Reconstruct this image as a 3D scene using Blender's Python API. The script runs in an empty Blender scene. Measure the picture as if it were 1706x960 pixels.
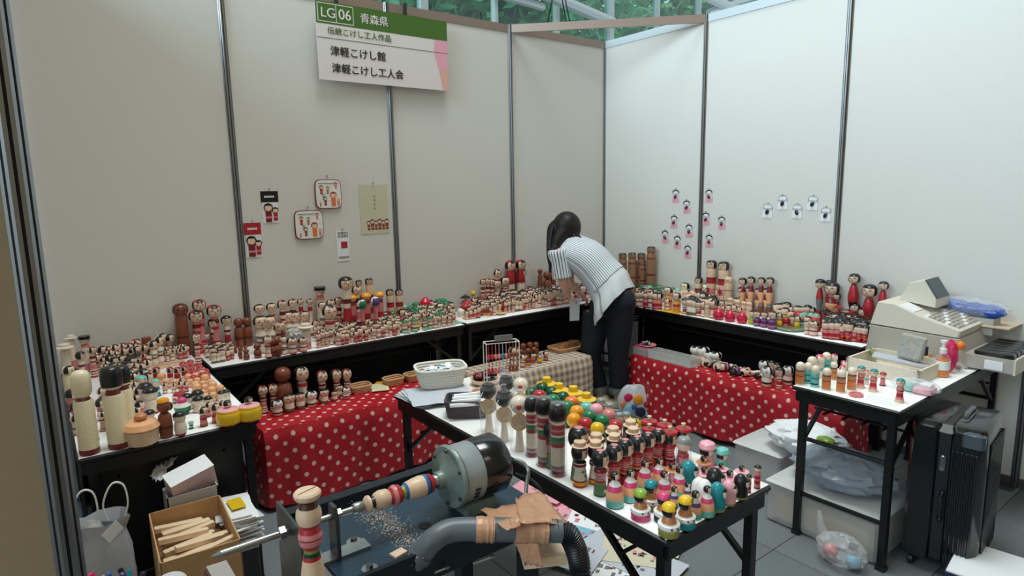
import bpy, bmesh, math, random
from mathutils import Vector, Matrix
random.seed(7)
C = bpy.context.scene
COL = C.collection
# ------------------------------------------------------------------ camera
F, YAW, PITCH, ROLL = 1043.2413, .6498, -.1571, -.0179
EYE = Vector((-3.9165, -3.8288, 1.5768))
cf = Vector((math.sin(YAW)*math.cos(PITCH), math.cos(YAW)*math.cos(PITCH), math.sin(PITCH)))
r0 = Vector((math.cos(YAW), -math.sin(YAW), 0)); u0 = r0.cross(cf)
cr = math.cos(ROLL)*r0 + math.sin(ROLL)*u0
cu = -math.sin(ROLL)*r0 + math.cos(ROLL)*u0
camd = bpy.data.cameras.new('camera'); cam = bpy.data.objects.new('camera', camd); COL.objects.link(cam)
camd.sensor_width = 36; camd.lens = F*36/1706; camd.clip_start = .05
cam.matrix_world = Matrix(((cr.x, cu.x, -cf.x, EYE.x), (cr.y, cu.y, -cf.y, EYE.y), (cr.z, cu.z, -cf.z, EYE.z), (0, 0, 0, 1)))
C.camera = cam
# ------------------------------------------------------------------ light
C.view_settings.view_transform = 'Standard'; C.view_settings.look = 'None'
C.view_settings.exposure = 0.0; C.view_settings.gamma = 1; C.view_settings.use_curve_mapping = False
W = bpy.data.worlds.new('sky'); C.world = W; W.use_nodes = True
nt = W.node_tree; bg = nt.nodes['Background']
bg.inputs[0].default_value = (.80, .93, 1.0, 1); bg.inputs[1].default_value = 1.2
def area(name, loc, to, sx, sy, power, col):
    l = bpy.data.lights.new(name, 'AREA'); l.shape = 'RECTANGLE'; l.size = sx; l.size_y = sy; l.energy = power; l.color = col
    o = bpy.data.objects.new(name, l); COL.objects.link(o); o.location = loc
    o.rotation_euler = (Vector(to)-Vector(loc)).to_track_quat('-Z', 'Y').to_euler(); return o
area('hall_window_light', (-9, -1.2, 4.6), (0, -1.5, 1.2), 5, 3, 600, (.66, .88, 1.0))
cl_ = area('hall_ceiling_light', (-2.1, -1.9, 6.8), (-2.1, -1.9, 0), 2.6, 2.2, 60, (.93, 1.0, .99)); cl_.data.spread = math.radians(75)
area('added_warm_light', (-3.0, -7.0, 5.5), (-2.0, 0, 1.6), 2.0, 1.0, 25, (1.0, .80, .62))  # unseen light added behind the camera to warm the back wall

# ------------------------------------------------------------------ pixel helpers: a pixel becomes a real point on a real plane
def ray(px, py): return cf + cr*((px-853)/F) - cu*((py-480)/F)
def onz(px, py, z):
    d = ray(px, py); return EYE + d*((z-EYE.z)/d.z)
def ony(px, py, y):
    d = ray(px, py); return EYE + d*((y-EYE.y)/d.y)
def onx(px, py, x):
    d = ray(px, py); return EYE + d*((x-EYE.x)/d.x)
def topz(P, py):          # height at which the vertical through P reaches image row py
    v = P-EYE; k = (480-py)/F        # (v.u + z*uz) = k (v.w + z*wz)
    return P.z + (k*v.dot(cf) - v.dot(cu))/(cu.z - k*cf.z)

# ------------------------------------------------------------------ materials
def lin(c): return tuple((x/255/12.92 if x <= 10 else ((x/255+.055)/1.055)**2.4) for x in c)
MT = {}
def mat(name, rgb, rough=.5, metal=0, noise=0, scale=20, bump=0, spec=.5, coat=0, alpha=1, trans=0):
    if name in MT: return MT[name]
    m = bpy.data.materials.new(name); m.use_nodes = True; t = m.node_tree; b = t.nodes['Principled BSDF']
    b.inputs['Base Color'].default_value = (*lin(rgb), 1); b.inputs['Roughness'].default_value = rough
    b.inputs['Metallic'].default_value = metal; b.inputs['Specular IOR Level'].default_value = spec
    b.inputs['Coat Weight'].default_value = coat; b.inputs['Alpha'].default_value = alpha
    b.inputs['Transmission Weight'].default_value = trans
    if noise or bump:
        tc = t.nodes.new('ShaderNodeTexCoord'); n = t.nodes.new('ShaderNodeTexNoise'); n.inputs['Scale'].default_value = scale
        n.inputs['Detail'].default_value = 5; t.links.new(tc.outputs['Object'], n.inputs['Vector'])
        if noise:
            mp = t.nodes.new('ShaderNodeMapRange'); mp.inputs[1].default_value = .3; mp.inputs[2].default_value = .7
            mp.inputs[3].default_value = 1-noise; mp.inputs[4].default_value = 1+noise
            mx = t.nodes.new('ShaderNodeVectorMath'); mx.operation = 'SCALE'; mx.inputs[0].default_value = lin(rgb)
            t.links.new(n.outputs[0], mp.inputs[0]); t.links.new(mp.outputs[0], mx.inputs['Scale']); t.links.new(mx.outputs[0], b.inputs['Base Color'])
        if bump:
            bp = t.nodes.new('ShaderNodeBump'); bp.inputs['Strength'].default_value = bump; bp.inputs['Distance'].default_value = .01
            t.links.new(n.outputs[0], bp.inputs['Height']); t.links.new(bp.outputs[0], b.inputs['Normal'])
    MT[name] = m; return m
def film(name, tint=(255, 255, 255), amount=.25, rough=.12, col=(235, 240, 245)):      # thin clear plastic
    m = bpy.data.materials.new(name); m.use_nodes = True; t = m.node_tree; N = t.nodes; L = t.links
    for n in list(N): N.remove(n)
    o = N.new('ShaderNodeOutputMaterial'); mx = N.new('ShaderNodeMixShader'); tr = N.new('ShaderNodeBsdfTransparent'); pb = N.new('ShaderNodeBsdfPrincipled')
    tr.inputs[0].default_value = (*lin(tint), 1); pb.inputs['Base Color'].default_value = (*lin(col), 1); pb.inputs['Roughness'].default_value = rough
    lw = N.new('ShaderNodeLayerWeight'); lw.inputs[0].default_value = .35; ad = N.new('ShaderNodeMath'); ad.operation = 'MULTIPLY_ADD'
    ad.inputs[1].default_value = .30; ad.inputs[2].default_value = amount; ad.use_clamp = True
    L.new(lw.outputs['Facing'], ad.inputs[0]); L.new(ad.outputs[0], mx.inputs[0]); L.new(tr.outputs[0], mx.inputs[1]); L.new(pb.outputs[0], mx.inputs[2]); L.new(mx.outputs[0], o.inputs[0])
    MT[name] = m; return m
def fabric(name, kind, a, b, size, extra=None, bump=0):        # woven / printed cloth by UV in metres
    m = bpy.data.materials.new(name); m.use_nodes = True; t = m.node_tree; N = t.nodes; L = t.links; P = N['Principled BSDF']
    P.inputs['Roughness'].default_value = .42 if kind == 'dots' else .85
    uv = N.new('ShaderNodeUVMap'); uv.uv_map = 'UVMap'
    def mth(op, x, y=None, z=None):
        n = N.new('ShaderNodeMath'); n.operation = op
        for i, v in enumerate((x, y, z)):
            if v is None: continue
            if isinstance(v, (int, float)): n.inputs[i].default_value = v
            else: L.new(v, n.inputs[i])
        return n.outputs[0]
    sp = N.new('ShaderNodeSeparateXYZ'); L.new(uv.outputs[0], sp.inputs[0]); x, y = sp.outputs[0], sp.outputs[1]
    mix = N.new('ShaderNodeMix'); mix.data_type = 'RGBA'; A, B, R = mix.inputs[6], mix.inputs[7], mix.outputs[2]
    A.default_value = (*lin(a), 1); B.default_value = (*lin(b), 1)
    if kind == 'dots':
        p = mth('ADD', x, y); q = mth('SUBTRACT', x, y)
        fx = mth('SUBTRACT', mth('FRACT', mth('MULTIPLY', p, 1/size)), .5); fy = mth('SUBTRACT', mth('FRACT', mth('MULTIPLY', q, 1/size)), .5)
        d = mth('SQRT', mth('ADD', mth('MULTIPLY', fx, fx), mth('MULTIPLY', fy, fy)))
        L.new(mth('LESS_THAN', d, .185), mix.inputs[0])
    elif kind == 'stripes':
        fx = mth('FRACT', mth('MULTIPLY', x, 1/size)); L.new(mth('LESS_THAN', fx, .27), mix.inputs[0])
    elif kind == 'check':
        fx = mth('LESS_THAN', mth('FRACT', mth('MULTIPLY', x, 1/size)), .5); fy = mth('LESS_THAN', mth('FRACT', mth('MULTIPLY', y, 1/size)), .5)
        L.new(mth('MULTIPLY', mth('ADD', fx, fy), .5), mix.inputs[0])
    L.new(R, P.inputs['Base Color']); MT[name] = m; return m

PAL = dict(wood=(224, 192, 164), pale=(236, 222, 204), skin=(232, 200, 176), red=(176, 38, 50), dred=(120, 30, 40), black=(20, 21, 25), pink=(216, 70, 120),
    rose=(214, 130, 132), lpink=(236, 168, 184), green=(18, 120, 78), lime=(140, 175, 60), teal=(16, 135, 145), aqua=(110, 190, 180), yellow=(232, 190, 36), orange=(236, 120, 44),
    amber=(240, 160, 30), purple=(96, 64, 128), brown=(128, 66, 44), dbrown=(70, 34, 26), white=(236, 234, 230), blue=(50, 100, 170), navy=(26, 36, 66), gray=(120, 124, 124), grn2=(96, 122, 90),
    peach=(238, 178, 132), tan=(196, 130, 84), olive=(140, 138, 60), cream=(238, 226, 190), magenta=(214, 36, 100), crimson=(200, 28, 66), bark=(152, 112, 86), dgreen=(12, 60, 44), sky=(130, 190, 215))
for k, v in PAL.items(): mat(k, v, .32 if k != 'wood' else .45, noise=.06, scale=30, coat=.15)
mat('panel', (218, 216, 211), .62, noise=.012, scale=60, bump=.03)
mat('aluminium', (150, 152, 154), .38, 1, noise=.05, scale=8)
mat('groove', (40, 42, 44), .6, .4)
mat('rail_brown', (166, 148, 138), .45, .6)
mat('carpet', (118, 124, 128), .95, noise=.3, scale=260, bump=.6)
mat('black_steel', (22, 24, 26), .35, .2, noise=.1)
mat('white_top', (250, 250, 250), .35)
mat('laminate_edge', (16, 17, 19), .4)
mat('glass_pane', (200, 225, 220), .05)
mat('steel_white', (196, 206, 210), .4, .2)
mat('foliage', (150, 208, 160), .8, noise=.4, scale=3)
mat('foliage_light', (186, 222, 160), .8, noise=.35, scale=3)
mat('trunk', (80, 66, 52), .9)
mat('bounce_tan', (176, 150, 118), .8, noise=.05, scale=2)
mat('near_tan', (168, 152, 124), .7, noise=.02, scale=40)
mat('hair', (26, 18, 17), .48, noise=.35, scale=90, spec=.35)
mat('body_skin', (222, 176, 156), .5)
mat('denim', (20, 25, 40), .85, noise=.15, scale=120)
mat('under_white', (206, 214, 218), .85)
mat('paper', (236, 238, 242), .6)
mat('paper_gray', (190, 196, 206), .6)
mat('envelope', (206, 186, 160), .7)
mat('cardboard', (190, 150, 104), .8, noise=.06, scale=40)
mat('cardboard_dark', (128, 92, 66), .8, noise=.1, scale=40)
mat('gray_card', (176, 172, 168), .7)
mat('pink_card', (214, 186, 190), .7)
mat('raw_wood', (226, 200, 168), .6, noise=.08, scale=25)
mat('bed_blue', (44, 66, 84), .32, .35, noise=.3, scale=9, bump=.15)
mat('frame_blue', (22, 32, 42), .35, .3, noise=.2, scale=14)
mat('motor_gray', (150, 158, 163), .4, .1, noise=.08, scale=14)
mat('motor_plate', (128, 146, 140), .38, .2, noise=.35, scale=12)
mat('steel', (170, 172, 172), .28, .9, noise=.1, scale=30)
mat('steel_dark', (96, 98, 100), .35, .9, noise=.15, scale=25)
mat('pipe', (92, 100, 108), .4, noise=.05, scale=20)
mat('hose', (28, 30, 34), .4)
mat('tape', (188, 142, 112), .38, noise=.07, scale=30)
mat('plastic_beige', (216, 210, 196), .5)
mat('plastic_beige2', (176, 170, 160), .5)
mat('screen_dark', (56, 66, 74), .25)
mat('case_black', (16, 17, 19), .22, coat=.4)
mat('case_gray', (86, 96, 104), .22, .3, coat=.3)
mat('frosted', (226, 228, 228), .45, alpha=.75)
mat('wicker_white', (232, 232, 224), .8)
mat('wicker_dark', (84, 76, 86), .65)
mat('wicker_tan', (200, 158, 118), .7)
mat('liquid', (224, 128, 50), .15)
mat('blue_bag', (32, 84, 176), .35, noise=.3, scale=25)
mat('green_sign', (70, 108, 40), .5)
mat('sign_white', (226, 218, 216), .5)
mat('sign_pink', (232, 168, 186), .5)
mat('sign_salmon', (228, 176, 160), .5)
mat('ink', (24, 24, 26), .6)
mat('soft_ink', (120, 116, 110), .6)
mat('cream_tray', (222, 212, 196), .7, noise=.06, scale=60)
mat('foam', (170, 170, 164), .9, noise=.15, scale=60, bump=.5)
film('cling_film', amount=.025, rough=.06)
film('clear_bag', amount=.20, rough=.15)
film('gray_bag', amount=.55, rough=.25, col=(170, 184, 198))
film('frosted_plastic', amount=.45, rough=.35, col=(225, 228, 228))
film('window_glass', (215, 235, 232), amount=.04, rough=.03)
fabric('dot_cloth', 'dots', (178, 24, 40), (226, 192, 182), .086)
fabric('check_cloth', 'check', (216, 204, 190), (146, 122, 102), .048)
fabric('stripe_shirt', 'stripes', (226, 234, 242), (44, 54, 74), .021)

# ------------------------------------------------------------------ mesh builder
class MB:
    def __init__(s): s.v = []; s.f = []; s.m = []; s.mats = []; s.uv = None
    def mi(s, name):
        if name not in s.mats: s.mats.append(name)
        return s.mats.index(name)
    def add(s, vs, fs, m):
        o = len(s.v); s.v += [tuple(p) for p in vs]; i = s.mi(m)
        for f in fs: s.f.append(tuple(o+a for a in f)); s.m.append(i)
        return s
    def hexa(s, p, m):   # eight corners: bottom 0-3 ccw, top 4-7
        return s.add(p, [(3, 2, 1, 0), (4, 5, 6, 7), (0, 1, 5, 4), (1, 2, 6, 5), (2, 3, 7, 6), (3, 0, 4, 7)], m)
    def box(s, x0, x1, y0, y1, z0, z1, m, M=None):
        p = [Vector(q) for q in ((x0, y0, z0), (x1, y0, z0), (x1, y1, z0), (x0, y1, z0), (x0, y0, z1), (x1, y0, z1), (x1, y1, z1), (x0, y1, z1))]
        if M is not None: p = [M @ q for q in p]
        return s.hexa(p, m)
    def cbox(s, x0, x1, y0, y1, z0, z1, m, c=.004, M=None):   # box with chamfered vertical edges and top
        a = [(x0+c, y0), (x1-c, y0), (x1, y0+c), (x1, y1-c), (x1-c, y1), (x0+c, y1), (x0, y1-c), (x0, y0+c)]
        b = [(x0+2*c, y0+c), (x1-2*c, y0+c), (x1-c, y0+2*c), (x1-c, y1-2*c), (x1-2*c, y1-c), (x0+2*c, y1-c), (x0+c, y1-2*c), (x0+c, y0+2*c)]
        rings = [[Vector((*q, z0)) for q in b], [Vector((*q, z0+c)) for q in a], [Vector((*q, z1-c)) for q in a], [Vector((*q, z1)) for q in b]]
        if M is not None: rings = [[M @ q for q in r] for r in rings]
        return s.loft(rings, m, True)
    def loft(s, rings, m, caps=True, closed=True, ms=None):
        n = len(rings[0]); o = len(s.v)
        for r in rings: s.v += [tuple(p) for p in r]
        for k in range(len(rings)-1):
            i = s.mi(ms[k] if ms else m)
            for j in range(n if closed else n-1):
                a = o+k*n+j; b = o+k*n+(j+1) % n
                s.f.append((a, b, b+n, a+n)); s.m.append(i)
        if caps:
            s.f.append(tuple(o+n-1-j for j in range(n))); s.m.append(s.mi(ms[0] if ms else m))
            s.f.append(tuple(o+(len(rings)-1)*n+j for j in range(n))); s.m.append(s.mi(ms[-1] if ms else m))
        return s
    def lathe(s, prof, m, seg=14, c=(0, 0, 0), ms=None, M=None):
        rings = []
        for r, z in prof:
            q = [Vector((c[0]+max(r, 1e-5)*math.cos(2*math.pi*j/seg), c[1]+max(r, 1e-5)*math.sin(2*math.pi*j/seg), c[2]+z)) for j in range(seg)]
            if M is not None: q = [M @ a for a in q]
            rings.append(q)
        return s.loft(rings, m, True, ms=ms)
    def tube(s, pts, r, m, seg=8, caps=True, flat=1):
        pts = [Vector(p) for p in pts]; rings = []; n = None
        for i, p in enumerate(pts):
            t = (pts[min(i+1, len(pts)-1)]-pts[max(i-1, 0)]).normalized()
            if n is None: n = t.orthogonal().normalized() if abs(t.z) > .95 else t.cross(Vector((0, 0, 1))).normalized()
            else: n = (n - t*n.dot(t)).normalized()
            b = t.cross(n); rr = r[i] if isinstance(r, (list, tuple)) else r
            rings.append([p + n*(rr*math.cos(a)) + b*(rr*flat*math.sin(a)) for a in [2*math.pi*j/seg for j in range(seg)]])
        return s.loft(rings, m, caps)
    def bar(s, a, b, w, h, m):            # straight rectangular bar
        a = Vector(a); b = Vector(b); t = (b-a).normalized(); n = t.cross(Vector((0, 0, 1)))
        n = Vector((1, 0, 0)) if n.length < 1e-3 else n.normalized(); u = n.cross(t)
        q = [n*sx*w/2+u*sy*h/2 for sx, sy in ((-1, -1), (1, -1), (1, 1), (-1, 1))]
        return s.loft([[a+k for k in q], [b+k for k in q]], m)
    def ball(s, c, r, m, seg=12, rows=8, sz=1, M=None):
        return s.lathe([(r*math.cos(a), r*sz*math.sin(a)) for a in [-math.pi/2+math.pi*k/rows for k in range(rows+1)]], m, seg, c, M=M)
    def mesh(s, name, angle=38):
        me = bpy.data.meshes.new(name); me.from_pydata(s.v, [], s.f)
        for k in s.mats: me.materials.append(MT[k])
        me.polygons.foreach_set('material_index', s.m); me.polygons.foreach_set('use_smooth', [True]*len(s.f))
        if s.uv:
            l = me.uv_layers.new(name='UVMap')
            for lp in me.loops: l.data[lp.index].uv = s.uv[lp.vertex_index]
        me.validate(); me.set_sharp_from_angle(angle=math.radians(angle)); return me
    def build(s, name, parent=None, angle=38):
        return link(name, s.mesh(name, angle), parent)
def link(name, me, parent=None):
    o = bpy.data.objects.new(name, me); COL.objects.link(o)
    if parent is not None: o.parent = parent
    return o
def tag(o, label=None, cat=None, group=None, kind=None):
    if label: o['label'] = label
    if cat: o['category'] = cat
    if group: o['group'] = group
    if kind: o['kind'] = kind
    return o
def thing(name, label, cat, loc=(0, 0, 0), rz=0, group=None):
    o = bpy.data.objects.new(name, None); COL.objects.link(o); o.empty_display_size = .05
    o.location = loc; o.rotation_euler = (0, 0, rz); return tag(o, label, cat, group)
def copy_tree(o, parent=None):
    c = o.copy(); COL.objects.link(c)
    if parent is not None: c.parent = parent
    for ch in list(o.children): copy_tree(ch, c)
    return c
def text_mesh(s, size, extrude=.0006, bold=0, align='LEFT'):
    cu_ = bpy.data.curves.new('lettering', 'FONT'); cu_.body = s; cu_.size = size; cu_.extrude = extrude; cu_.offset = bold; cu_.align_x = align
    o = bpy.data.objects.new('lettering', cu_); COL.objects.link(o); C.view_layers[0].update()
    me = bpy.data.meshes.new_from_object(o.evaluated_get(bpy.context.evaluated_depsgraph_get())); bpy.data.objects.remove(o); return me
def text(name, s, size, m, parent, M, bold=0, fitw=None, align='LEFT'):
    me = text_mesh(s, size, align=align)
    if fitw and me.vertices:
        xs = [v.co.x for v in me.vertices]; k = fitw/max(1e-6, max(xs)-min(xs)); me.transform(Matrix.Diagonal((k, k, 1, 1)))
    if bold:
        bm = bmesh.new(); bm.from_mesh(me)
        for dx, dy in ((bold, 0), (0, bold*.6), (bold, bold*.6)):
            b2 = me.copy(); b2.transform(Matrix.Translation((dx, dy, dx*.05+dy*.04))); bm.from_mesh(b2)
        bm.to_mesh(me); bm.free()
    me.materials.clear(); me.materials.append(MT[m]); o = link(name, me, parent); o.matrix_local = M; return o
FY = Matrix.Rotation(math.pi/2, 4, 'X')                                  # text standing, facing -Y
FX = Matrix.Rotation(-math.pi/2, 4, 'Z') @ FY                            # facing -X

def bez(P, n):
    out = []
    for i in range(len(P)-1):
        p0 = P[max(i-1, 0)]; p1 = P[i]; p2 = P[i+1]; p3 = P[min(i+2, len(P)-1)]
        for k in range(n):
            t = k/n; out.append(.5*((2*p1)+(p2-p0)*t+(2*p0-5*p1+4*p2-p3)*t*t+(3*p1-p0-3*p2+p3)*t**3))
    return out+[P[-1]]
# ================================================================== SETTING
H = 2.7603; D = .99
fl = MB().box(-9, 6, -8, 4, -.06, -.004, 'groove').build('floor'); tag(fl, kind='structure')
tile = MB().cbox(-.2485, .2485, -.2485, .2485, -.004, 0, 'carpet', .0015).mesh('carpet_tile')
for i in range(10):
    for j in range(10):
        o = link('carpet_tile', tile, fl); o.location = (-4.25+.5*i, -4.25+.5*j, 0); o.rotation_euler.z = (i+j) % 2*math.pi/2
def pole_prof(r=.02):
    pts = []
    for k in range(8):
        a = math.pi/8+k*math.pi/4; b = a+math.pi/4; P = Vector((math.cos(a), math.sin(a)))*r; Q = Vector((math.cos(b), math.sin(b)))*r
        pts += [P, P.lerp(Q, .36), P.lerp(Q, .40)*.72, P.lerp(Q, .60)*.72, P.lerp(Q, .64)]
    return pts
def pole(name, x, y, parent, r=.02, h=H):
    mb = MB(); pr = pole_prof(r); n = len(pr)
    mb.loft([[Vector((x+p.x, y+p.y, z)) for p in pr] for z in (0, h)], 'aluminium')
    g = mb.mi('groove')
    for k in range(len(mb.f)-2):
        if k % 5 == 2: mb.m[k] = g
    return mb.build(name, parent)
def empty_struct(name):
    o = bpy.data.objects.new(name, None); COL.objects.link(o); o['kind'] = 'structure'; return o
def panel(parent, x0, y0, x1, y1, m='panel', h=H):
    t = .002; a = Vector((x0, y0)); b = Vector((x1, y1)); d = (b-a).normalized(); n = Vector((-d.y, d.x))*t
    a = a+d*.012; b = b-d*.012
    P = [(a+n), (b+n), (b-n), (a-n)]
    MB().hexa([Vector((p.x, p.y, z)) for z in (.03, h-.05) for p in reversed(P)], m).build('panel', parent)
def rail(parent, x0, y0, x1, y1, z0, z1, m):
    a = Vector((x0, y0, (z0+z1)/2)); b = Vector((x1, y1, (z0+z1)/2)); d = (b-a).normalized()*.018
    MB().bar(a+d, b-d, .018, z1-z0, m).build('rail', parent)
wb = empty_struct('wall_back')
for k in range(4):
    panel(wb, -D*(k+1), 0, -D*k, 0); rail(wb, -D*(k+1), 0, -D*k, 0, H-.055, H, 'rail_brown'); rail(wb, -D*(k+1), 0, -D*k, 0, .0, .05, 'aluminium')
for k in range(0, 4): pole('pole', -D*k, 0, wb)
wr = empty_struct('wall_right')
for k in range(4):
    panel(wr, 0, -D*(k+1), 0, -D*k); rail(wr, 0, -D*(k+1), 0, -D*k, H-.055, H, 'steel_white'); rail(wr, 0, -D*(k+1), 0, -D*k, 0, .05, 'aluminium')
    pole('pole', 0, -D*(k+1), wr)
br = empty_struct('trim_1'); rail(br, -D, 0, 0, -D, H-.055, H, 'rail_brown')           # diagonal corner brace
LX = -3.9255; LY = -2.68
wl = empty_struct('wall_left')
for a, b in ((-.9, 0), (-1.79, -.9), (LY, -1.79)):
    panel(wl, LX, a, LX, b); rail(wl, LX, a, LX, b, H-.055, H, 'aluminium')
pole('pole', LX-.0015, LY, wl, .0205)
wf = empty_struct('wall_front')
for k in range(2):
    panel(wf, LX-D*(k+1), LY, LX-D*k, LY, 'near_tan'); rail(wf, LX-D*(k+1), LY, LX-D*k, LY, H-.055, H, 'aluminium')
bounce_wall = MB().box(-9, 7, -8.3, -8, 0, 7, 'bounce_tan').build('wall_added_bounce'); tag(bounce_wall, kind='structure')  # unseen wall added to block sky and bounce warm light forward

tag(MB().box(-9, 14, -8.3, 1.2, 7.0, 7.2, 'near_tan').build('ceiling_sky_block'), kind='structure')  # roof slab added out of view to keep sky light off the booth
# glass facade with trees behind the booth
wd = empty_struct('window_1'); FYY = 4.0
x = -3.0; k = 0
while x < 13.5:
    w = .11 if k % 3 == 0 else .05
    MB().box(x-w/2, x+w/2, FYY-.06, FYY+.06, 0, 8.2, 'steel_white').build('mullion', wd)
    MB().box(x+.06, x+1.14, FYY-.005, FYY+.005, 0, 8.2, 'window_glass').build('pane', wd)
    x += 1.2; k += 1
for z in (.1, 2.9, 5.55, 8.2): MB().box(-3, 13.5, FYY-.05, FYY+.05, z-.04, z+.04, 'steel_white').build('transom', wd)
def steelbeam(a, b, r=.06): MB().tube([a, b], r, 'steel_white', 8).build('roof_strut', wd)
steelbeam(ony(860, -30, 3.6), ony(1020, 38, 3.6), .09); steelbeam(ony(780, -24, 3.7), ony(905, 12, 3.7), .06)
steelbeam(ony(1130, -30, 3.4), ony(1300, 55, 3.4), .09); steelbeam(ony(1180, 20, 3.5), ony(1330, -30, 3.5), .05)
for a, b in (((922, -10), (912, 40)), ((935, -10), (945, 45)), ((940, -10), (952, 50)), ((801, 20), (803, 45))):
    MB().tube([ony(*a, 3.2), ony(*b, 3.2)], .008, 'black_steel', 5).build('cable', wd)
def tree(px, py, y, r, mt, label, seed):
    c = ony(px, py, y); rnd = random.Random(seed); t = thing('tree', label, 'tree', (c.x, c.y, 0), 0, 'trees outside the glass facade')
    MB().tube([(0, 0, -.3), (.1, 0, c.z*.5), (0, .1, c.z+.3)], [.16, .12, .05], 'trunk').build('trunk', t)
    mb = MB()
    for k in range(1500):
        d = Vector((rnd.gauss(0, 1), rnd.gauss(0, 1), rnd.gauss(0, 1))).normalized()*r*(rnd.random()**.5)
        if rnd.random() < .25: d *= 1.1
        p = d+Vector((0, 0, c.z)); s_ = rnd.uniform(.06, .15); a = Vector((rnd.gauss(0, 1), rnd.gauss(0, 1), rnd.gauss(0, 1))).normalized(); b = a.orthogonal().normalized()*s_; a *= s_*1.5
        mb.add([p-a, p-b, p+a, p+b], [(0, 1, 2, 3)], mt)
    mb.build('foliage', t)['kind'] = 'stuff'
for k, (px, py, y, r, mt, lb) in enumerate([(650, -20, 7, 1.4, 'foliage', 'dark green tree outside, leftmost above the sign'), (770, -5, 7.5, 1.5, 'foliage_light', 'light green tree outside the glass beside the first mullion'),
    (860, 20, 6.5, 1.4, 'foliage', 'dark tree outside behind the slanting roof strut'), (960, 40, 7.5, 1.7, 'foliage', 'mid green tree outside above the booth corner'), (1060, 30, 8, 1.9, 'foliage_light', 'pale leafy tree outside right of the booth corner'),
    (1160, 10, 7, 1.5, 'foliage', 'dark tree outside behind the thick mullions'), (1260, 0, 8, 1.6, 'foliage', 'green tree outside, rightmost above the right wall rail')]):
    tree(px, py, y, r, mt, lb, k)
tag(MB().box(-14, 16, 15, 15.4, -.3, 7.6, 'foliage').build('hedge'), 'tall dense green hedge far behind the trees outside', 'hedge')
tag(MB().box(-14, 18, 4.06, 15, -.3, -.05, 'foliage_light').build('ground'), kind='structure')

# ================================================================== SIGN AND WALL POSTERS
sg = thing('booth_sign', 'white hanging booth sign with green header band and black Japanese lettering', 'sign', (-2.461, -.05, 2.243))
SW, SH = .90, .447
MB().box(0, SW, -.004, 0, 0, SH, 'sign_white').build('sign_board', sg)
hb = MB().box(0, SW, -.0055, -.004, SH*.725, SH, 'green_sign').build('header_band', sg)
def sg_rect(u0, u1, v0, v1, m, n): MB().box(u0*SW, u1*SW, -.0065, -.004, (1-v1)*SH, (1-v0)*SH, m).build(n, sg)
for a in ((.012, .262, .015, .025), (.012, .262, .245, .255), (.012, .017, .02, .25), (.138, .142, .02, .25), (.258, .262, .02, .25)): sg_rect(*a, 'sign_white', 'box_line')
sg_rect(0, 1, .452, .456, 'soft_ink', 'divider_line')
MB().add([(.895*SW, -.0050, SH*.725), (SW, -.0050, SH*.725), (SW, -.0050, SH*.3), (.92*SW, -.0050, SH*.3), (.882*SW, -.0050, SH*.55)], [(0, 4, 3, 2, 1)], 'sign_pink').build('pink_brush_mark', sg)
MB().add([(.92*SW, -.0051, SH*.3), (SW, -.0051, SH*.3), (SW, -.0051, 0), (.955*SW, -.0051, 0)], [(0, 3, 2, 1)], 'sign_salmon').build('salmon_brush_mark', sg)
def sg_text(s, u, v, w, size, m, b): text('lettering', s, size, m, sg, Matrix.Translation((u*SW, -.0068, (1-v)*SH)) @ FY, b, w*SW)
sg_text('LG', .030, .195, .095, .08, 'sign_white', .001); sg_text('06', .155, .195, .085, .08, 'sign_white', .001)
sg_text('青森県', .308, .19, .205, .08, 'sign_white', .0012)
sg_text('伝統こけし工人作品', .072, .395, .46, .05, 'green_sign', .0003)
sg_text('津軽こけし館', .083, .665, .40, .07, 'ink', .0012); sg_text('津軽こけし工人会', .088, .885, .53, .07, 'ink', .0012)
for u in (.15, .66): MB().box(u*SW-.012, u*SW+.012, -.002, .012, SH-.03, SH+.075, 'steel_dark').build('hook', sg)

def figure(mb, x, z, h, m1, m2, y=-.004):          # tiny printed kokeshi figure
    w = h*.28
    mb.box(x-w*.55, x+w*.55, y-.0008, y, z, z+h*.62, m1); 
    disc = lambda r, q, dz, yy, a0, a1: [(x+r*math.cos(a), yy, z+h*.78+dz+q*math.sin(a)) for a in [a0+(a1-a0)*k/11 for k in range(12)]]
    mb.add(disc(w*.86, w*.78, 0, y-.0006, 0, 2*math.pi*11/12), [tuple(reversed(range(12)))], m2)
    mb.add(disc(w*.66, w*.60, -w*.1, y-.0010, 0, 2*math.pi*11/12), [tuple(reversed(range(12)))], 'skin')
    mb.add(disc(w*.80, w*.72, 0, y-.0014, .45, math.pi-.45), [tuple(reversed(range(12)))], m2)
    mb.box(x-w*.56, x+w*.56, y-.0012, y, z+h*.2, z+h*.3, 'rose')
def pin(parent, x, z): MB().tube([(x, 0, z), (x, -.012, z+.004)], .004, 'steel', 6).build('pin', parent)
def poster(name, lab, a, b, cat='card', group=None):
    P = ony(*a, 0); Q = ony(*b, 0); w = Q.x-P.x; h = P.z-Q.z
    return thing(name, lab, cat, (P.x, -.0035, Q.z), 0, group), w, h
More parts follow.
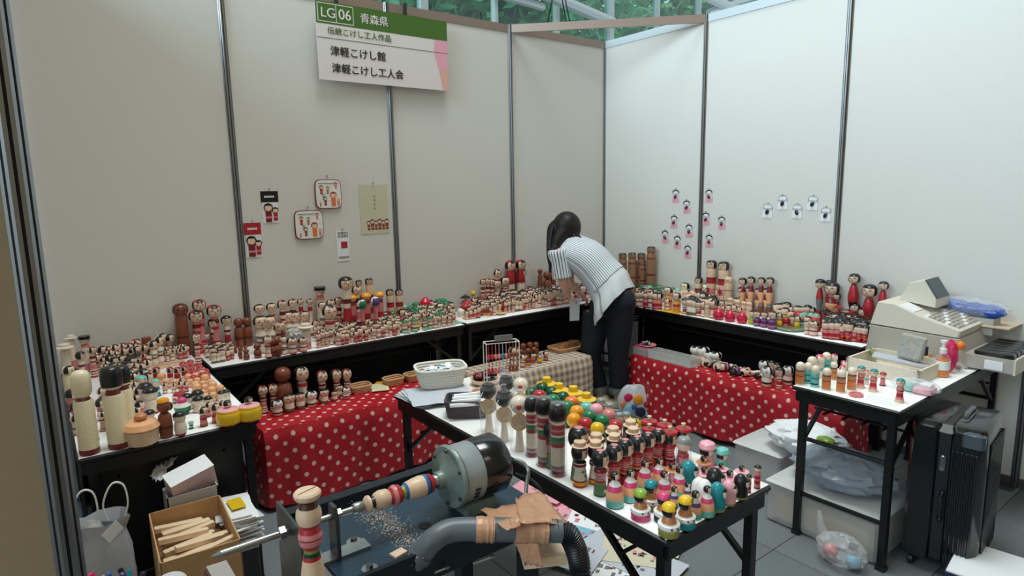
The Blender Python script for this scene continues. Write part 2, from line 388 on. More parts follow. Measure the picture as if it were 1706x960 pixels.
for lab, a, b, m in (('hanging keychain card with black header on the back wall', (433, 319), (466, 371), 'black'), ('hanging keychain card with red header on the back wall', (405, 372), (438, 428), 'red')):
    t, w, h = poster('keychain_card', lab, a, b, group='keychain cards on the back wall')
    MB().box(0, w, -.002, 0, h*.66, h, m).build('header', t); MB().box(w*.05, w*.97, -.001, 0, 0, h*.68, 'paper').build('card_back', t)
    mb = MB(); figure(mb, w*.38, h*.03, h*.6, 'dred', 'black'); figure(mb, w*.78, h*.08, h*.42, 'red', 'black'); mb.build('figure_print', t)
    mb = MB(); [mb.box(w*(.2+.12*k), w*(.29+.12*k), -.003, -.002, h*.8, h*.86, 'white') for k in range(5)]; mb.build('header_print', t)
    pin(t, w*.5, h*1.06)
for lab, a, b in (('square white pouch printed with red haired dolls, upper of two', (523, 299), (568, 347)), ('square white pouch printed with red haired dolls, lower of two', (489, 351), (538, 397))):
    t, w, h = poster('printed_pouch', lab, a, b, 'pouch', 'printed pouches on the back wall')
    mb = MB(); ring = []
    for k in range(24):
        an = 2*math.pi*k/24; ring.append((w/2+w*.52*math.copysign(abs(math.cos(an))**.35, math.cos(an)), h/2+h*.5*math.copysign(abs(math.sin(an))**.35, math.sin(an))))
    mb.loft([[Vector((x, y, z)) for x, z in ring] for y in (-.010, 0)], 'dred'); mb.build('piping', t)
    mb = MB(); mb.loft([[Vector((w/2+(x-w/2)*.95, y, h/2+(z-h/2)*.95)) for x, z in ring] for y in (-.013, -.009)], 'white'); mb.build('pouch_face', t)
    mb = MB(); rnd = random.Random(3)
    for fx, fz, fs, c1, c2 in ((.68, .08, .5, 'orange', 'red'), (.36, .12, .3, 'brown', 'green'), (.22, .5, .3, 'red', 'dred'), (.47, .5, .26, 'olive', 'black'), (.88, .1, .26, 'rose', 'yellow'), (.8, .68, .22, 'rose', 'red'), (.16, .08, .14, 'magenta', 'red'), (.3, .3, .2, 'green', 'black')):
        figure(mb, w*fx, h*fz, h*fs, c1, c2, -.0135)
    mb.build('doll_print', t); MB().box(w*.1, w*.9, -.015, -.0135, h*.86, h*.875, 'gray').build('zip', t); pin(t, w*.5, h*1.1)
t, w, h = poster('illustrated_sheet', 'cream sheet with a row of six small printed dolls on back wall', (597, 308), (648, 388), 'sheet')
mat('sheet_beige', (208, 201, 176), .7); MB().box(0, w, -.0012, 0, 0, h, 'sheet_beige').build('sheet', t); mb = MB()
for k in range(6): figure(mb, w*(.28+.13*k), h*.08, h*(.19+.03*(k % 2)), 'brown', 'dbrown', -.0013)
mb.build('doll_print', t); mb = MB(); [mb.box(w*.49, w*.54, -.002, -.001, h*(.74-.08*k), h*(.78-.08*k), 'olive') for k in range(4)]; mb.build('writing', t); pin(t, w*.5, h*1.03)
t, w, h = poster('price_card', 'narrow white card with a small red square on back wall', (559, 385), (583, 434))
MB().box(0, w, -.0012, 0, 0, h, 'paper').build('card', t); MB().box(w*.35, w*.85, -.002, 0, h*.42, h*.64, 'red').build('red_square', t)
mb = MB(); [mb.box(w*(.12+.12*k), w*(.2+.12*k), -.002, -.001, zz*h, (zz+.08)*h, 'soft_ink') for k in range(7) for zz in (.08, .78, .88)]; mb.build('writing', t); pin(t, w*.5, h*1.04)
def badge(px, py, wpx, hpx, lab, grp, red, seed):
    c = onx(px, py, 0); k = (c-EYE).dot(cf)/F; w = wpx*k*1.35; h = hpx*k; rnd = random.Random(seed)
    t = thing('keychain_packet', lab, 'keychain', (-.003, c.y, c.z-h/2), 0, grp); rot = rnd.uniform(-.06, .06)
    t.rotation_euler = (rot, 0, 0)
    M = Matrix.Rotation(-math.pi/2, 4, 'Z')
    mb = MB().box(-w/2, w/2, -.001, 0, 0, h*.82, 'clear_bag', M); mb.build('plastic_sleeve', t)
    MB().box(-w/2, w/2, -.0025, 0, 0, h*.3 if red else h*.45, 'lpink' if red else 'paper', M).build('card', t)
    MB().box(-w/2, w/2, -.0025, 0, h*.62, h*.82, 'paper', M).build('header', t)
    if red: MB().loft([[M @ Vector((w*.5*math.cos(a)*k, y, h*.66+h*.2*math.sin(a)*k)) for a, k in [(math.pi*j/8, 1) for j in range(9)]+[(math.pi*(8-j)/8, .68) for j in range(9)]] for y in (-.0032, -.0026)], 'black').build('hair_arch_print', t)
    MB().tube([M @ Vector(p) for p in ((-w*.42, -.004, h*.6), (-w*.42, -.004, h*.8), (-w*.25, -.004, h*.88), (w*.25, -.004, h*.88), (w*.42, -.004, h*.8), (w*.42, -.004, h*.6))], .0013, 'gray', 5).build('ring', t)
    MB().ball((0, 0, 0), w*.17, 'dred' if red else 'black', 8, 6, 1.5, Matrix.Translation((-.008, 0, h*.38)) @ Matrix.Rotation(rnd.uniform(-.6, .6), 4, 'X')).build('charm', t)
    MB().tube([(0, 0, h*.95), (-.01, 0, h*.97)], .003, 'steel', 5).build('pin', t)
W1 = ('top of the left cluster', 'second highest of the left cluster, beside the pole', 'at mid-height left in the left cluster', 'at mid-height right in the left cluster', 'far left in the left cluster', 'bottom middle of the left cluster', 'lowest of the left cluster near the pole',
      'highest just right of the pole', 'second highest just right of the pole', 'furthest right of the red ones', 'lowest just right of the pole')
for k, (px, py) in enumerate([(1126, 325), (1145, 343), (1123, 368), (1149, 383), (1109, 393), (1129, 402), (1146, 418), (1182, 325), (1177, 363), (1203, 370), (1182, 400)]):
    badge(px, py, 10.5, 23, 'pink keychain packet on right wall, '+W1[k], 'pink keychain packets on the right wall', True, k)
for k, (px, py) in enumerate([(1279, 350), (1305, 336), (1328, 351), (1354, 337), (1376, 356)]):
    badge(px, py, 13, 26, 'white keychain packet on right wall, '+('leftmost of five', 'second from left of five', 'middle one of five', 'fourth from left of five', 'rightmost of five')[k], 'white keychain packets on the right wall', False, 20+k)

# ================================================================== TABLES
def table(lab, x0, x1, y0, y1, h, along='y', lowbar=False, shelf=True, group='folding display tables', inset=.04, dark_panels=0):
    t = thing('folding_table', lab, 'table', (0, 0, 0), 0, group)
    MB().cbox(x0, x1, y0, y1, h-.022, h-.0012, 'laminate_edge', .006).build('table_edge', t)
    MB().cbox(x0+.006, x1-.006, y0+.006, y1-.006, h-.004, h, 'white_top', .0018).build('table_top', t)
    mb = MB()
    for a, b in (((x0+.02, y0+.02), (x1-.02, y0+.02)), ((x0+.02, y1-.02), (x1-.02, y1-.02)), ((x0+.02, y0+.02), (x0+.02, y1-.02)), ((x1-.02, y0+.02), (x1-.02, y1-.02))):
        mb.bar((*a, h-.045), (*b, h-.045), .02, .045, 'black_steel')
    mb.build('apron', t)
    lx = (x0+inset, x1-inset); ly = (y0+inset, y1-inset)
    for x in lx:
        for y in ly:
            MB().bar((x, y, .0), (x, y, h-.03), .028, .028, 'black_steel').box(x-.018, x+.018, y-.018, y+.018, 0, .02, 'hose').build('leg', t)
    if along == 'y':
        ends = [((lx[0], y), (lx[1], y), (0, s)) for y, s in ((ly[0], 1), (ly[1], -1))]
    else:
        ends = [((x, ly[0]), (x, ly[1]), (s, 0)) for x, s in ((lx[0], 1), (lx[1], -1))]
    for a, b, dv in ends:
        for z in ((.2,) if not lowbar else (.2, .46)):
            MB().tube([(*a, z), (*b, z)], .010, 'black_steel', 8).build('cross_bar', t)
        for p in (a, b):
            MB().bar((p[0], p[1], h-.26), (p[0]+dv[0]*.26, p[1]+dv[1]*.26, h-.05), .016, .016, 'black_steel').build('brace', t)
    if dark_panels:  # black panels added to deepen the shade under the tables
        if along == 'x': MB().box(x0+.05, x1-.05, y1-.012, y1-.008, .02, h-.06, 'hose').build('added_dark_panel', t)
        else:
            q = x1-.012 if dark_panels == 1 else x0+.008
            MB().box(q, q+.004, y0+.05, y1-.05, .02, h-.06, 'hose').build('added_dark_panel', t)
            if dark_panels == 2: MB().box(x0+.05, x1-.05, y0+.10, y0+.104, .04, h-.06, 'hose').build('added_dark_sheet', t)  # extra dark sheet added inside the front to blacken the gap below
    if shelf:
        n = 4
        for k in range(n):
            u = (k+.5)/n
            if along == 'y': p, q = (x0+.06+u*(x1-x0-.12), y0+.1, h-.13), (x0+.06+u*(x1-x0-.12), y1-.1, h-.13)
            else: p, q = (x0+.1, y0+.06+u*(y1-y0-.12), h-.13), (x1-.1, y0+.06+u*(y1-y0-.12), h-.13)
            MB().tube([p, q], .006, 'black_steel', 6).build('shelf_rod', t)
        for s in (.12, .88):
            if along == 'y': y = y0+s*(y1-y0); MB().tube([(x0+.03, y, h-.13), (x1-.03, y, h-.13)], .006, 'black_steel', 6).build('shelf_rod', t)
            else: x = x0+s*(x1-x0); MB().tube([(x, y0+.03, h-.13), (x, y1-.03, h-.13)], .006, 'black_steel', 6).build('shelf_rod', t)
    return t
TZ = .7
table('long white topped table against the back wall, left half', -3.271, -1.722, -.4325, -.022, TZ, 'x', dark_panels=1)
table('long white topped table against the back wall, right half near the corner', -1.714, -.17, -.4325, -.022, .705, 'x', dark_panels=1)
table('white topped table along the right wall crowded with dolls', -.435, -.022, -2.36, -.4425, TZ, 'y', dark_panels=1)
table('white topped table carrying the cash register', -1.335, -.03, -2.895, -2.455, TZ, 'x', True)
table('white topped display table in the middle foreground', -2.744, -2.262, -2.906, -1.414, TZ, 'y')
table('white topped table at the left wall under many dolls', -3.885, -3.289, -1.345, -.03, TZ, 'y', dark_panels=2)

# ------------------------------------------------------------------ cloth covered low benches
def cloth_bench(lab, along, x0, x1, y0, y1, h, m, seed, fa=.012, hem=.02, name='cloth_bench'):
    """top at h; drapes over the front (-y for 'x', -x for 'y') and over both ends"""
    t = thing(name, lab, 'bench', (0, 0, 0)); rnd = random.Random(seed)
    MB().box(x0+.02, x1-.02, y0+.02, y1-.02, h-.03, h-.004, 'cardboard').build('board', t)
    for x in (x0+.06, x1-.06):
        for y in (y0+.06, y1-.06): MB().bar((x, y, 0), (x, y, h-.03), .03, .03, 'black_steel').build('leg', t)
    ph = [rnd.uniform(0, 6.28) for _ in range(6)]
    # path around three sides, rounded
    if along == 'x': path = [(x0, y1), (x0, y0), (x1, y0), (x1, y1)]
    else: path = [(x1, y0), (x0, y0), (x0, y1), (x1, y1)][::1]
    pts = []; acc = 0
    for i in range(3):
        a = Vector(path[i]); b = Vector(path[i+1]); L = (b-a).length; n = max(2, int(L/.02))
        for k in range(n): pts.append((a.lerp(b, k/n), acc+L*k/n, i))
        acc += L
    pts.append((Vector(path[3]), acc, 2)); cx, cy = (x0+x1)/2, (y0+y1)/2
    rows = 18; mb = MB(); uv = []
    V = []; 
    for r in range(rows+1):
        f = r/rows; z0_ = h+.002-(h-hem)*f
        for p, s, i in pts:
            d = Vector((0, 0)); 
            if i == 1: d = Vector((0, -1)) if along == 'x' else Vector((-1, 0))
            elif i == 0: d = Vector((-1, 0)) if along == 'x' else Vector((0, -1))
            else: d = Vector((1, 0)) if along == 'x' else Vector((0, 1))
            w = (math.sin(s*13+ph[0])+.6*math.sin(s*29+ph[1]+f*1.5)+.4*math.sin(s*47+ph[2]))*fa*(f**.8)*1.25 + .018*min(1, f*8)+fa*1.2*f
            z = z0_ + (math.sin(s*5+ph[3])*.012+math.sin(s*17+ph[4])*.006)*f
            q = p + d*w; V.append((q.x, q.y, max(.006, z))); uv.append((s, z0_))
    n = len(pts); Fs = [(r*n+j, (r+1)*n+j, (r+1)*n+j+1, r*n+j+1) for r in range(rows) for j in range(n-1)]
    mb.add(V, Fs, m)
    # top grid
    nx = 24; ny = 14; o = len(V); T = [];
    for a in range(nx+1):
        for b in range(ny+1):
            x = x0+(x1-x0)*a/nx; y = y0+(y1-y0)*b/ny; e = min(a, nx-a, b, ny-b)
            T.append((x, y, h+.002+(.0015*math.sin(x*31+y*17) if e else 0))); uv.append((x, y) if along == 'x' else (y, -x))
    mb.add(T, [(a*(ny+1)+b, (a+1)*(ny+1)+b, (a+1)*(ny+1)+b+1, a*(ny+1)+b+1) for a in range(nx) for b in range(ny)], m)
    mb.uv = uv; mb.build('draped_cloth', t, 60); return t
BH = .42
cloth_bench('low bench draped in red polka dot cloth under the back table, left', 'x', -3.13, -1.93, -.76, -.47, BH, 'dot_cloth', 1, .012)
cloth_bench('low bench draped in brown checked cloth beside the woman', 'x', -1.82, -.93, -.79, -.47, BH, 'check_cloth', 2, .010)
cloth_bench('low bench draped in red polka dot cloth under the right wall table', 'y', -.67, -.46, -2.40, -.93, BH-.01, 'dot_cloth', 3, .012)

# ================================================================== LATHE (left foreground)
BZ = .80
bed = thing('woodturning_lathe', 'dark blue steel woodturning lathe with grey motor and plastic pipe, foreground', 'lathe', (0, 0, 0))
mb = MB().box(-3.50, -2.985, -2.70, -2.45, BZ-.012, BZ, 'bed_blue'); mb.box(-3.50, -2.985, -2.712, -2.70, BZ-.07, BZ+.004, 'frame_blue'); mb.build('bed_plate', bed)
MB().bar((-3.50, -2.345, BZ-.02), (-2.90, -2.345, BZ-.02), .035, .045, 'frame_blue').build('frame_tube', bed)
for x in (-3.485, -3.0): MB().bar((x, -2.36, BZ-.035), (x, -2.46, BZ-.035), .03, .03, 'frame_blue').build('frame_tie', bed)
for x, y in ((-3.47, -2.375), (-3.01, -2.375), (-3.47, -2.68), (-3.01, -2.68)): MB().bar((x, y, 0), (x, y, BZ-.03), .04, .04, 'frame_blue').build('leg', bed)
MB().box(-3.46, -3.02, -2.68, -2.39, .18, .20, 'frame_blue').build('lower_shelf', bed)
for px, py, r in ((650, 877, .016), (706, 877, .016)): pass
p = onz(708, 876, BZ); MB().lathe([(.016, .0), (.016, .0012)], 'groove', 16, (p.x, p.y, BZ)).build('bed_hole', bed)
p = onz(622, 862, BZ); MB().lathe([(.004, 0), (.004, .0012)], 'groove', 8, (p.x, p.y, BZ)).build('bed_hole', bed)
AX, AY, AZ = -2.93, -2.603, .895                                         # motor axis, along X
RX = Matrix.Translation((0, AY, AZ)) @ Matrix.Rotation(math.pi/2, 4, 'Y')   # local z -> +X
def xl(mb, prof, m, seg=20, ms=None): return mb.lathe(prof, m, seg, M=RX, ms=ms)
mo = xl(MB(), [(.066, -3.178), (.0715, -3.174), (.0715, -3.118), (.070, -3.115)], 'motor_gray', 32).build('motor_body', bed)
xl(MB(), [(.072, -3.122), (.0735, -3.120), (.0735, -3.052), (.066, -3.042), (.04, -3.038)], 'case_black', 32).build('motor_end_band', mo)
xl(MB(), [(.074, -3.190), (.077, -3.186), (.077, -3.180), (.072, -3.177)], 'motor_plate', 36).build('motor_face_plate', mo)
xl(MB(), [(.019, -3.222), (.021, -3.218), (.021, -3.205), (.034, -3.196), (.064, -3.189)], 'motor_plate', 24).build('motor_hub', mo)
for k in range(3):
    for x in (-3.148, -3.098):
        an = -.25-.17*k; rr = .0725 if x < -3.12 else .0742
        MB().box(-.007, .007, -.0035, .0035, -.002, .0006, 'groove', Matrix.Translation((x, AY-math.cos(an)*rr, AZ+math.sin(an)*rr)) @ Matrix.Rotation(math.pi/2-an, 4, 'X')).build('vent_slot', mo)
MB().box(-3.165, -3.08, AY-.045, AY+.045, BZ, BZ+.028, 'motor_plate').build('motor_foot', bed)
for k in range(6):
    a = math.pi/6+k*math.pi/3; MB().lathe([(.005, 0), (.005, .005)], 'steel_dark', 6, M=Matrix.Translation((-3.194, AY+math.cos(a)*.066, AZ+math.sin(a)*.066)) @ Matrix.Rotation(math.pi/2, 4, 'Y')).build('bolt', mo)
# striped work piece between centres
WX = lambda r, x: (r*.84, -3.405+(x+3.345)*.80)
wp = xl(MB(), [WX(*q) for q in ((.010, -3.345), (.018, -3.34), (.022, -3.335), (.022, -3.328), (.014, -3.325), (.016, -3.315), (.022, -3.31), (.026, -3.295), (.024, -3.275), (.018, -3.268), (.025, -3.262), (.028, -3.25), (.025, -3.237), (.017, -3.23), (.018, -3.222), (.024, -3.215), (.028, -3.19), (.030, -3.17), (.029, -3.16), (.029, -3.15), (.027, -3.145), (.026, -3.135), (.022, -3.13))],
    'wood', 24, ['wood', 'wood', 'wood', 'black', 'black', 'wood', 'wood', 'wood', 'wood', 'red', 'rose', 'red', 'red', 'lime', 'blue', 'wood', 'wood', 'wood', 'blue', 'navy', 'red', 'red']).build('striped_workpiece', bed)
xl(MB(), [(.010, -3.430), (.012, -3.426), (.012, -3.410), (.008, -3.405)], 'steel', 14).build('live_centre', bed)
xl(MB(), [(.013, -3.233), (.016, -3.230), (.016, -3.22), (.018, -3.215)], 'steel', 14).build('chuck', bed)
def thread(x0, x1, r, m, n):
    pr = []; 
    for k in range(n+1):
        x = x0+(x1-x0)*k/n; pr.append((r if k % 2 else r*.86, x))
    return pr
xl(MB(), [(.002, -3.715)]+thread(-3.70, -3.43, .0075, 'steel', 90), 'steel', 10).build('threaded_rod', bed)
xl(MB(), [(.014, -3.588), (.014, -3.576)], 'steel', 6).build('nut', bed); xl(MB(), [(.012, -3.468), (.012, -3.458)], 'steel', 6).build('nut', bed)
# upright bracket plates
MB().box(-3.570, -3.564, -2.68, -2.53, .62, .93, 'steel_dark').build('bracket_plate', bed)
MB().box(-3.566, -3.40, -2.62, -2.58, BZ, BZ+.006, 'steel').build('bracket_foot', bed)
mb = MB().loft([[Vector((x, AY+y, z)) for y, z in ((-.022, BZ), (.022, BZ), (.022, .89), (.014, .92), (-.014, .92), (-.022, .89))] for x in (-3.478, -3.470)], 'steel_dark'); mb.build('tail_stock', bed)
for px, py in ((616, 948), (522, 925), (590, 903)):
    p = onz(px, py, BZ); b = MB().lathe([(.017, 0), (.017, .002)], 'steel', 18, (p.x, p.y, BZ)).lathe([(.008, .002), (.008, .010)], 'steel_dark', 6, (p.x, p.y, BZ)); b.build('bolt', bed)
tag(MB().box(-.016, .016, -.011, .011, 0, .004, 'wood', Matrix.Translation(onz(664, 923, BZ)) @ Matrix.Rotation(.2, 4, 'Z')).build('wood_chip'), 'small square wood chip lying on the blue lathe bed', 'wood chip')
mb = MB(); rnd = random.Random(5)
for k in range(900):
    u = rnd.random(); cx_ = 610+90*u+rnd.gauss(0, 16); cy_ = 862+50*u+rnd.gauss(0, 9)-18*(1-u)
    p = onz(cx_, cy_, BZ); s_ = rnd.uniform(.0006, .0016)
    mb.add([(p.x-s_, p.y, BZ+.0004), (p.x, p.y-s_, BZ+.0004), (p.x+s_, p.y, BZ+.0008), (p.x, p.y+s_, BZ+.0004)], [(0, 1, 2, 3)], 'wood')
tag(mb.build('sawdust'), 'pale sawdust scattered on the blue lathe bed', 'sawdust', kind='stuff')
# grey dust pipe, hose, tape
def P3(px, py, y): return ony(px, py, y)
pz = -2.78
A_ = [onz(600, 1040, .64), onz(722, 900, .82), onz(752, 884, .83), onz(800, 882, .83), onz(935, 885, .81)]
pp = MB().tube([A_[0]]+bez([A_[0].lerp(A_[1], .82), A_[1], A_[2], A_[3]], 7)+[A_[4]], .026, 'pipe', 20).build('dust_pipe', bed)
d_ = (A_[1]-A_[0]).normalized(); MB().tube([A_[1]-d_*.05, A_[1]-d_*.036], .029, 'pipe', 20).build('pipe_collar', pp)
HP = [A_[4]-(A_[4]-A_[3])*.5, A_[4], onz(955, 905, .78), onz(966, 945, .72), onz(966, 1000, .66)]
hp = bez([Vector(p) for p in HP], 18); MB().tube(hp, [.0255 if k % 2 else .0215 for k in range(len(hp))], 'hose', 18).build('corrugated_hose', bed)
def wrap(P, r, m='tape', name='tape_wrap'):
    mb = MB(); pts = bez([Vector(p) for p in P], 6); rnd = random.Random(len(P)); mb.tube(pts, [r+rnd.uniform(0, .0025) for _ in pts], m, 14); return mb.build(name, bed, 25)
wrap([A_[3]-(A_[3]-A_[2])*.15, A_[3]+(A_[4]-A_[3])*.07, A_[3]+(A_[4]-A_[3])*.16], .0275)
wrap([A_[3]+(A_[4]-A_[3])*.42, A_[3]+(A_[4]-A_[3])*.6, A_[3]+(A_[4]-A_[3])*.82], .029)
# crumpled brown paper patch
def patch(pts, zz, name, m, lab=None, parent=None, seed=0, amp=.006):
    rnd = random.Random(seed); Q = [onz(px, py, z) for (px, py), z in zip(pts, zz)]; n = 9; mb = MB(); V = []
    for a in range(n+1):
        for b in range(n+1):
            u, v = a/n, b/n; p = (Q[0]*(1-u)+Q[1]*u)*(1-v)+(Q[3]*(1-u)+Q[2]*u)*v
            V.append(p+Vector((rnd.gauss(0, amp*.4), rnd.gauss(0, amp*.4), rnd.gauss(0, amp))))
    mb.add(V, [(a*(n+1)+b, (a+1)*(n+1)+b, (a+1)*(n+1)+b+1, a*(n+1)+b+1) for a in range(n) for b in range(n)], m)
    o = mb.build(name, parent, 20); md = o.modifiers.new('Solidify', 'SOLIDIFY'); md.thickness = .0012; return o
patch([(858, 830), (900, 818), (945, 872), (868, 872)], [.83, .82, .83, .86], 'brown_tape_sheet', 'tape', parent=bed, seed=2, amp=.002)
patch([(800, 850), (880, 838), (870, 876), (845, 884)], [.835, .83, .85, .86], 'brown_tape_sheet', 'tape', parent=bed, seed=4, amp=.002)
patch([(857, 905), (897, 905), (905, 945), (875, 940)], [.80, .80, .75, .75], 'brown_tape_sheet', 'tape', parent=bed, seed=3, amp=.002)
MB().box(-.05, .05, -.03, .03, -.012, .012, 'raw_wood', Matrix.Translation(onz(905, 925, .735)) @ Matrix.Rotation(-.5, 4, 'Z')).build('wood_block', bed)
# bent pin on the motor side and cable
q = [onz(858, 766, .86), onz(872, 772, .86), onz(880, 785, .86), onz(878, 800, .84), onz(876, 822, .81)]
MB().tube(bez(q, 5), .005, 'steel', 8).build('bent_handle', bed)
MB().tube(bez([onz(858, 790, .84), onz(885, 800, .83), onz(900, 815, .81), onz(912, 838, .77)], 6), .004, 'hose', 6).build('cable', bed)
for px, py, L_ in ((745, 950, 30), (820, 932, 32)):
    a = onz(px-L_, py+8, .74); b = onz(px, py-4, .75); MB().tube([a, b], .003, 'steel', 6).lathe([(.006, 0), (.006, .004)], 'steel', 8, tuple(b)).build('thumb_screw', bed)
# the striped doll standing on the front of the bed
sd = thing('striped_wooden_doll', 'tall freshly turned wooden doll with red and dark stripes standing before the lathe bracket', 'doll', (0, 0, 0))
p = onz(526, 1015, BZ); th = topz(p, 818)-BZ; pr = [(0, 0), (.036, 0), (.040, .03), (.040, .07), (.035, .13), (.034, .17), (.040, .19), (.042, .25), (.036, .36), (.030, .44), (.028, .47), (.024, .50), (.026, .53), (.036, .57), (.040, .62), (.040, .63), (.036, .67), (.030, .71), (.036, .74), (.042, .79), (.040, .84), (.032, .87), (.028, .92), (.038, .94), (.044, .96), (.044, .985), (.038, 1)]
ms = ['wood', 'wood', 'navy', 'red', 'wood', 'wood', 'navy', 'wood', 'wood', 'red', 'dgreen', 'olive', 'red', 'rose', 'dred', 'rose', 'red', 'red', 'wood', 'wood', 'wood', 'dbrown', 'dbrown', 'wood', 'wood', 'wood']
sd.location = (p.x, p.y, BZ)
MB().lathe([(r*.56, z*th) for r, z in pr], 'wood', 24, ms=ms).build('turned_body', sd); MB().box(-.020, .020, -.0008, .0008, th, th+.0006, 'dbrown', Matrix.Rotation(.3, 4, 'Z')).build('centre_line', sd)

# ================================================================== CARTONS AND BAGS, lower left
def open_box(name, lab, cat, c, w, d, z0_, z1, m, inner, rz=0, t=.004, group=None, flaps=True):
    o = thing(name, lab, cat, (c[0], c[1], z0_), rz, group); h = z1-z0_
    mb = MB().box(-w/2, w/2, -d/2, d/2, 0, t, m)
    mb.box(-w/2, -w/2+t, -d/2, d/2, 0, h, m).box(w/2-t, w/2, -d/2, d/2, 0, h, m).box(-w/2, w/2, -d/2, -d/2+t, 0, h, m).box(-w/2, w/2, d/2-t, d/2, 0, h, m)
    mb.build('carton_walls', o); return o
cb = open_box('cardboard_box', 'open brown cardboard box full of raw wood sticks, lower left', 'box', (-3.605, -1.66), .225, .36, .20, .5, 'cardboard', None, -.05)
MB().box(-.10, .10, -.165, .165, .12, .20, 'cardboard_dark').build('packing_layer', cb)
M_ = Matrix.Rotation(.9, 4, 'X')
for k in range(14):
    rnd = random.Random(k); st = thing('wood_stick', 'raw pale wood stick in the cardboard box, %s from the near end' % ['first', 'second', 'third', 'fourth', 'fifth', 'sixth', 'seventh', 'eighth', 'ninth', 'tenth', 'eleventh', 'twelfth', 'thirteenth', 'fourteenth'][k], 'wood stick', (0, 0, 0), 0, 'raw wood sticks in the cardboard box')
    st.location = (-3.605+rnd.uniform(-.045, .045), -1.80+.022*k, .425+.006*(k % 3)+rnd.uniform(0, .02)); st.rotation_euler = (rnd.uniform(-.1, .1), rnd.uniform(-.05, .14), rnd.uniform(-.15, .15)+.12)
    MB().cbox(-.075, .075, -.011, .011, -.010, .010, 'raw_wood', .002).build('stick', st)
tag(MB().cbox(-3.73, -3.47, -1.86, -1.40, 0, .198, 'cardboard_dark', .004).build('cardboard_carton'), 'closed dark brown carton on the floor under the open box', 'box')
gb = open_box('gray_box', 'grey cardboard box holding papers in front of the left table', 'box', (-3.565, -1.415), .165, .10, .5-.28, .53, 'gray_card', None, 0)
tag(MB().cbox(-3.66, -3.47, -1.47-.0, -1.355, 0, .218, 'cardboard').build('shipping_carton'), 'brown carton on the floor under the grey box', 'box')
sb = thing('white_box', 'white and pink flat box leaning in the grey box', 'box', (-3.56, -1.42, .56), 0); sb.rotation_euler = (.30, -.22, .15)
MB().cbox(-.075, .075, -.03, .045, -.07, .035, 'pink_card', .002).build('box_sides', sb); MB().box(-.076, .076, -.031, .046, .035, .038, 'paper').build('box_lid', sb)
pt = patch([(250, 796), (272, 746), (300, 752), (268, 802)], [.56, .60, .60, .555], 'crumpled_paper', 'paper', seed=9, amp=.006); tag(pt, 'crumpled white paper stuffed beside the white and pink box', 'paper')
st = thing('paper_stack', 'slanting stack of white papers right of the grey box', 'paper stack', (-3.43, -1.46, .30)); rnd = random.Random(4)
MB().cbox(-.06, .05, -.09, .09, -.30, -.002, 'case_black').build('support_box', st)
for k in range(16): 
    MB().box(-.065, .055, -.10, .095, .008*k, .008*k+.005, 'paper' if k % 4 else 'paper_gray', Matrix.Translation((rnd.uniform(-.01, .012), rnd.uniform(-.012, .012), 0)) @ Matrix.Rotation(rnd.uniform(-.2, .2), 4, 'Z')).build('sheet', st)
MB().box(-.02, .03, -.04, .05, .134, .1345, 'yellow').build('yellow_print', st)
# white paper bag with cord handles
bgk = thing('paper_bag', 'crumpled white paper bag with two cord handles under the left table edge', 'bag', (-3.845, -1.50, .0)); bgk.scale = (.8, .9, 1)
V = MB(); rings = []; rnd = random.Random(8)
for z, a, b in ((.2, .10, .05), (.32, .105, .055), (.42, .10, .06), (.50, .085, .05), (.54, .10, .06)):
    rings.append([Vector((math.copysign(abs(math.cos(t))**.6, math.cos(t))*a+rnd.uniform(-.008, .008), math.copysign(abs(math.sin(t))**.6, math.sin(t))*b+rnd.uniform(-.008, .008), z+rnd.uniform(-.01, .01))) for t in [2*math.pi*k/16 for k in range(16)]])
V.loft(rings, 'paper_gray', False).build('bag_wall', bgk, 20)
MB().cbox(-.10, .10, -.06, .06, 0, .2, 'cardboard_dark').build('base_carton', bgk)
for dx in (-.045, .06):
    c0 = Vector((dx, -.01, .53)); MB().tube(bez([c0+Vector(q) for q in ((-.035, 0, 0), (-.045, 0, .06), (-.01, 0, .12), (.03, 0, .11), (.04, 0, .05), (.025, 0, 0))], 6), .0035, 'white', 6).build('handle', bgk)
MB().box(-.03, .035, -.001, .001, -.02, .02, 'paper', Matrix.Translation((.03, -.075, .515)) @ Matrix.Rotation(-.6, 4, 'Y')).build('paper_tag', bgk)
MB().ball((-.03, 0, .50), .04, 'foam', 10, 8, 1.1).build('tissue', bgk)
mk = thing('marker_bag', 'clear bag of colourful capped markers at the lower left edge', 'bag', (-3.74, -1.72, .20))
mb = MB(); rings = []
for z, a in ((0, .06), (.08, .075), (.16, .06), (.2, .07)): rings.append([Vector((math.cos(t)*a*.8+rnd.uniform(-.006, .006), math.sin(t)*a*1.2+rnd.uniform(-.006, .006), z)) for t in [2*math.pi*k/14 for k in range(14)]])
mb.loft(rings, 'clear_bag', False).build('plastic_bag', mk, 20)
MB().cbox(-.05, .05, -.07, .07, -.26, -.002, 'cardboard_dark').build('base_carton', mk)
mk.location = (-3.835, -1.83, .26)
for k in range(26):
    rnd = random.Random(100+k); cc = ['magenta', 'navy', 'teal', 'purple', 'black', 'yellow', 'red', 'blue'][k % 8]
    m = thing('marker_pen', 'capped marker pen with %s cap in the clear bag' % cc, 'pen', (-3.835+rnd.uniform(-.035, .04), -1.83+rnd.uniform(-.06, .06), .28+.17*rnd.random()), 0, 'marker pens in the clear bag')
    m.rotation_euler = (rnd.uniform(-.9, .9), rnd.uniform(-.9, .9), 0); MB().lathe([(.006, 0), (.007, .002), (.007, .06)], 'navy' if k % 2 else 'black', 8).build('barrel', m); MB().lathe([(.0075, .06), (.0075, .085), (.004, .088)], cc, 8).build('cap', m)
pb = thing('clear_plastic_bag', 'crumpled clear plastic bag beside the cardboard box', 'bag', (-3.745, -1.93, .42))
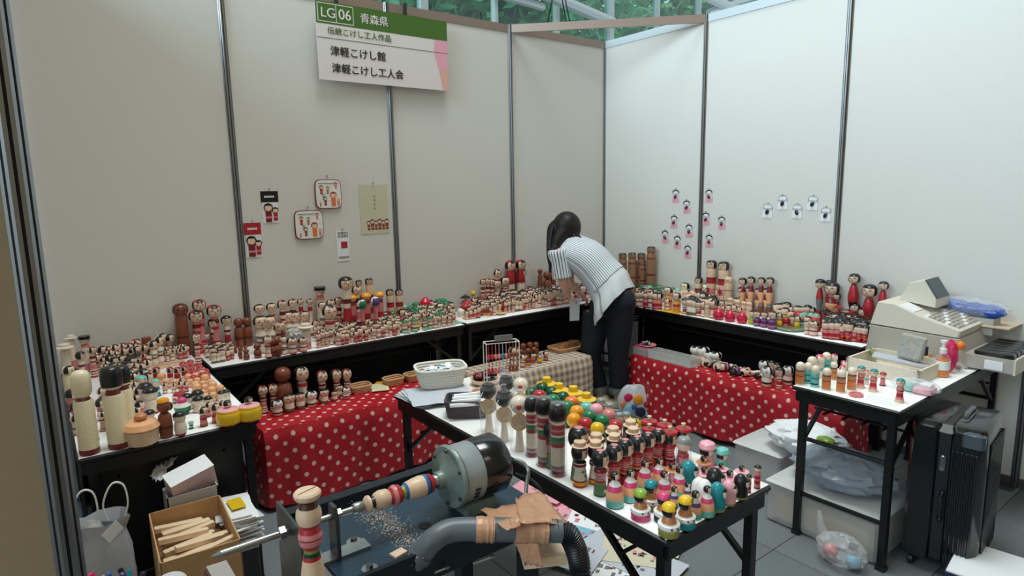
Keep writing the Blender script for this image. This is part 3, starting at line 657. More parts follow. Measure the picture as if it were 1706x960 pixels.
def blob_bag(mb, rx, ry, rz_, m, seed, amp=.12, c=(0, 0, 0), seg=22, rows=14):
    rnd = random.Random(seed); rings = []
    for k in range(rows+1):
        el = -math.pi/2+math.pi*k/rows; rings.append([Vector((c[0]+rx*math.cos(el)*math.cos(t)*(1+rnd.uniform(-amp, amp)), c[1]+ry*math.cos(el)*math.sin(t)*(1+rnd.uniform(-amp, amp)), c[2]+rz_*math.sin(el)*(1+rnd.uniform(-amp, amp)*.7))) for t in [2*math.pi*j/seg for j in range(seg)]])
    return mb.loft(rings, m)
blob_bag(MB(), .035, .05, .09, 'clear_bag', 3).build('bag_film', pb, 15)
wbk = thing('sanding_block', 'brown and grey sanding block resting at the bottom edge by the bracket', 'block', onz(368, 960, .62)); wbk.rotation_euler = (.5, .2, .3)
MB().cbox(-.028, .028, -.035, .035, -.015, .006, 'cardboard_dark').build('block', wbk); MB().box(-.027, .027, -.034, .034, .0062, .009, 'gray_card').build('pad', wbk)
bt = thing('translucent_lid', 'pale translucent plastic lid at the bottom edge under the wood box', 'lid', onz(285, 975, .62)); MB().lathe([(.03, 0), (.036, .002), (.036, .012), (.030, .018), (0, .02)], 'frosted', 20).build('lid', bt)

# ================================================================== CASH REGISTER AND THE RIGHT END
rx0, rx1 = -.50, -.10
rg = thing('cash_register', 'beige electronic cash register with open drawer on the right table', 'cash register', (0, 0, 0))
def yz(px, py, x=rx0): q = onx(px, py, x); return (q.y, q.z)
def slab(pts, x0, x1, m, name, par, bev=.006):
    r = [[Vector((x, y, z)) for y, z in pts] for x in (x0, x1)]; cy = sum(p[0] for p in pts)/len(pts); cz = sum(p[1] for p in pts)/len(pts)
    sh = lambda x, k: [Vector((x, cy+(y-cy)*k, cz+(z-cz)*k)) for y, z in pts]
    return MB().loft([sh(x0, .97), sh(x0+bev, 1), sh(x1-bev, 1), sh(x1, .97)], m).build(name, par)
base = [yz(1442, 577), yz(1612, 612), yz(1600, 566), yz(1450, 541)]; base[0] = (base[0][0], TZ+.002); base[1] = (base[1][0], TZ+.002)
slab(base, rx0-.005, rx1, 'plastic_beige2', 'register_base', rg)
up = [yz(1449, 539), yz(1596, 564), yz(1600, 553), yz(1530, 527), yz(1490, 507), yz(1462, 503)]
slab(up, rx0, rx1, 'plastic_beige', 'register_case', rg)
hd_ = [yz(1478, 505), yz(1478+62, 520), yz(1541, 505), yz(1521, 472), yz(1495, 476)]
slab(hd_, rx0+.14, rx1-.08, 'plastic_beige', 'display_head', rg)
a, b, c_, d = yz(1541, 505), yz(1521, 472), None, None
n = Vector((0, a[0], a[1]))-Vector((0, b[0], b[1])); 
xs = (rx0+.15, rx1-.09); off = Vector((0, -.004, .003))
MB().add([Vector((x, p[0], p[1]))+off*k for k in (0, 1) for p in ((b[0], b[1]), (a[0], a[1])) for x in xs], [(4, 5, 7, 6), (0, 1, 5, 4), (2, 3, 7, 6), (0, 2, 6, 4), (1, 3, 7, 5)], 'screen_dark').build('display_screen', rg)
e0 = Vector((0, *yz(1530, 527))); e1 = Vector((0, *yz(1600, 553))); dn = (e1-e0); nn = Vector((0, -dn.z, dn.y)).normalized(); nn = nn if nn.z > 0 else -nn
for i in range(7):
    for j in range(6):
        o_ = e0+dn*(.12+.12*i); x = rx0+.06+.05*j; q = dn*.045
        P_ = [Vector((x+sx*.019, 0, 0))+o_+q*sy+nn*h_ for h_ in (.0, .008) for sx, sy in ((-1, -1), (1, -1), (1, 1), (-1, 1))]
        MB().hexa(P_, 'plastic_beige2' if (i+j) % 4 else 'paper').build('key', rg)
k0 = Vector((0, *yz(1490, 507)));  q = e0-k0
MB().hexa([Vector((x, 0, 0))+k0+q*f+nn*h_ for h_ in (.0, .004) for x, f in ((rx0+.02, .15), (rx0+.02, .75), (rx0+.13, .75), (rx0+.13, .15))], 'paper').build('receipt_paper', rg)
MB().hexa([Vector((x, 0, 0))+k0+q*f+nn*h_ for h_ in (.0, .003) for x, f in ((rx0+.2, .1), (rx0+.2, .95), (rx0+.36, .95), (rx0+.36, .1))], 'paper').build('paper_slip', rg)
dr = MB().box(rx0+.005, rx1-.02, -3.03, -2.83, TZ+.012, TZ+.075, 'plastic_beige2').build('drawer', rg)
MB().box(rx0+.003, rx1-.018, -3.036, -3.028, TZ+.008, TZ+.08, 'plastic_beige').build('drawer_front', dr)
for j in range(6): MB().cbox(rx0+.02+.06*j, rx0+.072+.06*j, -3.02, -2.87, TZ+.073, TZ+.098, 'case_black', .006).build('coin_tray', dr)
MB().box(rx0-.0005, rx0+.006, -2.99, -2.92, TZ+.02, TZ+.06, 'paper').build('label_sticker', dr)
# notebook / brown envelope on the register and blue bag
en = MB().box(-.42, -.12, -.10, .10, 0, .006, 'envelope').build('brown_envelope'); en.location = (.20, -2.83, .85); en.rotation_euler = (0, .02, 0); tag(en, 'light brown envelope lying on the back of the register drawer', 'envelope')
blb = thing('blue_plastic_bag', 'crumpled blue item in clear plastic bag beside the register', 'bag', (-.14, -2.74, .885))
for k, (x, y, z, r) in enumerate([(.0, .11, .03, .055), (0, .05, .02, .06), (.0, -.02, .015, .058), (0, -.09, .01, .062)]): blob_bag(MB(), r*.8, r*1.0, r*.55, 'blue_bag', 40+k, .16, (x, y, z)).build('blue_bundle', blb, 20)
blob_bag(MB(), .055, .17, .05, 'clear_bag', 50, .1, (0, 0, .02)).build('clear_wrap', blb, 15)
MB().box(-.06, .05, -.12, .12, -.1, -.02, 'plastic_beige2').build('support_box', blb)
blb.location.z = .915
# basket box with foam and scissors
bk = thing('paper_basket', 'cream patterned tray holding envelopes and foam on right table', 'tray', (-.80, -2.66, TZ+.001)); bk.rotation_euler.z = -.02
mb = MB().box(-.13, .13, -.15, .15, 0, .006, 'cream_tray')
for a_ in ((-.14, -.13, -.155, .155), (.13, .14, -.155, .155), (-.14, .14, -.155, -.145), (-.14, .14, .145, .155)): mb.box(*a_, 0, .065, 'cream_tray')
mb.build('tray_wall', bk); 
en2 = thing('gray_envelope', 'grey envelope lying across the cream tray', 'envelope', (-.80, -2.68, TZ+.062)); en2.rotation_euler = (.1, .08, .3); MB().box(-.07, .07, -.11, .11, 0, .005, 'paper_gray').build('envelope', en2); MB().add([(-.07, -.11, .0055), (.07, -.11, .0055), (0, -.02, .0055)], [(0, 1, 2)], 'gray_card').build('flap', en2)
en3 = thing('yellow_card', 'small yellow green card standing in the cream tray', 'card', (-.72, -2.53, TZ+.05)); en3.rotation_euler = (1.1, 0, .3); MB().box(-.03, .03, -.03, .03, 0, .002, 'lime').build('card', en3)
fm = thing('foam_bag', 'grey foam sheet in clear bag standing in the cream tray', 'foam', (-.77, -2.705, TZ+.068)); blob = MB().cbox(-.022, .022, -.05, .05, 0, .115, 'foam', .008); blob.v = [(x+random.uniform(-.004, .004), y+random.uniform(-.004, .004), z+random.uniform(-.004, .004)) for x, y, z in blob.v]; blob.build('foam_sheet', fm, 20); fm.rotation_euler = (.12, .1, .1)
bo = onz(1568, 627, TZ); pbt = thing('pump_bottle', 'clear pump bottle of orange liquid beside the register', 'bottle', (bo.x, bo.y, TZ))
MB().lathe([(.026, .001), (.029, .004), (.029, .075), (.027, .082)], 'liquid', 20).build('liquid', pbt); MB().lathe([(.0295, 0), (.0305, .004), (.0305, .085), (.02, .102), (.012, .108), (.012, .118)], 'cling_film', 20).build('bottle_wall', pbt)
MB().lathe([(.015, .108), (.015, .130), (.008, .134), (.006, .155), (.014, .158), (.014, .168), (.004, .17)], 'white', 16).build('pump_cap', pbt)
MB().lathe([(.0308, .035), (.0308, .075)], 'paper', 20).build('bottle_label', pbt)
ps = onz(1540, 610, TZ); ph_ = thing('pen_stand', 'brown cardboard pen stand with dark scissors beside the bottle', 'pen stand', (ps.x, ps.y, TZ)); MB().cbox(-.025, .025, -.02, .02, 0, .055, 'tan', .002).build('stand', ph_)
for dx in (-.01, .006): MB().tube([(dx, 0, .05), (dx, 0, .095)], .009, 'navy', 8).build('scissor_handle', ph_)
pk = thing('pink_pouch', 'bright pink pouch behind the pump bottle', 'pouch', (bo.x+.09, bo.y-.0, TZ)); blob_bag(MB(), .03, .03, .075, 'magenta', 12, .1, (0, 0, .078)).build('pouch', pk, 20)
MB().ball((.02, -.03, .13), .02, 'orange', 10, 6, 1.1).build('orange_puff', pk)
rb = onz(1478, 596, TZ); ro = thing('tape_roll', 'roll of tape with magenta core leaning behind the cream tray', 'tape roll', (rb.x+.08, rb.y+.02, TZ+.034)); ro.rotation_euler = (0, math.pi/2-.1, .1)
MB().lathe([(.028, -.008), (.034, -.008), (.034, .008), (.028, .008)], 'cream', 24).build('tape', ro); MB().lathe([(.022, -.0082), (.028, -.0082), (.028, .0082), (.022, .0082)], 'magenta', 24).build('core', ro)
pc = onz(1525, 653, TZ); pk2 = thing('packet_bag', 'clear bag of small packets at the front of the right table', 'bag', (pc.x, pc.y, TZ)); blob_bag(MB(), .055, .095, .028, 'clear_bag', 14, .1, (0, 0, .029)).build('bag_film', pk2, 15)
MB().cbox(-.035, .03, -.07, .0, .004, .032, 'lpink', .003).build('packet', pk2); MB().cbox(-.03, .03, .005, .06, .004, .03, 'aqua', .003).build('packet', pk2); MB().cbox(-.02, .03, -.06, -.02, .033, .045, 'paper', .002).build('packet', pk2)
pc = onz(1545, 627, TZ); pk3 = thing('small_packet', 'pale lilac small box beside the pump bottle', 'box', (pc.x, pc.y, TZ)); pk3.rotation_euler.z = .3; MB().cbox(-.03, .03, -.02, .02, 0, .035, 'paper_gray', .002).build('box', pk3); MB().box(-.028, .028, -.0202, -.0195, .005, .03, 'lpink').build('print', pk3)
pc = onz(1594, 617, TZ); pk4 = thing('candy_bag', 'small clear bag of brown sweets right of the bottle', 'bag', (pc.x, pc.y, TZ)); blob_bag(MB(), .02, .03, .018, 'clear_bag', 15, .15, (0, 0, .019)).build('bag_film', pk4, 15)
for k in range(4): MB().ball((-.008+.006*k, -.012+.008*k, .014), .009, 'brown', 8, 6).build('sweet', pk4)
pc = onz(1470, 668, TZ); tag(MB().box(-.045, .045, -.06, .06, 0, .0015, 'paper', Matrix.Translation((pc.x, pc.y, TZ)) @ Matrix.Rotation(.15, 4, 'Z')).build('paper_sheet'), 'blank white paper sheet at the front of the right table', 'paper')
pc = onz(1426, 660, TZ); rg2 = thing('pink_ring', 'small mauve ring lying on the right table before the dolls', 'ring', (pc.x, pc.y, TZ)); MB().lathe([(.016, 0), (.026, 0), (.028, .006), (.026, .012), (.018, .012), (.016, .006)], 'rose', 24).build('ring', rg2)

# ---- suitcase, storage boxes, bags on the floor at right
sc = thing('suitcase', 'large black ribbed hard shell suitcase standing by the right table', 'suitcase', (-.985, -2.99, .0)); sc.rotation_euler.z = .10; sc.scale = (.95, .95, .90)
def shell(x0, x1, y0, y1, z0_, z1, m, c): 
    mb = MB(); rings = []
    for x, k in ((x0, .80), (x0+c*.5, .95), (x0+c, 1), (x1-c, 1), (x1-c*.5, .95), (x1, .80)):
        cy, cz, hy, hz = (y0+y1)/2, (z0_+z1)/2, (y1-y0)/2-(1-k)*c*2, (z1-z0_)/2-(1-k)*c*2
        rings.append([Vector((x, cy+hy*math.copysign(abs(math.cos(t))**.22, math.cos(t)), cz+hz*math.copysign(abs(math.sin(t))**.22, math.sin(t)))) for t in [2*math.pi*(j+.5)/32 for j in range(32)]])
    return mb.loft(rings, m)
shell(-.20, .20, .015, .145, .04, .71, 'case_black', .06).build('rear_shell', sc); MB().cbox(-.192, .192, .002, .020, .05, .70, 'hose', .03).build('seam', sc); shell(-.20, .20, -.13, .008, .04, .71, 'case_black', .06).build('front_shell', sc)
for k in range(9): MB().tube([(-.12+.03*k, -.133, .1), (-.12+.03*k, -.133, .64)], .005, 'case_black', 6).build('rib', sc)
for k in range(6): MB().tube([(-.203, -.10+.016*k, .12), (-.203, -.10+.016*k, .60)], .004, 'case_black', 6).build('rib', sc)
for y in (-.09, .10):
    for x in (-.16, .16): MB().lathe([(.022, -.011), (.026, -.008), (.026, .008), (.022, .011)], 'hose', 14, M=Matrix.Translation((x, y, .026)) @ Matrix.Rotation(math.pi/2, 4, 'X')).build('wheel', sc)
MB().tube(bez([Vector(q) for q in ((-.07, -.03, .705), (-.06, -.03, .73), (.06, -.03, .73), (.07, -.03, .705))], 6), .010, 'case_gray', 8).build('top_handle', sc)
MB().cbox(-.10, .10, -.045, -.015, .700, .712, 'case_gray').build('handle_plate', sc)
MB().cbox(-.209, -.17, -.125, -.045, .62, .70, 'case_gray', .012).build('corner_guard', sc)
MB().cbox(-.206, -.198, .0, .022, .50, .57, 'case_gray').build('lock', sc); MB().lathe([(.008, 0), (.008, .004)], 'steel', 10, M=Matrix.Translation((-.206, .011, .51)) @ Matrix.Rotation(-math.pi/2, 4, 'Y')).build('lock_button', sc)
MB().tube(bez([Vector(q) for q in ((-.203, .0, .28), (-.225, .0, .29), (-.225, .0, .40), (-.203, .0, .41))], 5), .008, 'case_black', 8).build('side_handle', sc)
bx = thing('storage_box', 'low translucent plastic storage box with lid under the right table', 'storage box', (-1.12, -2.585, 0)); bx.rotation_euler.z = 0
MB().cbox(-.17, .17, -.245, .245, .0, .19, 'frosted_plastic', .012).build('box_body', bx); MB().cbox(-.18, .18, -.255, .255, .186, .208, 'frosted', .01).build('lid', bx)
MB().cbox(-.14, .14, -.2, .22, .012, .12, 'raw_wood').build('contents', bx)
bx2 = thing('storage_box', 'smaller white storage box behind, partly under the polka dot cloth', 'storage box', (-.86, -2.16, 0)); MB().cbox(-.14, .14, -.13, .13, 0, .21, 'frosted_plastic', .012).build('box_body', bx2); MB().cbox(-.15, .15, -.14, .14, .208, .228, 'frosted', .01).build('lid', bx2); MB().cbox(-.11, .11, -.10, .10, .01, .12, 'paper').build('contents', bx2)
bx2.location = (-.92, -2.14, 0)
b1 = thing('gray_plastic_bag', 'greyish clear plastic bag lying on the storage box lid', 'bag', (-1.13, -2.60, .212)); blob_bag(MB(), .15, .21, .085, 'gray_bag', 21, .16, (0, 0, .086), 34, 18).build('bag_film', b1, 15); blob_bag(MB(), .09, .12, .04, 'paper_gray', 22, .1, (.01, -.01, .06)).build('folded_bags', b1, 20)
b2 = thing('white_plastic_bag', 'white plastic bag with green item behind the grey bag', 'bag', (-.93, -2.33, .232)); blob_bag(MB(), .14, .19, .075, 'paper', 23, .15, (0, 0, .078), 32, 16).build('bag_film', b2, 20)
g = thing('green_packet', 'bright lime green packet on the white plastic bag', 'packet', (-1.0, -2.46, .335)); blob_bag(MB(), .03, .045, .02, 'lime', 24, .1, (0, 0, .02)).build('packet', g, 20)
b3 = thing('shopping_bag', 'tied clear shopping bag of rubbish on the carpet before the storage box', 'bag', (-1.385, -2.735, 0)); blob_bag(MB(), .075, .10, .065, 'clear_bag', 25, .12, (0, 0, .067), 26, 14).build('bag_film', b3, 15)
MB().tube([(0, .07, .09), (-.01, .09, .15), (0, .10, .2)], [.022, .014, .007], 'clear_bag', 8).build('tied_handle', b3); MB().ball((-.01, .04, .05), .03, 'rose', 10, 8).build('pink_waste', b3); MB().ball((0, -.05, .04), .03, 'sky', 10, 8).build('blue_waste', b3); MB().lathe([(.012, 0), (.018, .004), (.018, .02)], 'black', 12, (.0, -.045, .09)).build('bottle_cap', b3)
pl = onz(1640, 960, .1); wbx = thing('white_panel_box', 'white topped flat box with dark sides in the lower right corner', 'box', (0, 0, 0))
q0 = onz(1572, 950, .12); q1 = onz(1600, 897, .12); 
ux = (q1-q0).normalized(); vx = Vector((ux.y, -ux.x, 0)); L1 = (q1-q0).length; 
P_ = [q0, q0+vx*.42, q1+vx*.42, q1]
MB().hexa([Vector((p.x, p.y, .0)) for p in P_]+[Vector((p.x, p.y, .115)) for p in P_], 'navy').build('box_body', wbx); P2 = [p.lerp((P_[0]+P_[2])/2, .03) for p in P_]
MB().hexa([Vector((p.x, p.y, .116)) for p in P2]+[Vector((p.x, p.y, .122)) for p in P2], 'paper').build('white_top', wbx)
fp = MB().cbox(-.06, .10, -.06, .06, 0, .006, 'steel_dark').build('base_plate'); q = onz(1672, 805, 0); fp.location = (q.x-.03, q.y, 0); tag(fp, 'flat grey steel foot plate on the carpet at the right wall', 'plate')
# papers on the floor under the display table
rnd = random.Random(11); FP = [(925, 838, 'paper_gray', .2), (960, 862, 'lpink', .15), (1000, 868, 'paper', .3), (975, 905, 'sky', .1), (1030, 915, 'paper_gray', -.2), (1085, 900, 'cream', .1), (1010, 945, 'paper', .2), (1075, 945, 'paper_gray', -.1), (1060, 925, 'sheet_beige', .35), (905, 820, 'lpink', 0), (945, 930, 'paper_gray', .1)]
WL = ['furthest left and back', 'pink, second from the back', 'white, middle of the spread', 'pale blue, by the hose', 'grey, right of the hose', 'cream, right side', 'white, bottom edge', 'pale grey, bottom right', 'beige, right side', 'pale pink, furthest back', 'grey, beneath the corrugated hose']
for k, (px, py, m, rz) in enumerate(FP):
    q = onz(px, py, 0); t = thing('printed_leaflet', 'printed sheet on floor under display table, '+WL[k], 'leaflet', (q.x, q.y, .001+.0022*k), rz+.3, 'printed leaflets on the floor'); MB().box(-.105, .105, -.148, .148, 0, .0012, m).build('sheet', t)
    mb = MB(); 
    for j in range(22): x, y = rnd.uniform(-.09, .07), rnd.uniform(-.13, .12); mb.box(x, x+rnd.uniform(.01, .035), y, y+rnd.uniform(.004, .02), .0012, .0018, rnd.choice(['soft_ink', 'dred', 'soft_ink', 'gray', 'rose']))
    mb.build('print', t)

# ================================================================== DOLLS
BP = dict(
    cyl=[(.94, 0), (1, .03), (1, .95), (.9, 1)], taper=[(.95, 0), (1, .03), (.86, .9), (.6, 1)],
    waist=[(.88, 0), (.95, .04), (.72, .5), (.66, .62), (.86, .84), (.80, .94), (.45, 1)],
    flare=[(.97, 0), (1, .05), (.74, .42), (.70, .62), (.84, .82), (.74, .94), (.4, 1)],
    bell=[(.95, 0), (1, .04), (1, .30), (.93, .52), (.66, .82), (.3, 1)],
    barrel=[(.78, 0), (.86, .05), (1, .35), (1, .62), (.86, .9), (.5, 1)],
    pot=[(.62, 0), (.72, .04), (.98, .30), (1, .62), (.96, .80), (.9, .86), (.9, .9), (.3, 1)],
    foot=[(1, 0), (1, .05), (.5, .16), (.42, .3), (.80, .5), (.95, .75), (.6, .95), (.4, 1)],
    stack=[(.80, 0), (.85, .04), (.95, .22), (.62, .42), (.60, .46), (.95, .62), (1, .72), (.72, .9), (.4, 1)],
    dome=[(.95, 0), (1, .05), (1, .55), (.93, .72), (.80, .85), (.45, .97), (.1, 1)])
def rad(prof, t):
    for (r0_, z0_), (r1_, z1_) in zip(prof, prof[1:]):
        if t <= z1_: return r0_+(r1_-r0_)*(t-z0_)/max(1e-6, z1_-z0_)
    return prof[-1][0]
def body_mesh(prof, rb, zb, base, bands, seg, wavy=False):
    P = BP[prof]; cuts = sorted(set([z for _, z in P]+[b for bd in bands for b in bd[:2]])); pr = []; ms = []
    for a in cuts: pr.append((rad(P, a)*rb, a*zb))
    for a, b in zip(cuts, cuts[1:]):
        m = base; mid = (a+b)/2
        for x, y, c in bands:
            if x <= mid <= y: m = c
        ms.append(m)
    return MB().lathe(pr, base, seg, ms=ms)
def sup(u, e): return math.copysign(abs(u)**e, u)
HS = {  # hair masks: (azimuth from face, elevation) -> material or None
    'bob': lambda a, e: 'black' if (e > 28 or abs(a) > 58) and e > -42 else None,
    'fringe': lambda a, e: 'black' if (e > 50 and abs(a) < 70) or (60 < abs(a) < 100 and e > -15) else None,
    'kid': lambda a, e: 'black' if e > 62 or (58 < abs(a) < 95 and e > -10) or (abs(a) < 26 and e > 38) else None,
    'redlock': lambda a, e: 'red' if (e > 52 and abs(a) > 40) else ('black' if (e > 40 and abs(a) < 30) or (62 < abs(a) < 92 and e > -20) else None),
    'redbow': lambda a, e: 'red' if e > 34 and 28 < abs(a) < 150 else ('black' if (e > 25 and abs(a) <= 28) or (58 < abs(a) < 100 and e > -25) else None),
    'cap': lambda a, e: 'black' if e > 8 else None,
    'half': lambda a, e: 'black' if e > 30 else None,
    'crop': lambda a, e: 'black' if (e > 34 or abs(a) > 75) and e > -20 else None}
def head_mesh(hr, q, hz, ex, m, seg, rows, mask=None, k=1.0, mm=None):
    mb = MB(); V = []
    for i in range(rows+1):
        el = -math.pi/2+math.pi*i/rows
        for j in range(seg):
            az = 2*math.pi*j/seg
            V.append((hr*k*sup(math.cos(el), ex)*math.sin(az), -hr*k*sup(math.cos(el), ex)*math.cos(az), hz+hr*q*k*sup(math.sin(el), ex)))
    F_ = {}
    for i in range(rows):
        for j in range(seg):
            el = -90+180*(i+.5)/rows; az = 360*(j+.5)/seg; az = az-360 if az > 180 else az
            mt = m if mask is None else mask(az, el)
            if mt:
                if mm: mt = mm.get(mt, mt)
                F_.setdefault(mt, []).append((i*seg+j, i*seg+(j+1) % seg, (i+1)*seg+(j+1) % seg, (i+1)*seg+j))
    if not F_: return None
    first = True
    for mt, fs in F_.items():
        if first: mb.add(V, fs, mt); first = False
        else:
            ii = mb.mi(mt)
            for f in fs: mb.f.append(f); mb.m.append(ii)
    return mb
def face_mesh(hr, q, hz, ex, side=1):
    mb = MB()
    def pt(az, el, k): az, el = math.radians(az), math.radians(el); return Vector((hr*k*sup(math.cos(el), ex)*math.sin(az), -hr*k*sup(math.cos(el), ex)*math.cos(az), hz+hr*q*k*sup(math.sin(el), ex)))
    for s in (-1, 1):
        for e0_, e1_, w in ((2, 7, 12), (15, 18, 12)):
            a0 = s*24-w; mb.add([pt(a0, e0_, 1.03), pt(a0+w, e0_+2, 1.03), pt(a0+2*w, e0_, 1.03), pt(a0+2*w, e1_-1, 1.03), pt(a0+w, e1_+2, 1.03), pt(a0, e1_-1, 1.03)], [(0, 1, 2, 3, 4, 5)], 'black')
    mb.add([pt(-2, -14, 1.04), pt(2, -14, 1.04), pt(1.5, 4, 1.04), pt(-1.5, 4, 1.04)], [(0, 1, 2, 3)], 'dbrown')
    mb.add([pt(-7, -24, 1.03), pt(7, -24, 1.03), pt(5, -19, 1.03), pt(-5, -19, 1.03)], [(0, 1, 2, 3)], 'red')
    return mb
HS['deepcap'] = lambda a, e: 'black' if e > -28 else None
TPL = {}; HW = {}
KIND = dict(yellow_sombrero='yellow_hat_doll', boater='straw_hat_doll', blackflower='kimono_doll', redkimono='kimono_doll', apple_hat='apple_hat_doll', fuji='mountain_doll', fuji_small='mountain_doll', sw_green='swimmer_doll', sw_teal='swimmer_doll', sw_pink='swimmer_doll', sw_yellow='swimmer_doll', sw_yellow2='swimmer_doll', h_teal='hooded_doll', h_black='hooded_doll', h_pink='hooded_doll', h_white='hooded_doll', unpainted='unpainted_doll', unpainted_black='unpainted_doll', wrapped_tall='wrapped_doll', silver_wrap='wrapped_doll', onion='hooded_doll', wood_ball='ball_doll', pink_ball='ball_doll', apple='ball_doll', footed='footed_doll', mushroom='hatted_doll', tanhat='hatted_doll', conehat='hatted_doll', white_ball='wooden_ball')
for k_ in ('f_green', 'f_red', 'f_orange', 'f_yellow', 'f_pink', 'f_rose', 'f_melon', 'f_pumpkin', 'f_watermelon'): KIND[k_] = 'fruit_headed_doll'
def T(key, prof='waist', rb=.18, zb=.62, base='pale', bands=(), hr=.2, q=.95, ex=.85, skin='skin', hair='fringe', hm=None, extra=(), seg=16, face=True, wrap=False, name='kokeshi_doll', motif=None, hz=None):
    """a doll of height 1: body, head (> hair, face), hats and other extras (part name, lathe profile, materials)"""
    parts = [('body', body_mesh(prof, rb, zb, base, bands, seg).mesh('doll_body', 50), None)]
    if hr:
        hz = hz or 1-hr*q
        parts.append(('head', head_mesh(hr, q, hz, ex, skin, seg, 10).mesh('doll_head', 60), None))
        if hair:
            mh = head_mesh(hr, q, hz, ex, 'black', 24, 14, HS[hair], 1.045, hm)
            parts.append(('hair', mh.mesh('doll_hair', 60), 'head'))
        if face: parts.append(('face', face_mesh(hr, q, hz, ex).mesh('doll_face'), 'head'))
    for nm, prof_, ms in extra:
        parts.append((nm, MB().lathe(prof_, ms[0], seg, ms=ms if len(ms) > 1 else None).mesh('doll_'+nm), 'head' if hr else 'body'))
    if motif:
        mb = MB(); P = BP[prof]
        for (az, t, s_, m) in motif:
            az = math.radians(az); R_ = rad(P, t)*rb*1.012; c = Vector((R_*math.sin(az), -R_*math.cos(az), t*zb)); tx = Vector((math.cos(az), math.sin(az), 0)); n = Vector((math.sin(az), -math.cos(az), 0))
            mb.add([c+n*.003+tx*s_*math.cos(b)*(1 if i % 2 else .55)+Vector((0, 0, s_*math.sin(b)*(1 if i % 2 else .55))) for i, b in enumerate([2*math.pi*k/10 for k in range(10)])], [tuple(range(10))], m)
        parts.append(('flower_print', mb.mesh('doll_print'), 'body'))
    if wrap:
        rr = max(rb, hr*.97)*1.06; parts.append(('plastic_wrap', MB().lathe([(rr, .0), (rr*1.02, .01), (rr, .9), (rr*.8, 1.0), (rr*.15, 1.02)], 'cling_film', 12).mesh('doll_wrap', 20), None))
    TPL[key] = (parts, name); HW[key] = max(hr, rb)
def spawn(key, loc, h, rz, label, cat='doll', group=None, w=1.0, small=False):
    parts, nm = TPL[key]
    r = bpy.data.objects.new(KIND.get(key, 'miniature_kokeshi' if small else nm), None); COL.objects.link(r); r.empty_display_size = .02; r.location = loc; r.rotation_euler = (0, 0, rz); r.scale = (h*w, h*w, h)
    tag(r, label, cat, group); d = {}
    for pn, me, par in parts:
        if small and pn in ('face', 'flower_print'): continue
        d[pn] = link(pn, me, d.get(par, r) if par else r)
    if w < .9 and 'head' in d:      # slender dolls keep round heads on a longer body
        zb = max(v.co.z for v in d['body'].data.vertices); d['head'].scale.z = w; d['head'].location.z = 1-w; d['body'].scale.z = (1-w*(1-zb))/zb
    return r
FL = [(-20, .62, .05, 'red'), (35, .45, .045, 'magenta'), (-45, .35, .04, 'purple'), (10, .28, .045, 'green')]
RB = [(0, .08, 'red'), (.14, .18, 'dred'), (.24, .30, 'red'), (.36, .56, 'rose'), (.62, .70, 'red'), (.80, .92, 'dred')]
# --- traditional
T('plain_red', bands=RB, rb=.17); T('plain_pale', base='pale', bands=[(0, .06, 'dred'), (.86, .94, 'red')], motif=FL, rb=.16)
T('striped', 'flare', bands=[(0, .1, 'red'), (.16, .2, 'dred'), (.2, .3, 'olive'), (.34, .4, 'red'), (.5, .56, 'dred'), (.66, .74, 'red'), (.85, .95, 'dred')], rb=.17, hair='kid')
T('redbow', 'cyl', bands=[(.6, 1, 'red'), (.66, .7, 'dred'), (0, .06, 'red')], hair='redbow', rb=.17, hr=.215, motif=[(-15, .35, .08, 'red'), (30, .2, .06, 'black'), (-40, .16, .05, 'green')])
T('redlock', 'flare', bands=RB, hair='redlock', rb=.17, hr=.21)
T('kid', 'waist', bands=[(0, .1, 'brown'), (.3, .4, 'rose'), (.8, .95, 'red')], hair='kid', rb=.17)
T('tiny_black', 'cyl', base='pale', bands=[(0, .3, 'grn2'), (.3, .4, 'brown')], hr=.27, rb=.22, zb=.52, hair='crop')
T('tiny_wood', 'taper', base='rose', bands=[(0, .25, 'brown'), (.6, .8, 'red')], hr=.25, rb=.2, zb=.56, hair='fringe')
T('tiny_pale', 'cyl', base='pale', bands=[(0, .2, 'rose'), (.55, .7, 'red')], hr=.25, rb=.19, zb=.55, hair='kid')
T('tiny_red', 'cyl', base='rose', bands=[(0, .15, 'dred'), (.3, .65, 'red')], hr=.24, rb=.2, zb=.56, hair='crop')
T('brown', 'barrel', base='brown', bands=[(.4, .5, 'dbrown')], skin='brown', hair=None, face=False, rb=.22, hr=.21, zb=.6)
T('brown_tall', 'cyl', base='brown', bands=[(0, .25, 'red'), (.45, .5, 'dbrown')], skin='brown', hair='fringe', hm={'black': 'dbrown'}, hr=.24, rb=.2, zb=.6, face=True)
T('red_tall', 'flare', base='rose', bands=RB, hair='redbow', hr=.26, rb=.19, zb=.55)
T('graycap', 'waist', base='pale', bands=[(.1, .2, 'red'), (.3, .6, 'red'), (.7, .8, 'dred')], hair='bob', hm={'black': 'black'}, hr=.23, rb=.18, zb=.58)
T('wood_ball', 'barrel', base='wood', bands=[(.3, .5, 'orange')], skin='peach', hair=None, face=False, rb=.38, hr=.36, zb=.45)
T('pink_ball', 'barrel', base='rose', bands=[(.3, .5, 'red')], skin='rose', hair='half', hm={'black': 'red'}, face=False, rb=.38, hr=.38, zb=.4)
T('black_cap', 'barrel', base='pale', bands=[(0, .15, 'red')], skin='pale', hair='cap', face=False, rb=.32, hr=.33, zb=.5)
T('apple', 'barrel', base='red', skin='red', hair=None, face=False, rb=.45, hr=.42, zb=.4)
T('stackhead', 'stack', base='pale', bands=[(0, .1, 'rose'), (.4, .5, 'brown'), (.62, .72, 'gray')], hair='fringe', hr=.2, rb=.18, zb=.62)
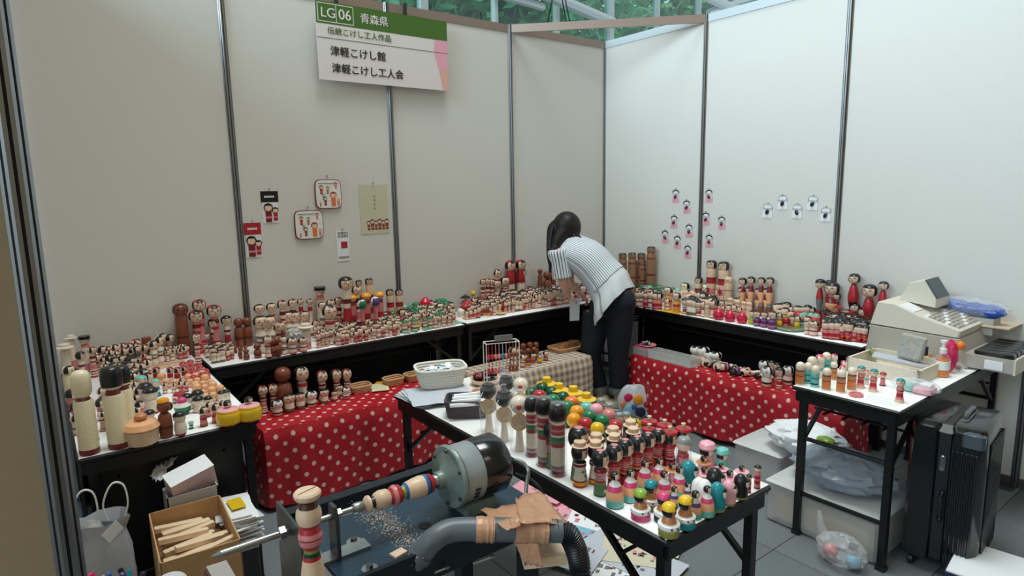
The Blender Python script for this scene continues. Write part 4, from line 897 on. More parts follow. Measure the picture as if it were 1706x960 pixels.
# --- tall unpainted
T('unpainted', 'cyl', base='cream', bands=[(0, .11, 'dred')], skin='cream', hair=None, face=False, hr=.128, q=1.62, rb=.132, zb=.555, ex=.62, extra=[('neck_band', [(.09, .55), (.10, .56), (.085, .59), (.075, .61)], ['dred'])], motif=[(20, .24, .03, 'black'), (60, .18, .025, 'black')])
T('unpainted_black', 'cyl', base='cream', bands=[(0, .11, 'dred')], skin='cream', hair='deepcap', face=False, hr=.135, q=1.25, rb=.14, zb=.60, ex=.55, extra=[('neck_band', [(.09, .595), (.10, .60), (.09, .63), (.08, .665)], ['dred'])])
T('wrapped_tall', 'cyl', base='pale', bands=[(0, .05, 'red'), (.05, .10, 'navy'), (.10, .15, 'rose'), (.15, .2, 'gray'), (.55, .62, 'red'), (.62, .68, 'grn2'), (.68, .74, 'green'), (.78, .97, 'red'), (.84, .88, 'rose')], hair='deepcap', face=False, hr=.118, q=1.25, ex=.8, rb=.095, zb=.74, wrap=True)
T('bentwood', 'cyl', base='bark', bands=[(.5, .54, 'dred'), (.86, .9, 'brown')], skin='bark', hair='half', hr=.15, rb=.155, zb=.78, ex=.6, q=.8)
T('cyl_red', 'cyl', base='wood', bands=[(.62, .74, 'red'), (.74, .78, 'dred'), (.36, .5, 'rose')], skin='wood', hair='bob', hr=.175, rb=.17, zb=.72, ex=.6, q=.9, motif=[(0, .45, .08, 'red'), (-50, .45, .07, 'red')])
T('natural', 'cyl', base='wood', bands=[(.72, .75, 'brown')], skin='wood', hair=None, face=True, hr=.16, rb=.165, zb=.76, ex=.8, q=.95)
T('creamgray', 'cyl', base='cream', skin='cream', hair='fringe', hr=.24, rb=.24, zb=.6, ex=.7)
T('bobtall', 'stack', base='rose', bands=[(0, .3, 'brown'), (.3, .42, 'gray'), (.42, .75, 'peach'), (.75, .95, 'dred')], hair='bob', hr=.17, rb=.15, zb=.68)
T('bobtriple', 'stack', base='dred', bands=[(0, .42, 'red'), (.42, .60, 'black'), (.6, .95, 'red')], hair='bob', hr=.19, rb=.18, zb=.66)
T('bigbob', 'stack', base='red', bands=[(.0, .4, 'dred'), (.42, .5, 'brown')], hair='bob', hr=.25, rb=.2, zb=.55)
T('buntop', 'stack', base='red', bands=[(.42, .7, 'gray')], hair='cap', hr=.2, rb=.14, zb=.64)
T('onion', 'pot', base='crimson', rb=.48, zb=.66, hr=.30, q=.9, skin='pale', hair=None, face=True, hz=.55, extra=[('hood', [(.34, .55), (.36, .66), (.22, .84), (.06, .95), (.0, 1)], ['crimson'])])
T('stripebarrel', 'barrel', base='purple', bands=[(.25, .4, 'rose'), (.55, .7, 'dred')], hr=.24, rb=.26, zb=.56, hair='crop')
T('green_small', 'barrel', base='lime', bands=[(.4, .6, 'yellow')], hr=.25, rb=.26, zb=.54, hair='crop')
T('yellow_small', 'barrel', base='yellow', bands=[(.2, .4, 'olive')], hr=.25, rb=.24, zb=.54, hair='kid')
T('teal_small', 'flare', base='teal', bands=[(.5, .7, 'pale')], hr=.24, rb=.22, zb=.56, hair='half', hm={'black': 'aqua'})
T('aqua_hat', 'cyl', base='pale', bands=[(.0, .3, 'aqua'), (.5, .7, 'green')], hr=.24, rb=.2, zb=.56, hair='cap', hm={'black': 'green'})
T('gold_wrap', 'barrel', base='amber', bands=[(.5, .7, 'red')], hr=.22, rb=.2, zb=.6, hair='fringe', wrap=True)
T('footed', 'foot', base='red', bands=[(0, .1, 'dbrown'), (.3, .5, 'orange')], hr=.28, rb=.24, zb=.52, hair='bob')
T('mushroom', 'foot', base='red', bands=[(0, .1, 'dred')], hr=.2, rb=.24, zb=.6, hair='crop', extra=[('brim_hat', [(.40, .82), (.42, .84), (.2, .92), (.1, 1.0), (0, 1.0)], ['red'])])
T('tanhat', 'foot', base='orange', bands=[(0, .1, 'dred')], hr=.2, rb=.24, zb=.6, hair='crop', extra=[('brim_hat', [(.44, .82), (.46, .84), (.2, .90), (.1, .96), (0, .97)], ['tan'])])
T('conehat', 'stack', base='red', bands=[(.1, .3, 'dred'), (.4, .5, 'black')], hr=.2, rb=.2, zb=.58, hair='crop', extra=[('cone_hat', [(.44, .74), (.45, .77), (.25, .88), (.05, .99), (0, 1)], ['black'])])
T('whitehat_big', 'cyl', base='pale', bands=[(0, .4, 'rose')], hr=.2, rb=.2, zb=.6, skin='pale', hair=None, extra=[('brim_hat', [(.38, .78), (.38, .80), (.25, .84), (.24, .96), (.0, 1.0)], ['pale'])])
T('sailor', 'cyl', base='rose', bands=[(.3, .9, 'pale')], hr=.2, rb=.16, zb=.62, hair=None, extra=[('black_cap', [(.20, .86), (.26, .88), (.2, .92), (.24, .97), (.22, 1.0), (0, 1.0)], ['black'])])
T('yellowhat_big', 'cyl', base='red', bands=[(.0, .3, 'orange'), (.6, .9, 'rose')], hr=.24, rb=.2, zb=.56, hair=None, extra=[('yellow_hat', [(.30, .78), (.30, .82), (.24, .92), (.1, 1.0), (0, 1.0)], ['amber'])])
T('egg_green', 'flare', base='rose', bands=[(.3, .5, 'red')], hr=.3, q=1.05, rb=.2, zb=.5, skin='green', hair='fringe', hm={'black': 'white'}, face=False)
T('egg_purple', 'flare', base='rose', bands=[(.3, .5, 'red')], hr=.3, q=1.05, rb=.2, zb=.5, skin='purple', hair='fringe', hm={'black': 'white'}, face=False)
T('beedoll', 'barrel', base='yellow', bands=[(.2, .35, 'black'), (.5, .65, 'black')], hr=.3, rb=.4, zb=.55, skin='yellow', hair='crop')
T('reddome', 'barrel', base='dred', bands=[(.4, .6, 'black')], hr=.3, rb=.38, zb=.55, skin='gray', hair='cap', hm={'black': 'red'}, face=False)
T('white_ball', 'barrel', base='white', hr=0, hair=None, face=False, rb=.5, zb=1, name='wooden_ball')
T('lollipop', 'cyl', base='pale', bands=[(.3, .6, 'red')], hr=.24, rb=.14, zb=.6, skin='yellow', hair=None, face=False)
T('bottle2', 'cyl', base='dred', bands=[(.0, .25, 'pale'), (.35, .6, 'amber'), (.75, 1, 'brown')], hr=0, rb=.28, zb=1, hair=None, face=False, name='striped_wooden_cup')
# --- display table
def fruit(key, col, stripes=None, ex=.9, q=.95, stem=False):
    e = []
    if stem: e.append(('stem', [(.03, .97), (.03, 1.04), (0, 1.04)], ['wood']))
    T(key, 'flare', base=col, bands=[(0, .12, 'dgreen')], hr=.27, q=q, ex=ex, rb=.2, zb=.52, skin=col, hair=None, face=False, extra=e)
for k_, c_ in (('f_green', 'green'), ('f_red', 'red'), ('f_orange', 'amber'), ('f_yellow', 'yellow'), ('f_pink', 'lpink'), ('f_rose', 'rose'), ('f_melon', 'aqua')): fruit(k_, c_)
fruit('f_pumpkin', 'orange', ex=.8, q=.75, stem=True)
HS['ribs'] = lambda a, e: 'dgreen' if int((a+180)//15) % 2 == 0 and -65 < e < 75 else None
T('f_watermelon', 'flare', base='green', bands=[(0, .12, 'dgreen')], hr=.28, q=.85, ex=.95, rb=.2, zb=.52, skin='green', hair='ribs', face=False)
T('yellow_sombrero', 'flare', base='yellow', bands=[(0, .15, 'amber')], hr=.2, rb=.2, zb=.5, hair='crop', skin='skin', extra=[('yellow_hat', [(.36, .72), (.38, .75), (.30, .77), (.19, .80), (.16, .98), (.12, 1.0), (0, 1.0)], ['yellow'])], hz=.66)
T('boater', 'waist', base='pale', bands=[(0, .08, 'red'), (.08, .2, 'amber'), (.2, .26, 'brown'), (.8, .9, 'dred'), (.93, 1, 'black')], hr=.17, q=1.0, rb=.165, zb=.56, hair='bob', hz=.73, motif=[(10, .55, .05, 'magenta'), (35, .62, .045, 'red'), (-15, .42, .04, 'purple'), (-40, .6, .04, 'green')], extra=[('straw_hat', [(.17, .86), (.175, .875), (.13, .885), (.128, .97), (.11, .985), (0, .985)], ['wood'])])
T('blackflower', 'waist', base='dred', bands=[(0, .06, 'black'), (.06, .42, 'grn2'), (.42, .5, 'olive'), (.55, .85, 'rose'), (.60, .64, 'gray'), (.70, .74, 'gray')], hr=.185, q=1.05, rb=.165, zb=.62, hair='bob', motif=[(10, .28, .06, 'red'), (-35, .2, .05, 'pale')], extra=[('pink_flower', [(.075, .985), (.08, 1.0), (.03, 1.01), (0, 1.01)], ['rose'])])
T('redkimono', 'waist', base='red', bands=[(0, .06, 'dred'), (.32, .40, 'black'), (.40, .46, 'amber'), (.55, .85, 'rose'), (.60, .63, 'dred'), (.70, .73, 'dred'), (.78, .81, 'dred')], hr=.19, q=1.0, rb=.165, zb=.62, hair='bob', motif=[(10, .2, .06, 'pale')], extra=[('pink_flower', [(.07, .985), (.075, 1.0), (.03, 1.01), (0, 1.01)], ['rose'])])
T('apple_hat', 'waist', base='red', bands=[(0, .06, 'dred'), (.25, .33, 'black'), (.33, .4, 'rose'), (.5, .8, 'rose'), (.56, .6, 'dred'), (.68, .72, 'dred')], hr=.18, q=1.0, rb=.165, zb=.56, hair='bob', hz=.70, extra=[('apple_hat', [(.17, .80), (.205, .83), (.19, .88), (.08, .915), (.045, .918), (.045, .98), (.06, .985), (.05, 1.0), (0, 1.0)], ['red', 'red', 'red', 'green', 'wood', 'wood', 'wood', 'wood'])])
T('silver_wrap', 'waist', base='red', bands=[(.2, .4, 'dred'), (.5, .8, 'rose')], hr=.19, rb=.165, zb=.6, hair='cap', hm={'black': 'gray'}, wrap=True)
T('fuji', 'bell', base='peach', bands=[(0, .04, 'dgreen'), (.04, .30, 'aqua'), (.62, .82, 'pink'), (.82, 1, 'white')], hr=.125, rb=.26, zb=.76, hair='crop')
T('fuji_small', 'bell', base='peach', bands=[(0, .3, 'aqua'), (.62, .82, 'purple'), (.82, 1, 'white')], hr=.15, rb=.24, zb=.72, hair='crop')
def swim(key, cap, base, ring='white'):
    T(key, 'bell', base='tan', bands=[(0, .03, base), (.03, .2, base)], hr=.215, q=.9, rb=.27, zb=.66, hair='bob', skin='tan', hz=.74, extra=[('swim_ring', [(.30, .21), (.34, .27), (.33, .36), (.26, .40), (.22, .40)], [ring]), ('swim_cap', [(.235, .80), (.22, .88), (.16, .96), (.06, 1.0), (0, 1.0)], [cap]), ('base_disc', [(.30, 0), (.32, .02), (.32, .17), (.28, .21)], [base])])
    parts, nm = TPL[key]; mb = MB()
    for s in (-1, 1): mb.lathe([(.03, 0), (.055, .01), (.055, .03), (.03, .035)], 'dgreen', 10, M=Matrix.Translation((.085*s, -.195, .885)) @ Matrix.Rotation(math.pi*.38, 4, 'X'))
    parts.append(('goggles', mb.mesh('goggles'), 'head'))
    mb = MB()
    for k in range(5): a = -1.2+.6*k; mb.ball((.33*math.sin(a), -.33*math.cos(a), .31), .035, 'navy', 8, 5)
    parts.append(('ring_dots', mb.mesh('ring_dots'), 'head'))
swim('sw_green', 'lime', 'pink'); swim('sw_teal', 'teal', 'olive'); swim('sw_pink', 'pink', 'navy'); swim('sw_yellow', 'yellow', 'olive'); swim('sw_yellow2', 'yellow', 'teal')
def hood(key, col, base='olive'):
    T(key, 'dome', base=col, bands=[(0, .1, base)], hr=.22, q=1.0, rb=.31, zb=1.0, hair='half', skin='pale', hz=.56, hm={'black': 'black'})
    parts, nm = TPL[key]
    for i, (pn, me, par) in enumerate(parts):
        if par == 'head' or pn == 'head': me.transform(Matrix.Translation((0, -.145, .06)))
        if pn == 'hair': pass
hood('h_teal', 'teal'); hood('h_black', 'black'); hood('h_pink', 'lpink'); hood('h_white', 'white')
T('conehat_small', 'bell', base='lpink', bands=[(0, .2, 'rose')], hr=.17, rb=.2, zb=.6, hair='crop', hz=.88, extra=[('plate_hat', [(.36, .66), (.44, .70), (.40, .72), (.2, .72)], ['tan'])])
T('platehat_pink', 'bell', base='lpink', bands=[(0, .2, 'rose')], hr=.17, rb=.2, zb=.6, hair='crop', hz=.88, extra=[('plate_hat', [(.36, .66), (.44, .70), (.40, .72), (.2, .72)], ['lpink'])])
T('slimred', 'cyl', base='rose', bands=[(0, .1, 'dred'), (.3, .5, 'red'), (.6, .8, 'red')], hr=.15, rb=.13, zb=.72, hair='cap')
T('domehat_pink', 'bell', base='lpink', bands=[(0, .1, 'rose')], hr=.24, rb=.28, zb=.56, hair='crop', hz=.68, extra=[('dome_cap', [(.27, .74), (.29, .80), (.24, .92), (.08, 1.0), (0, 1.0)], ['lpink'])])
T('domehat_teal', 'bell', base='aqua', bands=[(0, .1, 'teal')], hr=.24, rb=.28, zb=.56, hair='crop', hz=.68, extra=[('dome_cap', [(.29, .74), (.31, .80), (.25, .92), (.08, 1.0), (0, 1.0)], ['aqua'])])
T('bear_yellow', 'flare', base='yellow', bands=[(.4, .6, 'black')], hr=.26, rb=.2, zb=.55, skin='yellow', hair='kid')
# bald heads with orange or teal bodies on the right table
T('bald_orange', 'cyl', base='tan', bands=[(0, .08, 'wood'), (.35, .5, 'orange'), (.6, .64, 'dbrown'), (.9, 1, 'brown')], hr=.205, q=1.05, rb=.2, zb=.66, skin='pale', hair=None, face=False, ex=.9)
T('bald_teal', 'cyl', base='aqua', bands=[(.2, .3, 'navy'), (.6, .7, 'teal')], hr=.205, q=1.05, rb=.2, zb=.66, skin='pale', hair=None, face=False, ex=.9)
T('spotted', 'cyl', base='pale', bands=[(.5, .7, 'aqua')], hr=.22, q=1.05, rb=.2, zb=.6, skin='pale', hair='kid', hm={'black': 'magenta'}, face=False)
T('tealhead', 'flare', base='rose', bands=[(0, .2, 'wood'), (.35, .6, 'red'), (.7, .76, 'dbrown')], hr=.2, rb=.2, zb=.64, hair='half', hm={'black': 'teal'})
T('redcap_small', 'flare', base='rose', bands=[(0, .15, 'dbrown')], hr=.26, rb=.24, zb=.5, hair='cap', hm={'black': 'red'})
T('panda', 'barrel', base='pale', bands=[(.3, .5, 'black')], hr=.3, rb=.26, zb=.5, skin='white', hair='kid')

RECT = {1: [(-3.255, -1.735, -.415, -.05), (-1.70, -.19, -.415, -.05), (-.418, -.05, -2.345, -.455), (-3.868, -3.305, -1.33, -.05), (-1.32, -.05, -2.88, -2.47), (-2.73, -2.277, -2.892, -1.43)], 0: [(-3.12, -1.94, -.75, -.48), (-1.81, -.94, -.78, -.48), (-.66, -.47, -2.39, -.94)]}
def inside(P, R_): return any(a <= P.x <= b and c <= P.y <= d for a, b, c, d in R_)
def gx(px, py, z):
    p = onz(px, py, z); P = Vector((p.x, p.y, z)); rr = RECT[1 if z > .6 else 0]
    if inside(P, rr): return P
    d = P-EYE
    for k in range(1, 120):
        for s_ in (-1, 1):
            Q = EYE+d*(1+s_*.003*k)
            if inside(Q, rr): return Vector((Q.x, Q.y, z))
    best = min(rr, key=lambda r: max(r[0]-P.x, P.x-r[1], 0)+max(r[2]-P.y, P.y-r[3], 0))
    return Vector((min(max(P.x, best[0]), best[1]), min(max(P.y, best[2]), best[3]), z))
def put(key, bx, by, ty, label, z=TZ, rz=0.0, group=None, w=1.0, cat='doll', small=None):
    P = gx(bx, by-1.5, z); h = topz(P, ty)-z; ct = 1/math.hypot(1, (bx-853)/F)
    w = w*(P-EYE).dot(cf)*ct/F/(2*HW[key]*h) if w > 3 else w*ct
    return spawn(key, P, h, rz, label, cat, group, w, small=(by-ty) < 26 if small is None else small)

# ---------------- display table in the middle (faces turned to the short near end)
R5 = math.radians(32); G = 'dolls on the middle display table'
for key, bx, by, ty, lab in [
    ('wrapped_tall', 887, 760, 661, 'tall plastic-wrapped doll with black head, leftmost of three'), ('wrapped_tall', 907, 776, 662, 'tall plastic-wrapped doll with black head, middle of three'), ('wrapped_tall', 930, 792, 671, 'tall plastic-wrapped doll with black head, nearest of three')]:
    put(key, bx, by, ty, lab, rz=R5, group='plastic-wrapped tall dolls')
for k, (x, y) in enumerate([(911, 628), (931, 638), (955, 643), (977, 654)]): put('yellow_sombrero', x, y+44, y, 'doll under yellow wide brimmed hat, '+('furthest left', 'second from left', 'third from left', 'rightmost')[k]+' of four', rz=R5, group='yellow hatted dolls')
W4 = ('leftmost', 'second from left', 'third from left', 'rightmost')
for k, (x, y) in enumerate([(886, 646), (904, 638), (920, 645), (938, 653)]): put('f_watermelon', x, y+38, y, 'doll with striped green watermelon head, '+W4[k]+' of four', rz=R5, group='watermelon headed dolls')
for key, x, y, lab in [('f_red', 899, 650, 'red ball headed doll between two watermelon heads'), ('f_green', 922, 657, 'green ball headed doll behind the wrapped tall dolls'), ('f_pumpkin', 952, 661, 'orange pumpkin headed doll with a stem'), ('f_green', 945, 668, 'green ball headed doll left of the orange one'),
    ('f_orange', 961, 676, 'orange ball headed doll, rear of two'), ('f_melon', 977, 670, 'pale netted melon headed doll beside the pumpkin'), ('f_pink', 993, 673, 'pink ball headed doll beside the melon head'), ('f_orange', 956, 689, 'orange ball headed doll, front of two'), ('f_green', 982, 684, 'green ball headed doll below the pink one'),
    ('f_green', 1003, 691, 'green ball headed doll, rightmost of the greens'), ('f_rose', 1014, 682, 'dull rose ball headed doll by the silver wrapped ones'), ('f_red', 975, 696, 'bright red ball headed doll between orange and yellow'), ('f_red', 1025, 700, 'red ball headed doll, rightmost among the fruit heads'), ('f_yellow', 995, 704, 'yellow ball headed doll nearest the straw hats')]:
    put(key, x, y+44, y, lab, rz=R5, group='fruit headed dolls')
for k, (x, y) in enumerate([(1001, 664), (1015, 672), (1031, 688), (1043, 687)]): put('silver_wrap', x, y+42, y, 'small silver topped doll in clear wrap, '+W4[k]+' of four', rz=R5, group='silver topped wrapped dolls', w=.9)
put('bear_yellow', 1057, 742, 694, 'small yellow doll with black markings behind the straw hats', rz=R5)
for k, (x, y) in enumerate([(964, 712), (921, 702)]): put('blackflower', x, y+88-10*k, y, ('white bodied black haired doll with open top behind straw hats', 'black haired doll half hidden behind the wrapped tall dolls')[k], rz=R5)
for k, (x, y, b) in enumerate([(1050, 699, 770), (1054, 711, 782), (1021, 710, 785), (1023, 722, 795), (993, 721, 795), (992, 733, 806), (966, 733, 810)]):
    put('boater', x, b, y, 'black haired doll in flat straw hat, '+('at the very back right', 'second from the back right', 'back of the middle pair', 'front of the middle pair', 'behind the front pair', 'right of the front pair', 'nearest at the table edge')[k], rz=R5, group='straw hatted dolls')
for k, (x, y, b) in enumerate([(1081, 693, 760), (1081, 706, 768), (1106, 699, 766), (1115, 710, 776), (1137, 705, 772)]):
    put('apple_hat', x, b, y, 'red kimono doll with apple hat, '+('furthest back', 'just before the furthest back', 'rear middle', 'front middle', 'rightmost')[k], rz=R5, group='apple hatted dolls')
for k, (x, y, b) in enumerate([(1000, 750, 825), (1023, 741, 815), (1041, 732, 806), (1061, 727, 797), (1079, 721, 786), (1096, 715, 778)]):
    put('blackflower' if k < 1 else 'redkimono', x, b, y, ('grey patterned black haired doll nearest the long table edge', 'red kimono doll with black bob, nearest of the slanting row', 'red kimono doll with black bob, second in the slanting row', 'red kimono doll with black bob, third in the slanting row', 'red kimono doll with black bob, fourth in the slanting row', 'red kimono doll with black bob, last in the slanting row')[k], rz=R5, group='kimono dolls with black bobs')
put('silver_wrap', 1138, 792, 729, 'silver topped wrapped doll standing right of the apple hats', rz=R5)
for k, (x, y, b) in enumerate([(1024, 787, 844), (1050, 782, 835), (1074, 767, 818), (1098, 763, 810), (1106, 785, 838), (1131, 777, 828), (1177, 810, 860)]):
    put('fuji', x, b, y, 'mountain shaped doll pink above pale green, '+('nearest the long table edge', 'second from the long edge', 'third along the rear row', 'last of the rear row', 'left of the pair behind the swimmers', 'right of the pair behind the swimmers', 'alone near the short edge')[k], rz=R5, group='mountain shaped dolls')
for k, (x, y, b) in enumerate([(1123, 811, 846), (1145, 804, 836), (1158, 818, 864)]): put('fuji_small', x, b, y, 'small mountain doll with purple collar, '+('left', 'rear', 'right')[k]+' of three', rz=R5, group='small mountain dolls')
for key, x, y, b, lab in [('sw_teal', 1084, 800, 848, 'swimmer doll with teal cap, rearmost'), ('sw_green', 1067, 815, 865, 'swimmer doll with green cap and pink base'), ('sw_pink', 1105, 820, 869, 'swimmer doll with pink cap and dark blue base'), ('sw_yellow2', 1141, 826, 880, 'swimmer doll with yellow cap and teal base'), ('sw_yellow', 1114, 837, 892, 'swimmer doll with yellow cap nearest the table corner')]:
    put(key, x, b, y, lab, rz=R5, group='swimmer dolls in white rings')
for key, x, y, b, lab in [('h_teal', 1146, 768, 815, 'rounded doll in teal hood, rear'), ('h_black', 1190, 780, 828, 'rounded doll in black hood, rear'), ('h_white', 1164, 796, 838, 'rounded doll in white hood beside the teal one'), ('h_white', 1172, 799, 846, 'rounded doll in white hood, front of two'), ('h_pink', 1213, 800, 842, 'rounded doll in pale pink hood'), ('h_black', 1233, 790, 833, 'rounded doll in black hood near the table end'), ('h_teal', 1194, 804, 850, 'rounded doll in teal hood at the short edge')]:
    put(key, x, b, y, lab, rz=R5, group='hooded dolls')
for key, x, y, b, lab in [('conehat_small', 1172, 762, 792, 'small doll seated in a tan plate collar, rear'), ('conehat_small', 1119, 773, 805, 'small doll in a tan plate collar between mountain dolls'), ('platehat_pink', 1173, 780, 812, 'small doll with pink striped collar, leftmost'), ('platehat_pink', 1201, 773, 802, 'small doll with pink striped collar, rear'), ('platehat_pink', 1235, 777, 806, 'small doll with pink striped collar, rightmost'), ('platehat_pink', 1215, 785, 820, 'small doll with pink striped collar between black hoods'), ('slimred', 1247, 791, 822, 'little red doll beside the last black hood'), ('slimred', 1261, 775, 815, 'slim red striped doll standing alone by the corner'), ('domehat_pink', 1177, 734, 785, 'pink doll in a domed pink cap at the far edge'), ('domehat_teal', 1202, 745, 786, 'teal doll in a domed teal cap at the far edge')]:
    put(key, x, b, y, lab, rz=R5)
c = gx(1150, 770, TZ); t = thing('white_tray', 'white tray with a red rim behind the kimono dolls', 'tray', (-2.31, c.y-.0+.02, TZ)); 
MB().cbox(-.04, .04, -.07, .07, 0, .012, 'white', .003).build('tray', t); MB().box(-.042, .042, .068, .074, 0, .02, 'red').build('rim', t)
# kendama toys in clear bags
def kendama(bx, by, ty, dark, lab):
    P = gx(bx, by, TZ); h = topz(P, ty)-TZ; t = thing('kendama', lab, 'toy', P, 0, 'bagged kendama toys')
    rr = h*.155
    MB().lathe([(r*h, z*h) for r, z in ((.07, 0), (.085, .01), (.06, .25), (.055, .40), (.09, .46))], 'pale', 14, ms=['rose', 'pale', 'pale', 'pale']).build('handle', t)
    M = Matrix.Translation((0, 0, h*.52)) @ Matrix.Rotation(-.65, 4, 'Z') @ Matrix.Rotation(math.pi/2, 4, 'X')
    MB().lathe([(.04*h, -.12*h), (.06*h, -.02*h), (.135*h, .05*h), (.15*h, .08*h), (.13*h, .085*h), (.03*h, .05*h)], 'pale', 18, M=M, ms=['pale', 'pale', 'yellow', 'yellow', 'wood']).build('cup', t)
    MB().lathe([(.04*h, -.16*h), (.08*h, -.08*h), (.1*h, -.13*h)], 'pale', 14, M=M).build('small_cup', t)
    b = MB().ball((0, 0, h*.80), rr, 'black' if dark else 'pale', 18, 12).build('ball', t); MB().ball((.0, -.0, h*.83), rr*1.01, 'black' if dark else 'rose', 18, 4, .9).build('ball_paint', b) if dark else MB().ball((-rr*.5, -rr*.6, h*.80), rr*.35, 'red', 10, 6).build('ball_flower', b)
    MB().tube(bez([Vector((0, 0, h*.9)), Vector((-rr*1.3, -.01, h*.75)), Vector((-rr*1.2, -.01, h*.5)), Vector((-.01, -.01, h*.4))], 6), .0012, 'white', 5).build('string', t)
    MB().lathe([(rr*1.0, h*.02), (rr*1.1, h*.3), (rr*1.25, h*.6), (rr*1.2, h*.85), (rr*.4, h*.97), (rr*.15, h*1.02), (rr*.35, h*1.06)], 'cling_film', 12).build('clear_bag', t, 15)
for a in [(845, 702, 622, True, 'bagged kendama with black ball, rear left'), (868, 704, 626, False, 'bagged kendama with pink marked ball, rear right'), (815, 719, 634, True, 'bagged kendama with grey ball, leftmost in front'), (841, 734, 646, True, 'bagged kendama with yellow rimmed cup, middle in front'), (866, 750, 655, False, 'bagged kendama with white ball, rightmost in front')]: kendama(*a)
# wire strap rack, bowls, baskets on the far half
P0 = gx(812, 655, TZ); P1 = gx(866, 642, TZ); rk = thing('wire_rack', 'pink wire rack with a small grey sign hung with phone straps', 'rack', P0)
zt = topz(P0, 574)-TZ; v = P1-P0; n_ = Vector((-v.y, v.x, 0)).normalized()*.05
for o_ in (Vector((0, 0, 0)), n_): MB().tube([o_, o_+Vector((0, 0, zt)), o_+v+Vector((0, 0, zt)), o_+v], .0028, 'white', 6).build('frame', rk)
MB().tube([Vector((0, 0, zt)), n_+Vector((0, 0, zt))], .0025, 'white', 6).build('tie', rk); MB().tube([v+Vector((0, 0, zt)), v+n_+Vector((0, 0, zt))], .0025, 'white', 6).build('tie', rk); MB().tube([v, v+n_], .0025, 'white', 6).build('tie', rk); MB().tube([Vector((0, 0, .004)), n_+Vector((0, 0, .004))], .0025, 'white', 6).build('tie', rk)
MB().hexa([v*.25+Vector((0, 0, zt+.008)), v*.8+Vector((0, 0, zt+.008)), v*.8+n_*.1+Vector((0, 0, zt+.008)), v*.25+n_*.1+Vector((0, 0, zt+.008)), v*.25+Vector((0, 0, zt+.034)), v*.8+Vector((0, 0, zt+.034)), v*.8+n_*.1+Vector((0, 0, zt+.034)), v*.25+n_*.1+Vector((0, 0, zt+.034))], 'gray').build('sign_plate', rk)
for k in range(9):
    rnd = random.Random(k); q = P0+v*(k+.6)/9.4+Vector((0, 0, zt-.003)); cc = ['red', 'red', 'rose', 'rose', 'sky', 'rose', 'brown', 'brown', 'brown'][k]
    s = thing('phone_strap', '%s phone strap hanging on the wire rack, %s' % ({'red': 'red', 'rose': 'pink', 'sky': 'pale blue', 'brown': 'brown'}[cc], ('first at left', 'second', 'third', 'fourth', 'in the middle', 'sixth', 'third from right', 'second from right', 'last at right')[k]), 'strap', q, 0, 'phone straps on the rack')
    MB().tube([(0, 0, 0), (0, -.002, -.05), (.002, 0, -.10)], .002, cc, 5).build('cord', s); MB().ball((0, 0, -.055), .009, cc if cc != 'sky' else 'teal', 8, 6, 1.3).build('bead', s); MB().lathe([(.006, -.13), (.008, -.125), (.005, -.105)], cc, 8).build('charm', s)
def woven(name, lab, c, w, d, h, m, rz=0, rows=7, taper=.8, cat='basket', rad_=.5):
    t = thing(name, lab, cat, c, rz)
    def ring(z, k, e=.35): return [Vector((w/2*k*math.copysign(abs(math.cos(a))**rad_, math.cos(a)), d/2*k*math.copysign(abs(math.sin(a))**rad_, math.sin(a)), z)) for a in [2*math.pi*(j+.5)/28 for j in range(28)]]
    MB().loft([ring(0, taper-.02), ring(.004, taper)], m).build('basket_floor', t)
    for i in range(rows):
        k = taper+(1-taper)*(i+.5)/rows; r = ring(h*(i+.5)/rows, k); MB().tube(r+[r[0]], h/rows*.53, m, 6, False).build('woven_coil', t)
    return t
c = gx(735, 648, TZ); c.z += .022; wk = woven('white_basket', 'white coiled rope basket full of pale badges', c, .225, .16, .088, 'wicker_white', -.35, 8, .78)
for k in range(34):
    rnd = random.Random(k+60); a, rr = rnd.uniform(0, 6.28), rnd.random()**.5
    b = thing('badge', 'round pale printed badge in the white rope basket', 'badge', c+Vector((rr*.075*math.cos(a), rr*.05*math.sin(a), .062+.003*(k % 6))), 0, 'badges in the white basket'); b.rotation_euler = (rnd.uniform(-.4, .4), rnd.uniform(-.4, .4), 0)
    MB().lathe([(.013, 0), (.015, .001), (.013, .004), (.004, .005)], 'paper', 14, ms=['gray', 'paper', 'paper' if k % 3 else 'sky']).build('disc', b)
MB().lathe([(.05, .003), (.062, .055), (.01, .058)], 'paper_gray', 14, M=Matrix.Diagonal((1.2, .85, 1, 1))).build('paper_filling', wk)
c = gx(780, 690, TZ); wk = woven('dark_basket', 'dark grey woven basket holding white wrapped sticks', c, .175, .12, .072, 'wicker_dark', -.66, 10, .86, rad_=.3)
for k in range(7):
    s = thing('wrapped_stick', 'white paper wrapped stick lying in the dark basket', 'stick', c+Vector((-.012+.006*(k % 2)+.018*(k-3)*math.sin(.66), .018*(k-3)*.8, .060+.009*(k % 2))), 0, 'wrapped sticks in the dark basket'); s.rotation_euler = (0, 0, -.5+.08*(k % 3))
    MB().tube([(-.055, 0, 0), (.055, 0, 0)], .008, 'paper', 8).build('wrapper', s); MB().tube([(-.058, 0, 0), (-.054, 0, 0)], .006, 'black', 8).build('tip', s)
MB().box(-.065, .065, -.04, .04, .004, .050, 'paper').build('paper_filling', wk)
